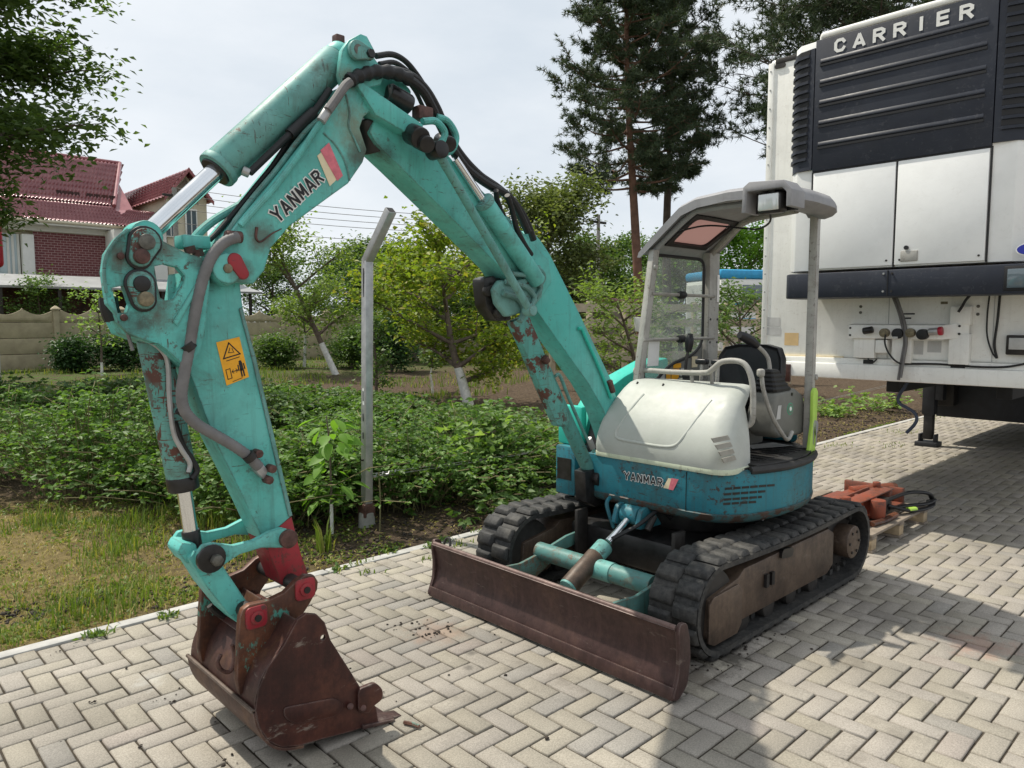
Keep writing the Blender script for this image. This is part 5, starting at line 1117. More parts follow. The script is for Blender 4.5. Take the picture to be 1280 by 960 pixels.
# torque box and hinge ears
earp = [(300, 772), (304, 762), (312, 756), (335, 751), (356, 741), (371, 726), (382, 719), (393, 719), (398, 727), (397, 737), (388, 754), (379, 768), (372, 790), (352, 815), (325, 845), (300, 870), (296, 850), (298, 800)]
for v in (2.585, 2.945):
    build('hinge_ear', prism(nb(), [Vector((q.x, v, q.z)) for q in VL(earp, 2.585)], (0, 0.03, 0)), 'rust_ear', bucket, bevel=0.005)
pa, pb_ = PV(320, 771, 2.585), PV(381, 736, 2.585)
for c in (pa, pb_):
    build('ear_pad', prism(nb(), rounded([c + Vector((sx * 0.042, -0.008, sz * 0.042)) for sx, sz in ((-1, -1), (1, -1), (1, 1), (-1, 1))], 0.022, 4), (0, 0.01, 0)), 'red_paint', bucket, bevel=0.003)
    build('ear_bush', cyl(nb(), (c.x, 2.568, c.z), (c.x, 2.58, c.z), 0.026, n=20), 'red_paint', bucket, bevel=0.003)
    build('ear_pin', cyl(nb(), (c.x, 2.562, c.z), (c.x, 2.99, c.z), 0.013, n=16), 'grease', bucket)
    build('pin_tube', cyl(nb(), (c.x, 2.61, c.z), (c.x, 2.95, c.z), 0.03, n=18), 'dark_steel', bucket)
build('ear_web', prism(nb(), [Vector((q.x, 2.60, q.z)) for q in VL([(345, 778), (368, 768), (378, 774), (372, 790), (340, 815), (320, 806)], 2.585)], (0, 0.36, 0)), 'rust_bucket', bucket, bevel=0.004)
# hooks and the lifting ring on the back
build('lifting_ring', tube(nb(), [PV(x, y, 2.66) for x, y in [(276, 818), (272, 828), (277, 838), (286, 840), (292, 832), (294, 818), (290, 806)]], 0.008, 8), 'pin_rust', bucket)
build('hook', tube(nb(), [PV(x, y, 2.90) for x, y in [(300, 752), (292, 768), (280, 770), (268, 764), (262, 757)]], 0.012, 8), 'dark_steel', bucket)
build('hook', tube(nb(), [PV(x, y, 2.94) for x, y in [(290, 738), (280, 742), (268, 750), (258, 744)]], 0.010, 8), 'pin_rust', bucket)
# lip, tooth, side cutters
a_, b_ = PV(452, 911, BN), PV(492, 900, BN); lip = nb()
up_ = Vector((0.0, 0, 0.016))
prism(lip, [Vector((a_.x, BN - 0.012, a_.z)), Vector((b_.x, BN - 0.012, b_.z - 0.002)), Vector((b_.x, BN - 0.012, b_.z + 0.008)), Vector((a_.x, BN - 0.012, a_.z + 0.018))], (0, BW + 0.024, 0)); build('cutting_lip', lip, 'rust_blade', bucket, bevel=0.002)
for k in range(4):
    v = BN + 0.0 + k * 0.175; t_ = nb()
    x1 = b_.x + 0.045; loft(t_, [[(a_.x + 0.06, v, b_.z + 0.002), (a_.x + 0.06, v + 0.07, b_.z + 0.002), (a_.x + 0.06, v + 0.07, b_.z + 0.028), (a_.x + 0.06, v, b_.z + 0.028)], [(x1, v + 0.006, b_.z - 0.006), (x1, v + 0.064, b_.z - 0.006), (x1, v + 0.064, b_.z + 0.002), (x1, v + 0.006, b_.z + 0.002)]])
    build('tooth', t_, 'rust_blade', bucket, bevel=0.003)
cut = rounded([PV(x, y, BN - 0.016) for x, y in [(448, 862), (470, 853), (479, 862), (479, 874), (466, 884), (462, 892), (448, 890)]], 0.02)
build('side_cutter', prism(nb(), cut, (0, 0.02, 0)), 'rust_bucket', bucket, bevel=0.004)
for x, y in ((454, 885), (438, 883)): build('cutter_bolt', cyl(nb(), PV(x, y, BN - 0.022), PV(x, y, BN), 0.013, n=10), 'pin_rust', bucket, bevel=0.003)
build('inner_gusset', prism(nb(), rounded([PV(x, y, BN - 0.006) for x, y in [(354, 885), (420, 872), (432, 882), (420, 896), (370, 906), (356, 898)]], 0.03), (0, 0.008, 0)), 'rust_bucket', bucket, bevel=0.003)
# ================================================================== REFRIGERATED TRAILER
TF, TL, TRr, TTOP, TBOT = 6.5, 3.41, 0.86, 4.0, 1.33
TR = root('semi_trailer', (6.5, 2.1, 0), 'white refrigerated semi trailer with black cooling unit on its front', 'trailer')
body = build('trailer_box', box(nb(), (TF, TRr, TBOT), (20.0, TL, TTOP)), 'trailer_white', TR, bevel=0.03, seg=3)
for v in (TL - 0.012, TRr + 0.012):
    build('corner_post', box(nb(), (TF - 0.012, v - 0.028, TBOT), (TF + 0.03, v + 0.028, TTOP - 0.03)), 'trailer_white', body, bevel=0.01)
build('roof_trim', box(nb(), (TF - 0.008, TRr + 0.05, TTOP - 0.05), (TF + 0.02, TL - 0.05, TTOP - 0.005)), 'dark_steel', body, bevel=0.005)
for v in (2.95, 2.30, 1.55): build('panel_seam', box(nb(), (TF - 0.003, v, TBOT + 0.01), (TF + 0.01, v + 0.006, 2.0)), 'grey_label', body, smooth=False)
c = PU(975, 82, TF - 0.01); build('marker_lamp', prism(nb(), rounded([c + Vector((0, sy * 0.05, sz * 0.02)) for sy, sz in ((-1, -1), (1, -1), (1, 1), (-1, 1))], 0.02), (0.02, 0, 0)), 'dark_steel', body)
rail_ = build('bottom_rail', box(nb(), (TF - 0.06, TRr, 1.155), (TF + 0.25, 3.16, 1.285)), 'trailer_white', TR, bevel=0.012)
build('lower_ledge', box(nb(), (TF - 0.03, TRr, 1.285), (TF + 0.05, 3.30, 1.332)), 'trailer_white', TR, bevel=0.006)
build('pale_strip', box(nb(), (TF - 0.02, 2.66, 1.315), (TF + 0.02, 3.20, 1.345)), 'cream_print', TR, bevel=0.004)
build('side_rail', box(nb(), (TF + 0.2, TL - 0.12, 1.16), (19.9, TL - 0.01, TBOT)), 'trailer_white', TR, bevel=0.01)
for (x0, y0, x1, y1), m_ in (((958, 397, 975, 408), 'grey_label'), ((956, 409, 976, 419), 'grey_label'), ((981, 416, 998, 432), 'tape_tan')):
    a, b = PU(x0, y0, TF), PU(x1, y1, TF); flat_patch('paper_label', [Vector((TF, a.y, a.z)), Vector((TF, b.y, a.z)), Vector((TF, b.y, b.z)), Vector((TF, a.y, b.z))], (-1, 0, 0), m_, body)
build('reflector', box(nb(), (TF - 0.075, 3.10, 1.10), (TF - 0.055, 3.16, 1.26)), 'rust_bucket', TR, bevel=0.004)
# cooling unit
UF, UC, UL, UR, UZ0, UZ1, UM = 6.06, 2.15, 3.03, 1.27, 2.06, 3.90, 2.86
cu_ = build('cooling_unit', prism(nb(), [(6.49, UL - 0.03, UZ0), (6.30, UL, UZ0), (6.16, UL - 0.03, UZ0), (6.09, UL - 0.10, UZ0), (6.07, UC + 0.6, UZ0), (6.07, UC - 0.6, UZ0), (6.09, UR + 0.10, UZ0), (6.16, UR + 0.03, UZ0), (6.30, UR, UZ0), (6.49, UR + 0.03, UZ0)], (0, 0, UZ1 - UZ0)), 'unit_white', TR, bevel=0.008)
build('unit_cap', prism(nb(), [(6.49, UL - 0.22, UZ1), (6.12, UL - 0.24, UZ1), (6.055, UC + 0.60, UZ1), (6.05, UC, UZ1), (6.055, UC - 0.60, UZ1), (6.12, UR + 0.24, UZ1), (6.49, UR + 0.22, UZ1)], (0, 0, 0.055)), 'trailer_white', cu_, bevel=0.02, seg=3)
cp_ = build('centre_grille', box(nb(), (6.045, 1.515, UM), (6.075, 2.785, UZ1 - 0.005)), 'unit_black', cu_, bevel=0.006)
for z in (3.715, 3.555, 3.395, 3.235, 3.065):
    pts = [(6.043, 2.74, z), (6.043, 1.57, z)]
    build('grille_rib', prism(nb(), [Vector((6.036, 2.74, z + 0.006)), Vector((6.046, 2.745, z + 0.026)), Vector((6.046, 2.745, z - 0.012)), Vector((6.036, 2.74, z - 0.006))], (0, -1.17, 0)), 'unit_black', cp_, bevel=0.003)
    build('grille_groove', box(nb(), (6.038, 1.57, z - 0.032), (6.046, 2.745, z - 0.014)), 'black_print', cp_, smooth=False)
# corner grilles curving back, with louvres
for s_, y0 in ((1, UL), (-1, UR)):
    yy = [(6.305, 0.006), (6.20, -0.005), (6.13, -0.045), (6.075, -0.11), (6.055, -0.20), (6.047, -0.238)]
    outl = [Vector((x, y0 + s_ * d_, UM + 0.06 * (1 - min(1, -d_ / 0.1)) if d_ < 0 else UM + 0.08)) for x, d_ in yy]
    sec = [Vector((x, y0 + s_ * (d_), 0)) for x, d_ in yy]; sec_in = [Vector((x + 0.03, y0 + s_ * (d_ - 0.01), 0)) for x, d_ in yy[::-1]]
    cg = build('corner_grille', loft(nb(), [[(p.x, p.y, z) for p in sec + sec_in] for z in (UM + 0.02, UZ1 - 0.06)]), 'unit_black', cu_, ang=50)
    for i in range(13):
        z = UM + 0.10 + i * 0.068
        lv = [Vector((x - 0.012, y0 + s_ * (d_ + 0.012), 0)) for x, d_ in yy[:5]]; li = [Vector((x + 0.01, y0 + s_ * (d_ - 0.005), 0)) for x, d_ in yy[:5][::-1]]
        build('louvre', loft(nb(), [[(p.x, p.y, z) for p in lv + li], [(p.x, p.y, z + 0.022) for p in lv + li]]), 'unit_black', cg, ang=50)
        build('louvre_gap', loft(nb(), [[(p.x - 0.003, p.y + s_ * 0.003, z + 0.026) for p in sec[1:5] + sec_in[1:5]], [(p.x - 0.003, p.y + s_ * 0.003, z + 0.062) for p in sec[1:5] + sec_in[1:5]]]), 'black_print', cg, ang=50)
# lettering, one wide-spaced word
zs = 3.81; word = 'CARRIER'; L0, L1 = 2.635, 1.665
for i, ch in enumerate(word):
    w_ = 0.082 if ch != 'I' else 0.026; cen_ = L0 - 0.045 - (L0 - L1 - 0.09) * i / 6
    stroke_letter('letter', ch, (6.0445, cen_ + w_ / 2, zs - 0.046), Vector((0, -1, 0)), Vector((0, 0, 1)), Vector((-1, 0, 0)), w_, 0.092, 0.0115, 'white_print', cp_, 0.0015)
# lower doors with seams and a latch
for v0, v1 in ((2.775, 2.14), (2.125, 1.525)):
    dr = build('unit_door', box(nb(), (6.052, v1, UZ0 + 0.012), (6.075, v0, UM - 0.012)), 'unit_white', cu_, bevel=0.006)
for v in (2.785, 2.132, 1.515): build('door_seam', box(nb(), (6.060, v - 0.006, UZ0), (6.072, v + 0.006, UM)), 'grease', cu_, smooth=False)
build('panel_break', box(nb(), (6.058, 1.515, UM - 0.010), (6.072, 2.785, UM + 0.002)), 'grease', cu_, smooth=False)
a, b = PU(1126, 314, 6.05), PU(1147, 326, 6.05)
lt = build('door_latch', box(nb(), (6.040, b.y, b.z), (6.055, a.y, a.z)), 'grey_paint', cu_, bevel=0.006)
c = PU(1133, 313, 6.05); build('latch_lock', cyl(nb(), (6.035, c.y, c.z + 0.02), (6.055, c.y, c.z + 0.02), 0.016, n=12), 'grease', lt)
c = PU(1282, 318, 6.05); pts = disc_ring((6.05, c.y, c.z), 1.0, (1, 0, 0), 28)
def oval(ry, rz, off): return [Vector((6.068 - off, 1.255 + ry * math.cos(t), 2.135 + rz * math.sin(t))) for t in np.linspace(0, 2 * math.pi, 28, endpoint=False)]
flat_patch('oval_badge', oval(0.085, 0.045, 0.012), (-1, 0, 0), 'white_print', cu_); flat_patch('oval_badge', oval(0.078, 0.038, 0.014), (-1, 0, 0), 'blue_print', cu_, 0.002)
# dark bumper beam under the unit
bp = build('unit_bumper', prism(nb(), [(6.42, 3.02, 1.835), (6.10, 3.00, 1.835), (6.045, 2.955, 1.835), (6.035, 2.0, 1.835), (6.035, 1.0, 1.835), (6.42, 1.0, 1.835)], (0, 0, 0.205)), 'unit_black', TR, bevel=0.012)
build('bumper_seam', box(nb(), (6.030, 2.155, 1.84), (6.040, 2.161, 2.035)), 'black_print', bp, smooth=False)
for dv, z in ((0.03, 1.875), (0.03, 2.01), (-0.03, 1.875), (-0.03, 2.01)): build('rivet', cyl(nb(), (6.026, 2.158 + dv, z), (6.04, 2.158 + dv, z), 0.008, n=10), 'galvanised' if dv > 0 else 'dark_steel', bp)
build('display_window', box(nb(), (6.024, 1.12, 1.875), (6.04, 1.375, 2.005)), 'window_glass', bp, bevel=0.004)
build('display_frame', box(nb(), (6.028, 1.10, 1.855), (6.038, 1.395, 2.025)), 'black_print', bp, bevel=0.004)
# connector panel
XF = 6.40
a, b = PU(1062, 405, XF), PU(1206, 426, XF)
cpn = build('connector_panel', prism(nb(), [(XF, 2.585, 1.505), (XF, 2.585, 1.615), (XF + 0.10, 2.60, 1.625), (XF + 0.10, 2.60, 1.50)], (0, -0.72, 0)), 'trailer_white', TR, bevel=0.004)
build('panel_end', prism(nb(), [(XF, 1.866, 1.505), (XF, 1.866, 1.615), (XF + 0.05, 1.70, 1.645), (XF + 0.05, 1.70, 1.525)], (0.012, 0, 0)), 'trailer_white', cpn, bevel=0.002)
for v, z in ((2.57, 1.59), (2.57, 1.53), (1.76, 1.61), (1.76, 1.55)): build('panel_bolt', cyl(nb(), (XF - 0.004 if v > 2 else XF + 0.02, v, z), (XF + 0.03, v, z), 0.009, n=8), 'grease', cpn)
def sock(px, py, r, m_, l_=0.05, nm='socket'):
    c = PU(px, py, XF); return build(nm, cyl(nb(), (XF - l_, c.y, c.z), (XF + 0.01, c.y, c.z), r, n=18), m_, cpn, bevel=0.006)
a, b = PU(1079, 414, XF - 0.03), PU(1091, 412, XF - 0.03); build('socket', cyl(nb(), a, b, 0.028, n=16), 'grease', cpn, bevel=0.006)
s1_ = sock(1107, 416, 0.036, 'pin_brass'); s2_ = sock(1123, 417, 0.042, 'black_rubber', 0.04); s3_ = sock(1139, 416, 0.036, 'pin_brass', 0.04); s4_ = sock(1155, 418, 0.042, 'black_rubber', 0.06)
build('socket_flap', box(nb(), tuple(PU(1119, 422, XF - 0.045) - Vector((0.003, 0.018, 0.008))), tuple(PU(1119, 422, XF - 0.045) + Vector((0.003, 0.018, 0.008)))), 'grey_label', s2_, smooth=False)
a, b = PU(1161, 415, XF - 0.03), PU(1173, 414, XF - 0.03); build('coupling', cyl(nb(), a, b, 0.028, n=16), 'galvanised', cpn, bevel=0.004); c = b; build('coupling_cap', cyl(nb(), b, b + (b - a).normalized() * 0.03, 0.034, n=16), 'red_plastic', cpn, bevel=0.006)
for (v0, v1), z1, z0 in (((2.55, 2.38), 1.51, 1.34), ((2.245, 2.10), 1.51, 1.31), ((1.83, 1.69), 1.55, 1.315), ((1.83, 1.69), 1.76, 1.62)):
    build('panel_bracket', box(nb(), (XF + 0.03, v1, z0), (XF + 0.10, v0, z1)), 'trailer_white', cpn, bevel=0.004)
build('junction_box', box(nb(), (XF + 0.01, 2.275, 1.385), (XF + 0.10, 2.37, 1.495)), 'trailer_white', cpn, bevel=0.01)
for v, z in ((2.53, 1.72), (2.53, 1.77), (1.66, 1.70), (1.66, 1.76)): build('front_rivet', cyl(nb(), (TF - 0.006, v, z), (TF + 0.005, v, z), 0.012, n=10), 'pin_grey', body)
def cable(pts, r, m_='black_rubber', nm='cable', par=None): return build(nm, tube(nb(), pts, r, 8, 6), m_, par or TR)
cable([PU(x, y, XF - 0.05) for x, y in [(1107, 418), (1106, 428), (1110, 440), (1118, 450), (1126, 455)]], 0.007)
cable([PU(x, y, XF) for x, y in [(1116, 370), (1122, 385), (1127, 402), (1131, 425), (1128, 445), (1123, 475)]], 0.013, 'hose_grey', 'air_hose')
cable([PU(x, y, XF - 0.02) for x, y in [(1120, 370), (1126, 387), (1131, 404), (1133, 428), (1130, 448), (1126, 472)]], 0.011, 'hose_grey', 'air_hose')
cable([PU(x, y, XF) for x, y in [(1216, 366), (1208, 374), (1202, 384), (1198, 390)]], 0.010)
cable([PU(x, y, TF - 0.02) for x, y in [(1237, 368), (1234, 395), (1234, 420), (1240, 440), (1246, 448)]], 0.006)
cable([PU(x, y, TF - 0.02) for x, y in [(1250, 368), (1247, 400), (1243, 430), (1246, 448)]], 0.009)
cable([PU(x, y, TF - 0.04) for x, y in [(1126, 455), (1170, 455), (1210, 458), (1250, 459), (1275, 456), (1290, 452)]], 0.008)
cable([PU(x, y, XF + 0.05) for x, y in [(1085, 445), (1086, 451), (1091, 453), (1096, 449)]], 0.006)
# hose hanging under the front rail
cable([PU(x, y, 6.7) for x, y in [(1137, 474), (1130, 485), (1123, 496), (1124, 504), (1134, 510), (1143, 516), (1146, 524), (1142, 532), (1133, 541)]], 0.014, 'hose_blue', 'hanging_hose')
build('reader_box', box(nb(), (TF - 0.06, 1.30, 1.40), (TF, 1.455, 1.545)), 'dark_steel', TR, bevel=0.008)
build('reader_screen', box(nb(), (TF - 0.066, 1.32, 1.44), (TF - 0.055, 1.435, 1.525)), 'grey_label', TR, bevel=0.003)
build('dark_vent', box(nb(), (TF - 0.035, 2.40, 1.29), (TF + 0.02, 2.48, 1.325)), 'grease', TR, smooth=False)
build('dark_vent', box(nb(), (TF - 0.035, 1.72, 1.285), (TF + 0.02, 1.82, 1.325)), 'grease', TR, smooth=False)
# chassis, landing legs, axles
build('chassis_beam', box(nb(), (7.4, 2.5, 0.98), (19.6, 2.62, 1.33)), 'chassis', TR, bevel=0.01)
build('chassis_beam', box(nb(), (7.4, 1.6, 0.98), (19.6, 1.72, 1.33)), 'chassis', TR, bevel=0.01)
build('coupler_plate', box(nb(), (6.75, 1.25, 1.15), (8.6, 3.0, 1.19)), 'chassis', TR, bevel=0.01)
build('pallet_box', box(nb(), (11.1, 0.95, 0.36), (14.0, 3.28, 1.14)), 'chassis', TR, bevel=0.02)
build('cross_member', box(nb(), (10.62, 1.0, 0.86), (10.84, 3.24, 1.14)), 'chassis', TR, bevel=0.01)
for v in (3.24, 1.03):
    lg = build('landing_leg', box(nb(), (10.655, v - 0.075, 0.42), (10.805, v + 0.075, 1.14)), 'chassis', TR, bevel=0.012)
    build('inner_leg', box(nb(), (10.675, v - 0.055, 0.09), (10.785, v + 0.055, 0.45)), 'dark_steel', lg, bevel=0.008)
    build('leg_foot', box(nb(), (10.60, v - 0.13, 0.0), (10.86, v + 0.13, 0.06)), 'chassis', lg, bevel=0.01)
    for dv in (-0.10, 0.08): build('foot_lug', box(nb(), (10.66, v + dv, 0.05), (10.80, v + dv + 0.025, 0.16)), 'chassis', lg, bevel=0.006)
    build('leg_gusset', box(nb(), (10.66, v - 0.17, 0.62), (10.80, v - 0.075, 1.12)), 'chassis', lg, bevel=0.008)
c = PG(1145, 530); build('tool_box', box(nb(), (10.95, 3.02, 0.52), (11.5, 3.36, 1.08)), 'dark_steel', TR, bevel=0.03)
for ax in (15.6, 16.9, 18.2):
    for v in (2.98, 1.28):
        w_ = build('wheel', cyl(nb(), (ax, v - 0.17, 0.50), (ax, v + 0.17, 0.50), 0.50, n=32), 'rubber', TR, bevel=0.04, seg=3)
        build('rim', cyl(nb(), (ax, v - 0.175, 0.50), (ax, v + 0.175, 0.50), 0.29, n=24), 'galvanised', w_, bevel=0.02)
# ================================================================== PALLET WITH AN ATTACHMENT
pc = PG(1105, 655)
PAL = root('pallet', (5.99, 2.4, 0), 'worn wooden pallet under the orange attachment beside the tracks', 'pallet')
px0, px1, py0, py1 = 5.40, 6.58, 1.96, 2.84
for i, v in enumerate(np.linspace(py0 + 0.05, py1 - 0.05, 7)):
    build('plank', box(nb(), (px0, v - 0.048, 0.118), (px1, v + 0.048, 0.138)), 'wood_grey', PAL, bevel=0.003)
for u_ in (px0 + 0.05, (px0 + px1) / 2, px1 - 0.05):
    build('stringer', box(nb(), (u_ - 0.045, py0, 0.098), (u_ + 0.045, py1, 0.117)), 'wood_grey', PAL, bevel=0.003)
    build('bottom_plank', box(nb(), (u_ - 0.045, py0, 0.0), (u_ + 0.045, py1, 0.02)), 'wood_grey', PAL, bevel=0.003)
    for v in (py0 + 0.07, (py0 + py1) / 2, py1 - 0.07): build('block', box(nb(), (u_ - 0.045, v - 0.065, 0.021), (u_ + 0.045, v + 0.065, 0.097)), 'wood_pale', PAL, bevel=0.004)
AT = root('hydraulic_attachment', (5.7, 2.6, 0.14), 'orange hydraulic attachment with black hoses lying on the wooden pallet', 'attachment')
def atb(nm, a, b, m_='orange_paint', par=AT, bv=0.008): return build(nm, box(nb(), a, b), m_, par, bevel=bv)
atb('base_plate', (5.38, 2.30, 0.140), (6.25, 2.86, 0.165))
top_plate = atb('top_plate', (5.32, 2.30, 0.375), (6.02, 2.42, 0.395)); atb('side_web', (5.34, 2.48, 0.165), (6.0, 2.50, 0.375))
for u_ in (5.36, 5.66, 5.94): atb('upright', (u_, 2.30, 0.165), (u_ + 0.05, 2.46, 0.375))
atb('rear_beam', (5.20, 2.52, 0.19), (6.28, 2.66, 0.30)); atb('end_plate', (6.20, 2.30, 0.165), (6.24, 2.78, 0.34))
for x, y, r in ((5.36, 2.38, 0.035), (5.98, 2.42, 0.032)): build('bolt_head', cyl(nb(), (x, y, 0.39), (x, y, 0.455), r, n=8), 'orange_paint', AT, bevel=0.008)
build('pin_tube', cyl(nb(), (5.62, 2.26, 0.165), (5.62, 2.26, 0.375), 0.055, n=18), 'orange_paint', AT, bevel=0.006)
build('cylinder', cyl(nb(), (5.98, 2.62, 0.30), (6.30, 2.40, 0.32), 0.05, n=18), 'orange_paint', AT, bevel=0.008)
build('spool_block', box(nb(), (5.74, 2.26, 0.17), (5.86, 2.36, 0.34)), 'dark_steel', AT, bevel=0.01)
build('hook_ring', tube(nb(), [(5.30, 2.30, 0.25), (5.27, 2.27, 0.31), (5.24, 2.29, 0.25), (5.28, 2.32, 0.20)], 0.016, 8), 'orange_paint', AT)
for pts in ([(5.80, 2.28, 0.31), (6.05, 2.20, 0.36), (6.28, 2.14, 0.30), (6.38, 2.14, 0.20), (6.34, 2.12, 0.155), (6.20, 2.10, 0.16)], [(5.82, 2.26, 0.22), (6.0, 2.18, 0.22), (6.2, 2.12, 0.20), (6.40, 2.13, 0.19)], [(5.80, 2.26, 0.26), (5.95, 2.16, 0.18), (6.10, 2.11, 0.165), (6.28, 2.10, 0.165), (6.36, 2.16, 0.18)]):
    build('hose', tube(nb(), pts, 0.020, 10, 6), 'black_rubber', AT)
build('hose_tag', cyl(nb(), (5.95, 2.165, 0.19), (6.02, 2.14, 0.185), 0.027, n=12), 'lime', AT)
build('lower_pipe', tube(nb(), [(5.42, 2.22, 0.17), (5.6, 2.20, 0.16), (5.80, 2.20, 0.17)], 0.03, 10), 'rust_ear', AT)
AT.location = (5.93, 2.43, 0.14)
AT.scale = (1.12, 1.0, 0.66)
for v0, z0, w_, h_, m_ in ((2.205, 1.70, 0.10, 0.012, 'black_print'), (2.19, 1.665, 0.06, 0.012, 'black_print'), (2.12, 1.38, 0.09, 0.11, 'grey_label'), (2.0, 1.40, 0.10, 0.09, 'grey_label'), (1.92, 1.78, 0.05, 0.02, 'pin_brass')):
    flat_patch('small_label', [Vector((TF, v0, z0)), Vector((TF, v0 - w_, z0)), Vector((TF, v0 - w_, z0 + h_)), Vector((TF, v0, z0 + h_))], (-1, 0, 0), m_, body)
for i in range(16):
    z = 1.42 + i * 0.165; build('rivet', cyl(nb(), (TF - 0.016, TL - 0.012, z), (TF - 0.008, TL - 0.012, z), 0.008, n=8), 'galvanised', body)
for v in (2.74, 2.18, 2.085, 1.56): build('door_screw', cyl(nb(), (6.046, v, UZ0 + 0.05), (6.056, v, UZ0 + 0.05), 0.008, n=8), 'dark_steel', cu_)
# ================================================================== GARDEN AND PLANTS
def ground_z(x, y): return hgt(x, y)
def on_ground(px, py):
    p = PG(px, py); return Vector((p.x, p.y, hgt(p.x, p.y)))
def at_depth(px, Z):
    """foot of something standing on the ground at depth Z under the pixel column px"""
    p = PD(px, CY, Z); return Vector((p.x, p.y, hgt(p.x, p.y)))
# bent galvanised fence post
PB = Vector((3.19, 5.02, 0.0))
POST = root('fence_post', PB[:], 'square galvanised fence post with bent top beside the shrubs', 'fence post')
zb = PV(461, 326, 5.02).z
bm = nb(); h_ = 0.034
prism(bm, [PB + Vector((sx * h_, sy * h_, 0.03)) for sx, sy in ((-1, -1), (1, -1), (1, 1), (-1, 1))], (0.045, 0, zb - 0.03)); shaft = build('post_shaft', bm, 'galvanised', POST, bevel=0.004)
tp_ = PB + Vector((0.045, 0, zb)); tip = tp_ + Vector((0.02, -0.30, 0.36)); s_, u_ = Vector((1, 0, 0)), (tip - tp_).cross(Vector((1, 0, 0))).normalized()
tube4 = nb(); prism(tube4, [tp_ + s_ * h_ * a + u_ * h_ * b - (tip - tp_) * 0.04 for a, b in ((-1, -1), (1, -1), (1, 1), (-1, 1))], (tip - tp_) * 1.04); build('bent_arm', tube4, 'galvanised', POST, bevel=0.004)
build('arm_opening', prism(nb(), [tip + s_ * h_ * 0.82 * a + u_ * h_ * 0.82 * b for a, b in ((-1, -1), (1, -1), (1, 1), (-1, 1))], (tip - tp_).normalized() * 0.002), 'dark_steel', POST, smooth=False)
for z0, z1, m_ in ((zb - 0.30, zb - 0.06, 'black_print'), (0.70, 1.12, 'white_print'), (1.02, 1.10, 'black_print'), (0.72, 0.77, 'black_print'), (0.86, 0.92, 'black_print')):
    k = 0.006 if m_ == 'black_print' else 0.012; x = PB.x - h_ + 0.045 * z1 / zb
    flat_patch('sticker', [Vector((x - 0.0016, PB.y + sy * k, z)) for sy, z in ((1, z0), (-1, z0), (-1, z1), (1, z1))], (-1, 0, 0), m_, shaft, 0.0005 if m_ == 'white_print' else 0.0022)
for z in (0.35, 0.55): build('post_bolt', cyl(nb(), (PB.x - h_ - 0.006, PB.y, z), (PB.x, PB.y, z), 0.007, n=8), 'dark_steel', shaft)
build('post_footing', cyl(nb(), PB + Vector((0, 0, -0.12)), PB + Vector((0, 0, 0.13)), 0.075, 0.062, n=16), 'concrete', POST, bevel=0.01)
build('rust_collar', box(nb(), (PB.x - 0.052, PB.y - 0.052, 0.09), (PB.x + 0.052, PB.y + 0.052, 0.20)), 'pin_rust', POST, bevel=0.01)
# wire along the fence line
for z, sag in ((0.43, 0.05), (0.40, 0.03)):
    w_ = build('fence_wire', tube(nb(), [(PB.x, 5.02, z), (5.0, 5.04, z - sag), (8.0, 5.06, z - sag * 1.4), (11, 5.08, z - sag), (14.9, 5.10, z + 0.05)], 0.0028, 5), 'galvanised', loc=(PB.x, 5.02, 0))
    tag(w_, 'thin slack steel wire strung along the fence line', 'wire', 'strands of fence wire')
twist = build('wire_twist', tube(nb(), [(3.22 + 0.02 * i, 5.0 + 0.012 * math.sin(i * 2.1), 0.42 + 0.012 * math.cos(i * 2.1)) for i in range(14)], 0.006, 6), 'galvanised', POST)
st = build('support_stick', tube(nb(), [(3.20, 4.85, 0.0), (3.24, 4.90, 0.25), (3.27, 4.96, 0.45)], 0.006, 6), 'cane', loc=(3.2, 4.85, 0)); tag(st, 'thin slanting brown stick leaning on the galvanised fence post', 'stick')
fp = at_depth(1118, 14.1); fp = Vector((14.94, 5.12, 0))
FP2 = root('fence_post', fp[:], 'whitish square fence post rising behind the trailer front', 'fence post')
build('post_shaft', box(nb(), (fp.x - 0.06, fp.y - 0.06, 0.28), (fp.x + 0.06, fp.y + 0.06, 2.2)), 'galvanised', FP2, bevel=0.006)
build('post_footing', box(nb(), (fp.x - 0.09, fp.y - 0.09, -0.05), (fp.x + 0.09, fp.y + 0.09, 0.30)), 'rust_frame', FP2, bevel=0.01)

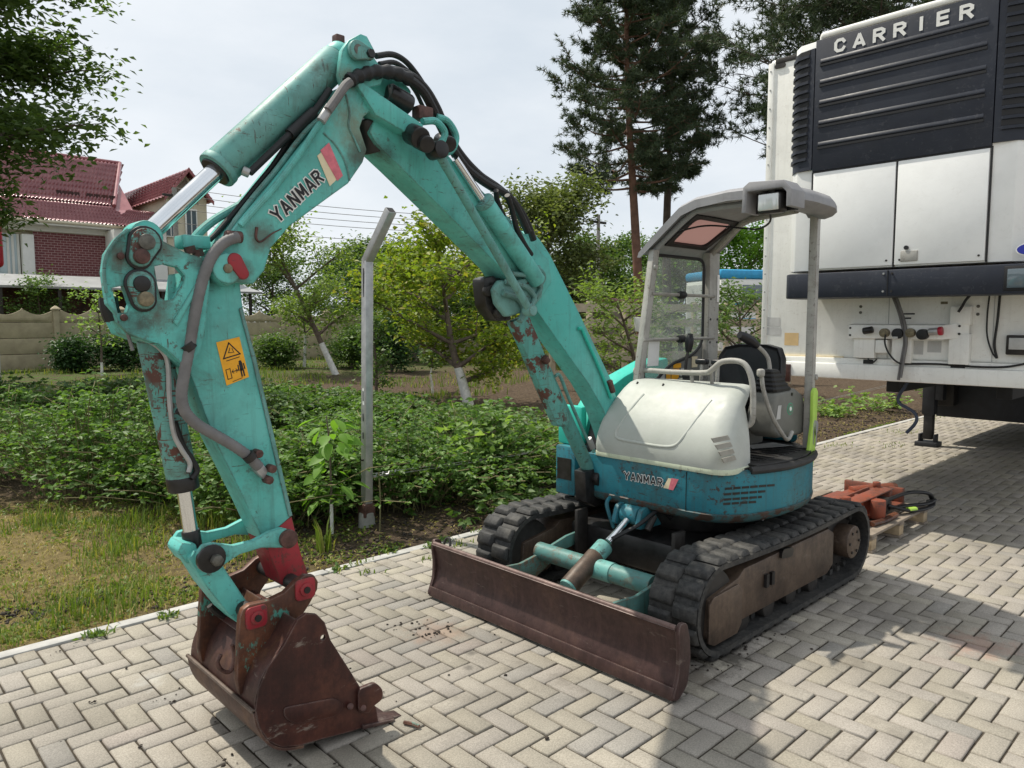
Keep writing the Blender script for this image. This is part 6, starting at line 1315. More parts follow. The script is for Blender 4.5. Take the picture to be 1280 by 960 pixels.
# ---- raspberry bushes
def raspberry(base, R, H, canes, leaves, name='raspberry_bush', mat='leaf_rasp', leaf=(0.072, 0.05)):
    bm = nb(); pos = []; dr = []
    for _ in range(canes):
        a = random.uniform(0, 2 * math.pi); r = R * math.sqrt(random.random()); b = base + Vector((r * math.cos(a), r * math.sin(a), 0)); b.z = hgt(b.x, b.y)
        h = H * random.uniform(0.5, 1.12) * (1 - 0.5 * (r / R) ** 2); ln = Vector((math.cos(a), math.sin(a), 0)) * 0.10 * r / R + Vector((random.gauss(0, 0.16), random.gauss(0, 0.16), 0)); pts = [b, b + Vector((0, 0, h * 0.5)) + ln * 0.5, b + Vector((0, 0, h * 0.9)) + ln * 1.4, b + Vector((0, 0, h)) + ln * 2.1]
        tube(bm, pts, 0.004, 4, 0, cap=False)
        for _k in range(leaves):
            t = random.random() ** 0.62; k = min(2, int(t * 3)); p = pts[k].lerp(pts[k + 1], t * 3 - k); az = random.uniform(0, 2 * math.pi); rad = 0.10 * random.uniform(0.3, 1.2)
            q = p + Vector((math.cos(az) * rad, math.sin(az) * rad, random.uniform(-0.03, 0.05)))
            for w_ in (-0.9, 0.0, 0.9): pos.append(q[:]); dr.append((math.cos(az + w_), math.sin(az + w_), random.uniform(-0.45, 0.15)))
    rt_ = root(name, base[:], '', 'bush'); build('cane', bm, 'cane', rt_, smooth=False)
    me = leaves_mesh('foliage', np.array(pos), leaf[0], leaf[1], mat, dirs=np.array(dr), w=base[:]); link_mesh('foliage', me, rt_); return rt_
rb = random.Random(21); spots = []
def bed(px, py, R, H): p = on_ground(px, py); spots.append((p, R, H))
for px, py, R, H in [(118, 612, 0.60, 1.12), (5, 596, 0.52, 0.92), (205, 620, 0.40, 0.72), (282, 634, 0.36, 0.72), (352, 650, 0.34, 0.62), (398, 640, 0.36, 0.82), (486, 630, 0.42, 0.84), (548, 622, 0.36, 0.62), (598, 606, 0.42, 0.84), (650, 596, 0.34, 0.56),
        (62, 560, 0.45, 0.32), (-60, 572, 0.5, 0.6), (165, 560, 0.45, 0.30), (255, 580, 0.5, 0.5), (335, 586, 0.45, 0.36), (420, 588, 0.45, 0.56), (505, 580, 0.45, 0.32), (575, 572, 0.45, 0.62), (640, 566, 0.42, 0.5), (30, 532, 0.7, 0.55), (135, 528, 0.7, 0.66), (235, 532, 0.7, 0.52), (330, 542, 0.65, 0.60), (430, 538, 0.65, 0.50), (520, 538, 0.6, 0.44), (600, 532, 0.4, 0.32), (-40, 522, 0.8, 0.7), (380, 514, 0.8, 0.46), (470, 516, 0.6, 0.36), (290, 510, 0.8, 0.52), (190, 508, 0.75, 0.6)]:
    bed(px, py, R, H)
RASP = {0: 'tallest rounded raspberry bush where the lawn meets the bed', 1: 'raspberry bush at the lawn edge next to the tallest rounded one', 3: 'raspberry bush seen just behind the lower part of the excavator arm', 5: 'raspberry bush directly behind the large leafed sapling', 6: 'raspberry bush just behind the footing of the galvanised post', 8: 'tall raspberry bush right behind the young vine stake', 9: 'last raspberry bush of the front row, towards the boom cylinder'}
for i, (p, R, H) in enumerate(spots):
    Z = proj(p)[2]; k = 1.0 if Z < 8 else 0.8
    o = raspberry(p, R, H, int(100 * R * 2), int(16 * k), mat='leaf_rasp' if i < 10 else ('leaf_tree', 'leaf_mid', 'leaf_tree', 'leaf_rasp')[i % 4], leaf=((0.060, 0.038), (0.050, 0.034), (0.068, 0.042))[i % 3] if Z < 9 else (0.085, 0.06))
    tag(o, RASP.get(i, 'leafy green raspberry bush in the dense bed behind the paving'), 'bush', 'raspberry bushes in the garden bed')
for px, py, R, H, lab in [(1043, 522, 0.13, 0.30, 'small pale green leafy shrub on the bare soil beyond the excavator seat'), (1093, 514, 0.20, 0.40, 'wider green leafy shrub on the soil beside the whitish fence post'), (1168, 498, 0.3, 0.6, 'green leafy shrub half hidden behind the trailer landing leg')]:
    p = on_ground(px, py); o = raspberry(p, R, H, 14, 9, 'small_shrub', 'leaf_vine', (0.09, 0.06)); tag(o, lab)
for px, py, R, H, lab in [(700, 604, 0.22, 0.26, 'low bright green leafy plant in front of the rubber track'), (655, 612, 0.20, 0.20, 'low leafy plant on dry soil by the vine stake')]:
    p = on_ground(px, py); o = raspberry(p, R, H, 20, 8, 'low_plant', 'leaf_mid', (0.075, 0.055)); tag(o, lab)
p = on_ground(615, 640); o = raspberry(p, 0.16, 0.24, 16, 8, 'low_plant', 'leaf_mid', (0.085, 0.05)); tag(o, 'glossy leafed plant at the soil edge close to the blade')
# young vine with pale leaves on stakes
VB = on_ground(588, 622); VN = root('grape_vine', VB[:], 'young grape vine with pale lobed leaves on a thin stake', 'vine')
build('stake', tube(nb(), [VB, VB + Vector((0.01, 0.0, 0.35)), VB + Vector((0.0, 0.02, 0.62))], 0.010, 6), 'cane', VN)
build('vine_stem', tube(nb(), [VB + Vector((0.02, 0.02, 0)), VB + Vector((-0.03, 0.02, 0.3)), VB + Vector((-0.12, 0.05, 0.52)), VB + Vector((0.25, -0.08, 0.62))], 0.007, 6), 'bark', VN)
ps = [VB + Vector((random.gauss(0.0, 0.24), random.gauss(0, 0.12), 0.52 + random.gauss(0, 0.11))) for _ in range(150)]
link_mesh('foliage', leaves_mesh('foliage', np.array([q[:] for q in ps]), 0.095, 0.09, 'leaf_vine', 0.2, w=VB[:]), VN)
VB2 = on_ground(680, 575); VN2 = root('grape_vine', VB2[:], 'straggling pale vine shoot on bare soil behind the boom cylinder', 'vine')
build('vine_stem', tube(nb(), [VB2, VB2 + Vector((0.02, 0.02, 0.25)), VB2 + Vector((0.10, 0.05, 0.42))], 0.007, 6), 'bark', VN2)
ps = [VB2 + Vector((random.gauss(0.05, 0.25), random.gauss(0, 0.15), 0.36 + random.gauss(0, 0.12))) for _ in range(90)]
link_mesh('foliage', leaves_mesh('foliage', np.array([q[:] for q in ps]), 0.09, 0.085, 'leaf_vine', 0.2, w=VB2[:]), VN2)
# walnut sapling with large leaves, each a part
WB = on_ground(415, 668); WS = root('walnut_sapling', WB[:], 'young sapling with large bright green leaves beside the galvanised post', 'sapling')
V5 = WB.y
build('stem', tube(nb(), [WB, WB + Vector((0.0, 0.0, 0.35)), PV(412, 560, V5), PV(408, 520, V5)], lambda t: 0.011 * (1 - 0.6 * t), 8), 'bark', WS)
build('painted_stem', cyl(nb(), WB + Vector((0, 0, 0.02)), WB + Vector((0, 0, 0.26)), 0.014, 0.0135, n=10), 'whitewash', WS)
def big_leaf():
    n = 7; vs, fs = [], []; prof_ = [0.0, 0.32, 0.48, 0.50, 0.42, 0.24, 0.0]
    for i in range(n):
        t = i / (n - 1); z = -0.35 * t * t * 0.5
        for s in (-1, 0, 1): vs.append((t, s * prof_[i] * 0.55, z + (0.10 * prof_[i] if s else 0.0)))
    for i in range(n - 1):
        for s in (0, 1): a = i * 3 + s; fs.append((a, a + 1, a + 4, a + 3))
    me = raw_mesh('leaf', np.array(vs), np.array(fs), None, 'leaf_walnut', True); return me
BIG = big_leaf()
for i in range(46):
    t = random.uniform(0.15, 1.0); zz = PV(412, 640 - 125 * t, V5)
    o = bpy.data.objects.new('leaf', BIG); COL.objects.link(o); o.parent = WS
    az = random.uniform(0, 2 * math.pi); r = random.uniform(0.02, 0.20) * (1.15 - 0.5 * t); q = Vector((zz.x + math.cos(az) * r, V5 + math.sin(az) * r, zz.z)) - WB
    o.location = q; o.rotation_euler = (random.gauss(0, 0.3), random.uniform(0.1, 0.9), az); k = random.uniform(0.10, 0.18); o.scale = (k, k, k)

# ---- trees
def grow(base, H, R, trunk_h, tr, lean=(0, 0), nprim=9, nsec=7, seed=1, shape='round', up=0.55):
    r_ = random.Random(seed); bm = nb(); tips = []
    top = base + Vector((lean[0], lean[1], H * 0.86)); mid = base.lerp(top, 0.45) + Vector((r_.gauss(0, 0.03) * H, r_.gauss(0, 0.03) * H, 0))
    tp = spline([base, base.lerp(mid, 0.5), mid, mid.lerp(top, 0.55) + Vector((r_.gauss(0, 0.02) * H, r_.gauss(0, 0.02) * H, 0)), top], 4)
    tube(bm, tp, lambda t: tr * (1.15 - t) ** 0.9 + 0.004, 8, 0)
    for i in range(nprim):
        f = trunk_h / H + (0.92 - trunk_h / H) * (i + r_.random() * 0.7) / nprim; k = min(len(tp) - 1, int(f / 0.86 * (len(tp) - 1))); s = tp[k]
        az = i * 2.4 + r_.uniform(-0.4, 0.4); q = (f - trunk_h / H) / (1 - trunk_h / H)
        ln = R * (math.sin(math.pi * min(1, 0.22 + 0.74 * q)) if shape == 'round' else (1.1 - q)) * r_.uniform(0.75, 1.1)
        dirn = Vector((math.cos(az), math.sin(az), up + r_.uniform(-0.15, 0.25))).normalized()
        e = s + dirn * ln; m = s.lerp(e, 0.5) + Vector((r_.gauss(0, 0.06) * ln, r_.gauss(0, 0.06) * ln, r_.uniform(-0.02, 0.10) * ln)); pp = spline([s, m, e], 4)
        rr = tr * 0.5 * (1.1 - 0.6 * q); tube(bm, pp, lambda t: rr * (1.08 - t) + 0.003, 6, 0)
        for j in range(nsec):
            t = 0.25 + 0.75 * (j + r_.random()) / nsec; b = pp[min(len(pp) - 1, int(t * (len(pp) - 1)))]
            d2 = (dirn * 0.6 + Vector((r_.gauss(0, 0.7), r_.gauss(0, 0.7), r_.gauss(0.2, 0.45)))).normalized(); l2 = ln * r_.uniform(0.25, 0.5)
            e2 = b + d2 * l2; tube(bm, [b, b.lerp(e2, 0.5) + Vector((0, 0, 0.04 * l2)), e2], lambda t: rr * 0.35 * (1.05 - t) + 0.002, 4, 0, cap=False)
            tips.append((b, e2))
    return bm, tips
def tree(name, label, base, H, R, trunk_h, tr, mat, nleaf, leaf, clump=0.16, group=None, paint_h=0.0, bark='bark', **kw):
    bm, tips = grow(base, H, R, trunk_h, tr, **kw)
    T = root(name, base[:], label, 'tree', group)
    build('trunk', bm, bark, T, ang=60)
    if paint_h:
        top = base + Vector((kw.get('lean', (0, 0))[0], kw.get('lean', (0, 0))[1], H * 0.86)); b2 = nb()
        # follow the trunk's own curve for the limewashed foot
        bm2, _ = None, None
        r_ = random.Random(kw.get('seed', 1)); mid = base.lerp(top, 0.45) + Vector((r_.gauss(0, 0.03) * H, r_.gauss(0, 0.03) * H, 0))
        tp = spline([base, base.lerp(mid, 0.5), mid, mid.lerp(top, 0.55) + Vector((r_.gauss(0, 0.02) * H, r_.gauss(0, 0.02) * H, 0)), top], 4)
        k = max(2, int(round(paint_h / (H * 0.86) * (len(tp) - 1))) + 1); tube(b2, tp[:k], lambda t: (tr * (1.15 - t * (k - 1) / (len(tp) - 1)) ** 0.9 + 0.004) * 1.06, 8, 0)
        build('limewashed_foot', b2, 'whitewash', T, ang=60)
    n = len(tips); ii = rng.integers(0, n, nleaf); a = np.array([t[0][:] for t in tips])[ii]; b = np.array([t[1][:] for t in tips])[ii]
    tt = rng.uniform(0.15, 1.08, nleaf)[:, None]; pos = a + (b - a) * tt + rng.normal(0, clump, (nleaf, 3)) * np.array([1, 1, 0.8])
    link_mesh('crown', leaves_mesh('crown', pos, leaf[0], leaf[1], mat, 0.25, w=base[:]), T); return T
tree('plum_tree', 'slender fruit tree with leaning limewashed trunk in front of the concrete wall', on_ground(420, 468), 5.1, 2.0, 1.5, 0.085, 'leaf_plum', 5000, (0.15, 0.08), 0.22, paint_h=1.05, lean=(-1.5, 1.0), nprim=11, nsec=7, seed=4)
tree('apricot_tree', 'yellow green apricot tree with forked branches and limewashed trunk', on_ground(586, 508), 3.1, 2.25, 0.62, 0.085, 'leaf_apricot', 8500, (0.11, 0.075), 0.15, paint_h=0.75, lean=(-0.45, 0.3), nprim=13, nsec=8, seed=9, up=0.42)
tree('thin_sapling', 'thin limewashed sapling standing close to the slender fruit tree', at_depth(381, 26), 2.6, 0.7, 1.3, 0.05, 'leaf_plum', 500, (0.14, 0.08), 0.2, paint_h=1.3, nprim=5, nsec=4, seed=14)
tree('thin_sapling', 'tiny limewashed sapling on bare earth beside the apricot tree', at_depth(541, 17.3), 1.15, 0.26, 0.6, 0.022, 'leaf_mid', 220, (0.11, 0.06), 0.06, paint_h=0.6, nprim=4, nsec=4, seed=17)
tree('thin_sapling', 'thin pale sapling in front of the concrete wall panels', at_depth(128, 22.5), 2.7, 0.8, 1.0, 0.03, 'leaf_vine', 420, (0.15, 0.08), 0.16, nprim=6, nsec=4, seed=18, paint_h=0.5)
tree('thin_sapling', 'leafy green sapling growing right behind the galvanised post', at_depth(470, 15.5), 1.9, 0.42, 0.3, 0.03, 'leaf_mid', 900, (0.10, 0.055), 0.10, nprim=8, nsec=5, seed=19)
tree('peach_tree', 'young peach tree seen beside the canopy front post', at_depth(792, 14.5), 2.35, 1.35, 0.5, 0.05, 'leaf_plum', 2600, (0.13, 0.045), 0.12, nprim=10, nsec=6, seed=23, lean=(-0.3, 0.2), up=0.5)
tree('peach_tree', 'young peach tree behind the excavator seat and trailer edge', at_depth(925, 16.5), 2.3, 1.5, 0.5, 0.05, 'leaf_mid', 2400, (0.13, 0.05), 0.13, nprim=10, nsec=6, seed=29, lean=(0.2, 0.2), up=0.5)
# broadleaf trees further back
for px, Z, H, R, th, mat_, nl, lab, sd in [
    (690, 27, 6.4, 2.4, 1.6, 'leaf_olive', 9000, 'olive green willow-like tree behind the lower boom', 31),
    (655, 34, 5.4, 2.4, 1.0, 'leaf_olive', 6500, 'rounded olive green tree behind the apricot tree', 32),
    (742, 36, 5.6, 2.6, 1.0, 'leaf_mid', 7000, 'mid green tree at the foot of the pale utility post', 33),
    (850, 38, 5.2, 2.6, 0.9, 'leaf_mid', 6500, 'mid green tree seen through the canopy window', 34),
    (928, 34, 6.3, 2.2, 1.2, 'leaf_walnut', 5500, 'bright green tree above the blue bus roof', 35),
    (470, 36, 5.3, 2.4, 0.8, 'leaf_mid', 6500, 'green tree behind the galvanised post and below the grey roof', 36),
    (520, 30, 4.2, 1.9, 0.6, 'leaf_plum', 5500, 'light green tree between galvanised post and apricot tree', 37),
    (570, 40, 5.0, 2.5, 0.8, 'leaf_olive', 6000, 'dull green tree beneath the middle boom', 38),
    (620, 30, 4.0, 1.6, 0.6, 'leaf_mid', 4500, 'green tree tucked behind the apricot crown', 39),
    (440, 48, 5.8, 3.0, 0.8, 'leaf_dark', 6000, 'dark green tree far beyond the concrete wall', 40),
    (345, 44, 5.4, 2.6, 0.8, 'leaf_mid', 4500, 'green tree beyond the wall next to the red roofed house', 41),
    (795, 46, 7.0, 3.2, 1.0, 'leaf_mid', 7000, 'broad green tree at the foot of the pines', 42)]:
    tree('broadleaf_tree', lab, at_depth(px, Z), H, R, th, 0.12, mat_, int(nl * 1.9), (0.18, 0.105), 0.34, group='trees beyond the garden', nprim=12, nsec=7, seed=sd, up=0.5)
for px, Z, H, R, mat_, lab in [(52, 30, 3.5, 1.5, 'leaf_mid', 'bushy green shrub rising above the concrete wall'), (92, 24, 0.95, 0.42, 'leaf_dark', 'dark shrub against the foot of the concrete wall'), (155, 24.5, 0.8, 0.8, 'leaf_dark', 'dark low shrub at the wall behind the arm'), (345, 26, 0.8, 0.9, 'leaf_mid', 'dark shrub under the slender fruit tree by the wall'), (440, 26, 1.2, 0.9, 'leaf_mid', 'green shrub at the wall beyond the galvanised post'), (490, 24, 1.7, 1.0, 'leaf_dark', 'dark green shrub under the light green tree')]:
    tree('garden_shrub', lab, at_depth(px, Z), H, R, 0.1, 0.04, mat_, 4200, (0.13, 0.075), 0.24, nprim=9, nsec=6, seed=int(px) + 50, up=0.5)['category'] = 'shrub'
# big tree whose crown hangs in from outside the frame
BT = at_depth(-185, 15.0); tree('overhanging_tree', 'large dark leafy tree hanging over the red roofed house', BT, 12.0, 4.9, 4.2, 0.24, 'leaf_over', 150000, (0.20, 0.09), 0.26, nprim=36, nsec=14, seed=61, up=0.18)

# ---- pines
def pine(label, base, H, R, crown0, seed, bark, lean=(0, 0), tufts=9, nb_=64, nl=0.24):
    r_ = random.Random(seed); g = np.random.default_rng(seed); bm = nb(); top = base + Vector((lean[0], lean[1], H))
    tp = spline([base, base.lerp(top, 0.35) + Vector((r_.gauss(0, 0.12), r_.gauss(0, 0.12), 0)), base.lerp(top, 0.7) + Vector((r_.gauss(0, 0.15), r_.gauss(0, 0.15), 0)), top], 6)
    tr = 0.21; tube(bm, tp, lambda t: tr * (1.05 - t) ** 0.8 + 0.01, 9, 0)
    P, D = [], []
    for i in range(nb_):
        f = crown0 + (0.985 - crown0) * (i + r_.random()) / nb_; s = tp[min(len(tp) - 1, int(f * (len(tp) - 1)))].lerp(tp[min(len(tp) - 1, int(f * (len(tp) - 1)) + 1)], (f * (len(tp) - 1)) % 1)
        q = (f - crown0) / (1 - crown0); az = i * 2.39 + r_.uniform(-0.5, 0.5)
        ln = R * (0.45 + 0.75 * math.sin(math.pi * min(1, 0.25 + 0.62 * q)) - 0.55 * q * q) * r_.uniform(0.55, 1.15); ln = max(ln, 0.4)
        d = Vector((math.cos(az), math.sin(az), r_.uniform(-0.12, 0.22) + 0.25 * q)); e = s + d * ln; m = s.lerp(e, 0.55) + Vector((0, 0, -0.06 * ln)); e = e + Vector((0, 0, 0.10 * ln))
        pp = spline([s, m, e], 5); rr = 0.045 * (1.1 - 0.6 * q); tube(bm, pp, lambda t: rr * (1.05 - t) + 0.006, 5, 0, cap=False)
        for k in range(r_.randint(11, 16)):
            t = 0.28 + 0.72 * r_.random() ** 0.8; b = pp[min(len(pp) - 1, int(t * (len(pp) - 1)))]
            dd = (d.normalized() * 0.55 + Vector((r_.gauss(0, 0.6), r_.gauss(0, 0.6), r_.gauss(0.12, 0.3)))).normalized(); l2 = ln * r_.uniform(0.16, 0.38)
            tube(bm, [b, b + dd * l2], 0.009, 3, 0, cap=False)
            for j in range(tufts): tt = 0.25 + 0.8 * (j + r_.random()) / tufts; P.append((b + dd * l2 * tt + Vector((r_.gauss(0, .07), r_.gauss(0, .07), r_.gauss(0, .06))))[:]); D.append((dd * 0.8 + Vector((r_.gauss(0, .3), r_.gauss(0, .3), 0.35 + r_.gauss(0, .25))))[:])
    P, D = np.array(P), np.array(D); n = len(P); K = 13
    D /= np.linalg.norm(D, axis=1, keepdims=True)
    dirs = np.repeat(D, K, 0) * 0.55 + g.normal(0, 0.62, (n * K, 3)); dirs /= np.linalg.norm(dirs, axis=1, keepdims=True)
    o = np.repeat(P, K, 0); side = np.cross(dirs, g.normal(0, 1, (n * K, 3))); side /= np.linalg.norm(side, axis=1, keepdims=True)
    L = nl * g.uniform(0.6, 1.15, (n * K, 1)); W = 0.017
    v = np.stack([o + side * W, o - side * W, o + dirs * L], 1).reshape(-1, 3) - np.array(base[:])
    T = root('pine_tree', base[:], label, 'tree', 'tall pines'); build('trunk', bm, bark, T, ang=60)
    link_mesh('crown', raw_mesh('crown', v, None, np.arange(n * K * 3).reshape(-1, 3), 'needle'), T); return T
pine('tall pine with reddish bare lower trunk behind the garden', at_depth(803, 31), 16.6, 2.6, 0.39, 3, 'bark_pine', (-1.0, 0.3), nb_=80)
pine('tall pine with darker grey trunk close behind the reddish one', at_depth(834, 34), 17.4, 2.3, 0.41, 5, 'bark_pine_dark', (-0.6, 0.2), nb_=70)
pine('broad dark pine whose branches show above the trailer roof', at_depth(1092, 26), 18.0, 5.0, 0.40, 8, 'bark_pine_dark', (0.2, 0.2), nb_=150, tufts=9, nl=0.30)

# ---- grass, weeds, clods
def blades(pos, h, w, mat, name, label, lean=0.5):
    n = len(pos); a = rng.uniform(0, 2 * np.pi, n); H_ = (h * rng.uniform(0.45, 1.3, n))[:, None]; d = np.stack([np.cos(a), np.sin(a), np.zeros(n)], 1); s = np.stack([-np.sin(a), np.cos(a), np.zeros(n)], 1) * w
    k = rng.uniform(0.1, lean, n)[:, None]; upv = np.array([0, 0, 1.0])
    p1 = pos + upv * H_ * 0.6 + d * H_ * k * 0.35; p2 = pos + upv * H_ * (1 - 0.3 * k) + d * H_ * k
    v = np.stack([pos + s, pos - s, p1 + s * 0.7, p1 - s * 0.7, p2], 1).reshape(-1, 3); i = np.arange(n)[:, None] * 5
    tr_ = np.concatenate([i + np.array([0, 1, 3]), i + np.array([0, 3, 2]), i + np.array([2, 3, 4])], 1).reshape(-1, 3)
    o = link_mesh(name, raw_mesh(name, v, None, tr_, mat)); return tag(o, label, 'grass', kind='stuff')
def scatter(n, x0, x1, y0, y1, keep):
    out = []
    while len(out) < n:
        x, y = random.uniform(x0, x1), random.uniform(y0, y1)
        if keep(x, y): out.append((x, y, hgt(x, y)))
    return np.array(out)
def lawn(x, y):
    if y < EDGE + 0.04: return False
    lim = 2.45 + 0.25 * mnoise.noise((y * 1.3, 0, 0)); lim2 = 7.4 + 0.4 * mnoise.noise((x * 0.9, 4, 0))
    if x > lim + max(0, 0.15 * (5.2 - y)) or y > lim2: return random.random() < 0.012
    return mnoise.noise((x * 1.7, y * 1.7, 0.5)) + 0.45 * mnoise.noise((x * 5, y * 5, 2)) + random.uniform(-0.25, 0.25) > 0.20
blades(scatter(9000, -1.2, 3.2, EDGE, 8.2, lawn), 0.05, 0.0032, 'grass', 'grass', 'short green grass growing in patches beside the paving', 1.2)
def dry(x, y): return y > EDGE + 0.03 and x < 2.7 and mnoise.noise((x * 1.4 + 7, y * 1.4, 0.5)) > -0.25
blades(scatter(12000, -1.2, 3.0, EDGE, 7.6, dry), 0.03, 0.003, 'grass_dry', 'dry_grass', 'short dry yellow grass on the garden corner', 1.6)
tufts_ = []
for px, py, n in [(150, 690, 120), (165, 660, 130), (280, 655, 260), (310, 650, 260), (250, 645, 160), (300, 690, 160), (130, 760, 110), (60, 660, 120), (355, 640, 120), (545, 500, 60)]:
    p = PG(px, py)
    for _ in range(n): x, y = p.x + random.gauss(0, 0.14), p.y + random.gauss(0, 0.14); tufts_.append((x, y, hgt(x, y)))
blades(np.array(tufts_), 0.15, 0.0045, 'grass', 'tall_grass', 'taller grass tufts in front of the raspberry bed', 0.6)
p = PG(397, 700); iris = np.array([(p.x + random.gauss(0, 0.05), p.y + random.gauss(0, 0.05), 0) for _ in range(26)]); iris[:, 2] = 0.0
p2_ = PG(404, 690)
bl_ = blades(np.array([(p2_.x + random.gauss(0, .04), p2_.y + random.gauss(0, .04), 0.0) for _ in range(22)]), 0.26, 0.010, 'grass', 'iris_clump', 'clump of broad upright blades behind the bucket', 0.4); bl_['kind'] = 'thing'; bl_['category'] = 'plant'
def far_green(x, y): return mnoise.noise((x * 0.35, y * 0.35, 5)) > 0.0
blades(scatter(9000, 4, 30, 12, 30, far_green), 0.16, 0.012, 'grass', 'meadow_grass', 'green grass strips between the fruit trees', 0.7)
cv = scatter(9000, -1.2, 3.2, EDGE + 0.05, 8.0, lambda x, y: mnoise.noise((x * 2.3, y * 2.3, 8)) > 0.05 or random.random() < 0.1); cv[:, 2] += 0.006
o = link_mesh('ground_cover', leaves_mesh('ground_cover', cv, 0.032, 0.018, 'grass', -0.25)); tag(o, 'low leafy ground cover and litter on the garden corner', 'ground cover', kind='stuff')
cv = scatter(5000, 2.0, 14, EDGE + 0.03, 6.5, lambda x, y: True); cv[:, 2] += 0.006
o = link_mesh('leaf_litter', leaves_mesh('leaf_litter', cv, 0.035, 0.012, 'grass_dry', -0.1)); tag(o, 'dry straw and leaf litter on the soil beside the paving', 'litter', kind='stuff')
# weeds in the joints of the paving
wd = []
for px, py, n in [(120, 795, 26), (210, 772, 22), (487, 690, 30), (540, 683, 36), (555, 676, 34), (575, 682, 20), (600, 664, 22), (425, 712, 28), (460, 716, 14), (452, 704, 16), (535, 698, 14), (1045, 540, 60), (1075, 532, 70), (1100, 528, 60), (1130, 540, 40), (1115, 556, 24), (1050, 556, 40), (1160, 525, 50), (1175, 520, 40)]:
    p = PG(px, py); sp = 0.025 if p.x < 5 else 0.10
    for _ in range(n): wd.append((p.x + random.gauss(0, sp * 1.5), min(p.y + random.gauss(0, sp), EDGE + 0.02), 0.0))
o = blades(np.array(wd), 0.035, 0.006, 'grass', 'weeds', 'small weeds sprouting from the paving joints', 1.3)
wl_ = []
for px, py in [(120, 796), (487, 690), (540, 683), (210, 772), (425, 712), (557, 677)]:
    p = PG(px, py)
    for _ in range(16): wl_.append((p.x + random.gauss(0, 0.03), p.y + random.gauss(0, 0.02), 0.008))
o = link_mesh('joint_weeds', leaves_mesh('joint_weeds', np.array(wl_), 0.05, 0.022, 'leaf_mid', -0.3)); tag(o, 'flat leafy weeds rooted in the paving joints', 'weeds', kind='stuff')
# crumbs of earth on the paving and clods on the soil
def crumbs(pts, r, name, label):
    vs, ts, n = [], [], 0
    for (x, y, z) in pts:
        k = r * random.uniform(0.4, 1.4); b = np.array([(1, 0, 0), (-1, 0, 0), (0, 1, 0), (0, -1, 0), (0, 0, 0.7), (0, 0, -0.4)]) * k * np.array([random.uniform(.6, 1.3) for _ in range(18)]).reshape(6, 3)
        vs.append(b + np.array([x, y, z + k * 0.25])); ts.append(np.array([(0, 2, 4), (2, 1, 4), (1, 3, 4), (3, 0, 4), (2, 0, 5), (1, 2, 5), (3, 1, 5), (0, 3, 5)]) + n); n += 6
    o = link_mesh(name, raw_mesh(name, np.concatenate(vs), None, np.concatenate(ts), 'clod')); return tag(o, label, 'dirt', kind='stuff')
cr_ = []
for px, py, sx, n in [(515, 780, 0.05, 26), (532, 793, 0.05, 30), (555, 787, 0.05, 16), (75, 813, 0.03, 8), (200, 880, 0.03, 12), (120, 877, 0.02, 6), (282, 955, 0.02, 10), (900, 800, 0.12, 60), (880, 830, 0.10, 50), (950, 790, 0.10, 40), (300, 880, 0.4, 40), (600, 850, 0.5, 30), (450, 820, 0.3, 30), (1060, 590, 0.4, 26), (1130, 570, 0.5, 30), (1180, 640, 0.3, 20)]:
    p = PG(px, py)
    for _ in range(n // 2): cr_.append((p.x + random.gauss(0, sx), min(p.y + random.gauss(0, sx), 4.2), 0.001))
crumbs(cr_, 0.008, 'dirt_crumbs', 'dark crumbs of earth scattered over the paving')
cl = []
for _ in range(5200):
    x, y = random.uniform(1.8, 15), EDGE + 0.03 + abs(random.gauss(0, 1.5)); cl.append((x, y, hgt(x, y)))
for px, py in [(120, 740), (90, 750), (200, 745), (60, 760), (20, 760)]:
    p = PG(px, py)
    for _ in range(60): x, y = p.x + random.gauss(0, 0.12), p.y + random.gauss(0, 0.07); cl.append((x, y, hgt(x, y)))
crumbs(cl, 0.016, 'soil_clods', 'loose brown clods of soil along the paving edge')
tw = build('rusty_scrap', tube(nb(), [PG(505, 903, .008), PG(515, 905, .01), PG(524, 908, .008)], 0.008, 6), 'rust_ear', loc=PG(510, 905)[:]); tag(tw, 'small rusty scrap of steel lying at the bucket lip', 'scrap')
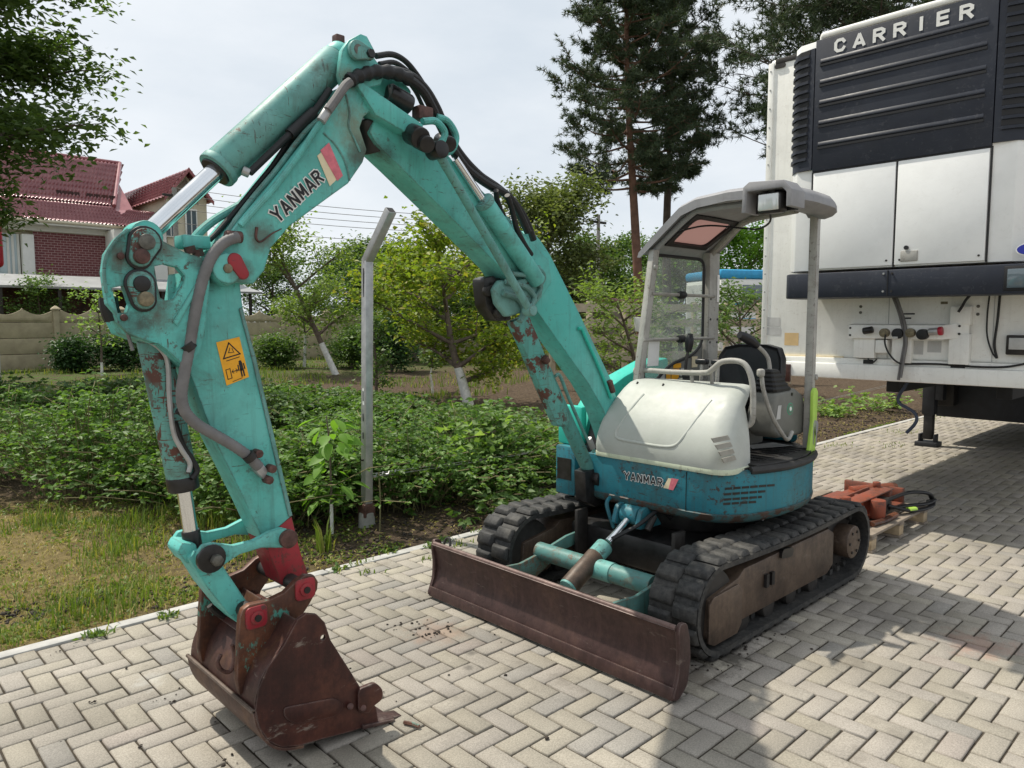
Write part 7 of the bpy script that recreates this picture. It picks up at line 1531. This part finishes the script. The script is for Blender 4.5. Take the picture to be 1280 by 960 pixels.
# ================================================================== BEHIND THE GARDEN
# concrete panel wall
WV = 29.0; WL = root('concrete_wall', (12.0, WV, 0), 'beige precast concrete garden wall with scalloped top panels', 'wall')
bay = 2.05; wp0 = PV(72, 440, WV).x; panel_me = None
arch = [(0.0, 0.0), (0.0, 0.36)] + [(0.12 + 0.86 * i / 10, 0.40 - 0.16 * math.sin(math.pi * i / 10)) for i in range(11)] + [(1.02, 0.46)] + [(1.06 + 0.86 * i / 10, 0.40 - 0.16 * math.sin(math.pi * i / 10)) for i in range(11)] + [(1.93, 0.36), (1.93, 0.0)]
first = {}
for i in range(-4, 12):
    x0 = wp0 + i * bay
    def cp2(key, maker):
        if key not in first: first[key] = (maker(), x0); return first[key][0]
        c = first[key][0].copy(); COL.objects.link(c); c.location = (x0 - first[key][1], 0, 0); return c
    cp2('post', lambda: build('post', box(nb(), (x0 - 0.09, WV - 0.10, -0.1), (x0 + 0.09, WV + 0.10, 2.02)), 'fence_concrete', WL, bevel=0.02))
    cp2('cap', lambda: build('post_cap', loft(nb(), [[(x0 + sx * 0.13, WV + sy * 0.13, 2.02) for sx, sy in ((-1, -1), (1, -1), (1, 1), (-1, 1))], [(x0 + sx * 0.13, WV + sy * 0.13, 2.06) for sx, sy in ((-1, -1), (1, -1), (1, 1), (-1, 1))], [(x0 + sx * 0.02, WV + sy * 0.02, 2.16) for sx, sy in ((-1, -1), (1, -1), (1, 1), (-1, 1))]]), 'fence_concrete', WL))
    for k in range(3): cp2('slab%d' % k, lambda: build('slab', box(nb(), (x0 + 0.06, WV - 0.03, 0.02 + k * 0.53), (x0 + bay - 0.06, WV + 0.03, 0.535 + k * 0.53)), 'fence_concrete', WL, bevel=0.015))
    cp2('top', lambda: build('scalloped_slab', prism(nb(), [Vector((x0 + 0.06 + a, WV - 0.03, 1.61 + b)) for a, b in arch], (0, 0.06, 0)), 'fence_concrete', WL, bevel=0.008))
    cp2('bal', lambda: build('relief_band', box(nb(), (x0 + 0.25, WV - 0.05, 1.66), (x0 + bay - 0.25, WV - 0.03, 1.78)), 'fence_concrete', WL, bevel=0.006))
# house with a maroon metal tile roof
HV = 40.0
HS = root('red_roofed_house', (PV(90, 400, HV).x, HV, 0), 'two storey house with maroon tile roof and maroon brick wall', 'house')
def hp(px, py, V=HV): return PV(px, py, V)
def roof_sheet(name, a, b, c, d, nu, nv, par, lift=0.085):
    """a-b eave, d-c ridge; rows of stepped wavy tiles"""
    a, b, c, d = map(Vector, (a, b, c, d)); nrm = (b - a).cross(d - a).normalized()
    if nrm.z < 0: nrm = -nrm
    VV, QQ = [], []; ku = 4; rows = []
    for j in range(nv):
        for e in (0.0, 1.0):
            t = (j + e) / nv; r = []
            for i in range(nu * ku + 1):
                s = i / (nu * ku); p = (a.lerp(b, s)).lerp(d.lerp(c, s), t); r.append(p + nrm * (lift * (0.5 * math.sin(2 * math.pi * s * nu)) + lift * (1 - e)))
            rows.append(r)
    n = nu * ku + 1
    for r in rows: VV += [q[:] for q in r]
    for j in range(len(rows) - 1):
        for i in range(n - 1): QQ.append((j * n + i, j * n + i + 1, (j + 1) * n + i + 1, (j + 1) * n + i))
    w = np.array(par['wloc']); me = raw_mesh(name, np.array(VV) - w, np.array(QQ), None, 'roof_tile'); return link_mesh(name, me, par)
xl, xr = hp(-60, 300).x, hp(160, 300).x; ze = hp(120, 283).z; zb1 = hp(110, 250).z; zr = hp(110, 199).z
xb = hp(43, 300).x; xb2 = hp(150, 300).x
build('wall', box(nb(), (xb, HV + 0.3, 0), (xb2 + 6, HV + 9, ze)), 'plaster', HS)
build('brick_wall', box(nb(), (xb, HV + 0.24, 0.0), (xb2, HV + 0.30, hp(90, 292).z)), 'brick_wall', HS, smooth=False)
build('wall_frieze', box(nb(), (xl, HV + 0.20, hp(90, 291).z), (xb2 + 0.1, HV + 0.32, ze)), 'plaster_white', HS)
build('soffit', box(nb(), (xl, HV - 0.45, ze - 0.16), (xr + 0.6, HV + 0.3, ze - 0.02)), 'plaster_white', HS, bevel=0.03)
build('gutter', cyl(nb(), (xl, HV - 0.50, ze), (xr + 0.6, HV - 0.50, ze), 0.07, n=10), 'plaster', HS)
build('pillar', box(nb(), (hp(28, 300).x, HV + 0.05, 0), (xb, HV + 0.45, hp(30, 292).z)), 'plaster_white', HS, bevel=0.03)
lw = build('terrace_window', box(nb(), (hp(-20, 300).x, HV + 0.5, hp(5, 342).z), (hp(26, 300).x, HV + 0.6, hp(5, 290).z)), 'pale_glass', HS, smooth=False)
for px in (-2, 12, 18, 25): build('window_mullion', box(nb(), (hp(px, 300).x - 0.05, HV + 0.44, hp(5, 342).z), (hp(px, 300).x + 0.05, HV + 0.5, hp(5, 290).z)), 'plaster_white', lw)
build('wall_left_bay', box(nb(), (xl, HV + 0.6, 0), (xb, HV + 8, ze)), 'plaster', HS)
rfm = roof_sheet('roof', (xl, HV - 0.5, ze + 0.02), (xr + 0.5, HV - 0.5, ze + 0.02), (xr - 0.3, HV + 1.6, zb1), (xl, HV + 1.6, zb1), 46, 6, HS)
xr2 = PV(150, 206, HV + 5.5).x; zr2 = PV(110, 199, HV + 5.5).z; zbb = zb1 + 0.02
roof_sheet('roof_slope', (xl, HV + 1.6, zbb), (xr - 0.3, HV + 1.6, zbb), (xr2, HV + 5.5, zr2), (xl, HV + 5.5, zr2), 44, 9, HS)
build('roof_fill', prism(nb(), [Vector((xl, HV - 0.4, ze)), Vector((xl, HV + 1.6, zb1 - 0.1)), Vector((xl, HV + 5.5, zr2 - 0.12)), Vector((xl, HV + 9.5, ze))], (xr2 - xl - 0.6, 0, 0)), 'roof_tile', HS, smooth=False)
build('ridge_cap', cyl(nb(), (xl, HV + 5.5, zr2 + 0.02), (xr2, HV + 5.5, zr2 + 0.02), 0.10, n=8), 'roof_tile', HS)
build('hip_cap', cyl(nb(), (xr2, HV + 5.5, zr2 + 0.02), (xr - 0.1, HV + 1.6, zbb + 0.05), 0.10, n=8), 'roof_tile', HS)
roof_sheet('hip_slope', (xr - 0.3, HV + 1.6, zbb), (xr + 1.6, HV + 8.0, zbb), (xr2 + 0.2, HV + 5.6, zr2), (xr2, HV + 5.5, zr2), 12, 8, HS)
for px0, px1, py in ((70, 100, 240), (108, 145, 247)):
    for k in range(4):
        a = PV(px0 + (px1 - px0) * k / 4, py + k, HV + 2.2); b = PV(px0 + (px1 - px0) * (k + 0.85) / 4, py + k + 0.8, HV + 2.2); a.z = b.z = zbb + 0.6
        build('snow_guard', box(nb(), (a.x, HV + 2.1, zbb + 0.42), (b.x, HV + 2.2, zbb + 0.62)), 'rust_bucket', HS)
# wing with its gable towards the garden
GV = 38.5; ga, gl, gr = PV(236, 211, GV), PV(206, 247, GV), PV(268, 273, GV)
gcx = ga.x; gw = (gr.x - gl.x) / 2; gzl = gl.z; gw_l = gcx - gl.x; gw_r = gr.x - gcx; gzr = ga.z - (ga.z - gzl) * gw_r / gw_l
yb = HV + 11
build('gable_wall', prism(nb(), [Vector((gcx - gw_l * 0.82, GV + 0.5, 0)), Vector((gcx + gw_r * 0.85, GV + 0.5, 0)), Vector((gcx + gw_r * 0.85, GV + 0.5, gzr + 0.2)), Vector((gcx, GV + 0.5, ga.z - 0.25)), Vector((gcx - gw_l * 0.82, GV + 0.5, gzl + 0.15))], (0, 7.0, 0)), 'plaster', HS, smooth=False)
build('gable_boards', prism(nb(), [Vector((gcx - gw_l * 0.75, GV + 0.44, gzl + 0.05)), Vector((gcx + gw_r * 0.5, GV + 0.44, gzl - 0.1)), Vector((gcx, GV + 0.44, ga.z - 0.4))], (0, 0.06, 0)), 'wood_grey', HS, smooth=False)
roof_sheet('wing_roof', (gcx - gw_l, GV, gzl), (gcx - gw_l, yb, gzl), (gcx, yb, ga.z), (gcx, GV, ga.z), 26, 7, HS)
roof_sheet('wing_roof', (gcx + gw_r, GV, gzr), (gcx + gw_r, yb, gzr), (gcx, yb, ga.z), (gcx, GV, ga.z), 26, 9, HS)
build('barge_board', prism(nb(), [Vector((gcx - gw_l, GV - 0.04, gzl - 0.12)), Vector((gcx - gw_l, GV - 0.04, gzl + 0.06)), Vector((gcx, GV - 0.04, ga.z + 0.07)), Vector((gcx, GV - 0.04, ga.z - 0.14))], (0, 0.08, 0)), 'roof_tile', HS, smooth=False)
build('barge_board', prism(nb(), [Vector((gcx + gw_r, GV - 0.04, gzr - 0.12)), Vector((gcx + gw_r, GV - 0.04, gzr + 0.06)), Vector((gcx, GV - 0.04, ga.z + 0.07)), Vector((gcx, GV - 0.04, ga.z - 0.14))], (0, 0.08, 0)), 'roof_tile', HS, smooth=False)
for px0, px1 in ((206, 220), (232, 246)):
    a, b = PV(px0, 296, GV + 0.45), PV(px1, 262, GV + 0.45); w_ = build('window', box(nb(), (a.x, GV + 0.40, a.z), (b.x, GV + 0.46, b.z)), 'plaster_white', HS, bevel=0.02)
    m = (a.x + b.x) / 2
    for x0, x1 in ((a.x + 0.07, m - 0.03), (m + 0.03, b.x - 0.07)): build('pane', box(nb(), (x0, GV + 0.385, a.z + 0.07), (x1, GV + 0.41, b.z - 0.07)), 'window_glass', w_, smooth=False)
# small hip over the entrance between them
e0, e1 = PV(132, 282, HV - 1.0), PV(206, 290, HV - 1.0); ap = PV(162, 262, HV + 0.8)
roof_sheet('porch_roof', (e0.x, HV - 1.6, ze - 0.1), (e1.x, HV - 1.6, ze - 0.1), (ap.x + 1.2, HV + 0.9, ap.z), (ap.x, HV + 0.9, ap.z), 18, 5, HS)
build('porch_wall', box(nb(), (e0.x + 0.3, HV - 1.2, 0), (e1.x, HV + 0.3, ze - 0.2)), 'plaster_white', HS)
# lean-to roof in front of the house
AW_ = 36.0; a, b = PV(-10, 340, AW_), PV(130, 360, AW_)
LT = root('lean_to', (a.x + 3, AW_, 0), 'grey sheet metal lean-to roof in front of the brick wall', 'lean-to')
build('roof', prism(nb(), [Vector((a.x - 2, AW_ - 1.6, b.z - 0.05)), Vector((a.x - 2, AW_ + 1.8, a.z + 0.05)), Vector((a.x - 2, AW_ + 1.8, a.z - 0.03)), Vector((a.x - 2, AW_ - 1.6, b.z - 0.14))], (b.x - a.x + 8.5, 0, 0)), 'sheet_grey', LT, smooth=False)
for k in range(6): x = a.x + k * 2.0; build('roof_post', box(nb(), (x - 0.06, AW_ - 1.5, 0), (x + 0.06, AW_ - 1.4, b.z - 0.1)), 'dark_steel', LT)
build('back_wall', box(nb(), (a.x - 2, AW_ + 1.7, 0), (b.x + 6, AW_ + 1.8, b.z)), 'rust_bucket', LT)
# utility poles and wires
def upole(px, Z, ytop, lab, mat, r=0.13):
    p = at_depth(px, Z); top = PD(px, ytop, Z / 1.0); T = root('utility_pole', p[:], lab, 'pole'); h = CAM_H + (401 - ytop) / F_PX * Z
    build('pole_shaft', cyl(nb(), p, p + Vector((0, 0, h)), r, r * 0.75, n=12), mat, T); build('cross_arm', box(nb(), (p.x - 0.5, p.y - 0.05, h - 0.35), (p.x + 0.5, p.y + 0.05, h - 0.25)), 'dark_steel', T, bevel=0.01); return p + Vector((0, 0, h))
t1 = upole(227, 33, 240, 'grey concrete utility pole in front of the gabled house wing', 'concrete')
t2 = upole(746, 33, 272, 'pale slim utility pole in front of the mid green tree', 'concrete_pale', 0.10)
far_t = PD(1300, 250, 60)
for k, (dz, y2) in enumerate(((0.0, 290), (-0.3, 296), (-0.6, 310), (-0.9, 318), (-1.5, 322))):
    b = t2 + Vector((0, 0, dz * 0.7 - 0.2)); a = t1 + Vector((0, 0, dz)); m = a.lerp(b, 0.5) + Vector((0, 0, -0.35))
    w_ = build('overhead_wire', tube(nb(), [a, a.lerp(b, 0.25) + Vector((0, 0, -0.26)), m, a.lerp(b, 0.75) + Vector((0, 0, -0.26)), b], 0.012, 4, 4), 'wire', loc=a[:]); tag(w_, 'thin dark overhead wire running between the two utility poles', 'wire', 'overhead wires')
# far house with a grey hipped roof
fz = 62.0; A = at_depth(475, fz); B = at_depth(560, fz); h0 = CAM_H + (401 - 330) / F_PX * fz; h1 = CAM_H + (401 - 303) / F_PX * fz
FH = root('grey_roofed_house', (A.lerp(B, 0.5))[:], 'distant house with dark grey hipped roof above the trees', 'house')
C1 = Vector((A.x, A.y, 0)); ex = (B - A); ex.z = 0; L_ = ex.length; ex.normalize(); ey = Vector((-ex.y, ex.x, 0))
def fpt(a, b, z): return C1 + ex * a * L_ + ey * b + Vector((0, 0, z))
build('wall', prism(nb(), [fpt(0.08, 0.5, 0), fpt(0.92, 0.5, 0), fpt(0.92, 6.5, 0), fpt(0.08, 6.5, 0)], (0, 0, h0)), 'plaster', FH, smooth=False)
bm = nb(); e_ = [bm.verts.new(fpt(a, b, h0)) for a, b in ((-0.06, -0.4), (1.06, -0.4), (1.06, 7.4), (-0.06, 7.4))]; rr_ = [bm.verts.new(fpt(a, 3.5, h1)) for a in (0.40, 0.55)]
for f in ((e_[0], e_[1], rr_[1], rr_[0]), (e_[2], e_[3], rr_[0], rr_[1]), (e_[1], e_[2], rr_[1]), (e_[3], e_[0], rr_[0])): bm.faces.new(f)
build('roof', bm, 'roof_far', FH, smooth=False)
build('aerial', cyl(nb(), fpt(0.68, 3.0, h1 - 1.0), fpt(0.68, 3.0, h1 + 1.2), 0.03, n=6), 'wire', FH)
# timber rail fence behind the machine
f0, f1 = at_depth(690, 17.6), at_depth(985, 19.5); dv = f1 - f0; dv.z = 0
WF = root('rail_fence', (f0.lerp(f1, 0.5))[:], 'pale timber fence of broad horizontal boards behind the excavator', 'fence'); nn_ = Vector((-dv.y, dv.x, 0)).normalized()
NB = 7
for i in range(NB + 1):
    p = f0 + dv * i / NB; build('post', box(nb(), (p.x - 0.06, p.y - 0.06, 0), (p.x + 0.06, p.y + 0.06, 2.12)), 'wood_fence', WF, bevel=0.01)
for i in range(NB):
    a, b = f0 + dv * i / NB, f0 + dv * (i + 1) / NB
    for z in (0.25, 0.68, 1.10, 1.48, 1.84):
        q = -nn_ * 0.075 if (-nn_).dot(CAM - a) > 0 else nn_ * 0.075
        build('board', prism(nb(), [a + q + Vector((0, 0, z)), b + q + Vector((0, 0, z)), b + q + Vector((0, 0, z + 0.20)), a + q + Vector((0, 0, z + 0.20))], q.normalized() * 0.025), 'wood_fence', WF, smooth=False)
# blue and white bus parked behind the fence
bp0 = at_depth(898, 23.0); bd = (at_depth(1100, 24.5) - bp0); bd.z = 0; bd.normalize(); bn = Vector((-bd.y, bd.x, 0))
BUS = root('parked_bus', bp0[:], 'white bus with blue roof edge parked behind the timber fence', 'bus')
def bb(a0, a1, b0, b1, z0, z1): return [[bp0 + bd * a + bn * b + Vector((0, 0, z)) for a, b in ((a0, b0), (a1, b0), (a1, b1), (a0, b1))] for z in (z0, z1)]
def busbox(nm, a0, a1, b0, b1, z0, z1, m_, par=BUS, bv=0.03): return build(nm, loft(nb(), bb(a0, a1, b0, b1, z0, z1)), m_, par, bevel=bv)
bod = busbox('bus_body', 0, 7.5, 0, 2.3, 0.45, 2.95, 'plaster_white', bv=0.12); busbox('roof_band', -0.02, 7.5, -0.02, 2.32, 2.93, 3.22, 'blue_paint', bv=0.10); busbox('side_band', 0.3, 7.5, -0.012, 0.02, 1.5, 1.72, 'blue_paint', bod, 0.005); busbox('side_band', 0.3, 7.5, -0.012, 0.02, 2.1, 2.2, 'blue_paint', bod, 0.005)
for k in range(5): busbox('window', 0.75 + k * 1.3, 1.85 + k * 1.3, -0.02, 0.05, 1.95, 2.75, 'window_glass', bod, 0.02)
busbox('rear_panel', -0.03, 0.02, 0.2, 2.1, 1.0, 2.8, 'grey_label', bod, 0.01)
for k in (1.5, 5.8):
    c = bp0 + bd * k + Vector((0, 0, 0.46)); w_ = build('wheel', cyl(nb(), c - bn * 0.04, c + bn * 0.3, 0.46, n=22), 'rubber', BUS, bevel=0.04); build('rim', cyl(nb(), c - bn * 0.05, c + bn * 0.1, 0.24, n=16), 'galvanised', w_, bevel=0.01)
# white bucket hung in the peach tree, red barrow shape by the pole
bk0 = at_depth(800, 14.0); pbk = Vector((bk0.x, bk0.y, 1.66 + (401 - 415) / F_PX * 14)); 
BKT = root('white_bucket', pbk[:], 'white plastic bucket hanging in the peach tree', 'bucket')
build('bucket_body', cyl(nb(), pbk, pbk + Vector((0, 0, 0.27)), 0.11, 0.14, n=20, cap=True), 'plaster_white', BKT, bevel=0.008); build('bucket_handle', tube(nb(), [pbk + Vector((-0.14, 0, 0.26)), pbk + Vector((0, 0, 0.42)), pbk + Vector((0.14, 0, 0.26))], 0.004, 6), 'dark_steel', BKT)
sh = at_depth(757, 30); SHD = root('garden_shed', sh[:], 'low brown shed with maroon roof among the trees', 'shed')
build('wall', box(nb(), (sh.x - 0.8, sh.y - 0.8, 0), (sh.x + 0.8, sh.y + 0.8, 2.35)), 'wood_grey', SHD, smooth=False); build('roof', box(nb(), (sh.x - 1.1, sh.y - 1.1, 2.36), (sh.x + 1.1, sh.y + 1.1, 2.5)), 'roof_tile', SHD, bevel=0.02)
# tall red sign-like housing at the picture's edge, on a pale post in front of the wall
rb_ = at_depth(-4, 20.0); RD = root('red_housing', rb_[:], 'red rounded housing on a slim pale stand before the concrete wall', 'housing')
build('stand', box(nb(), (rb_.x - 0.10, rb_.y - 0.1, 0), (rb_.x + 0.10, rb_.y + 0.1, 3.06)), 'concrete_pale', RD, bevel=0.03); build('housing_body', box(nb(), (rb_.x - 0.30, rb_.y - 0.25, 3.05), (rb_.x + 0.30, rb_.y + 0.25, 4.55)), 'red_car', RD, bevel=0.14, seg=4)
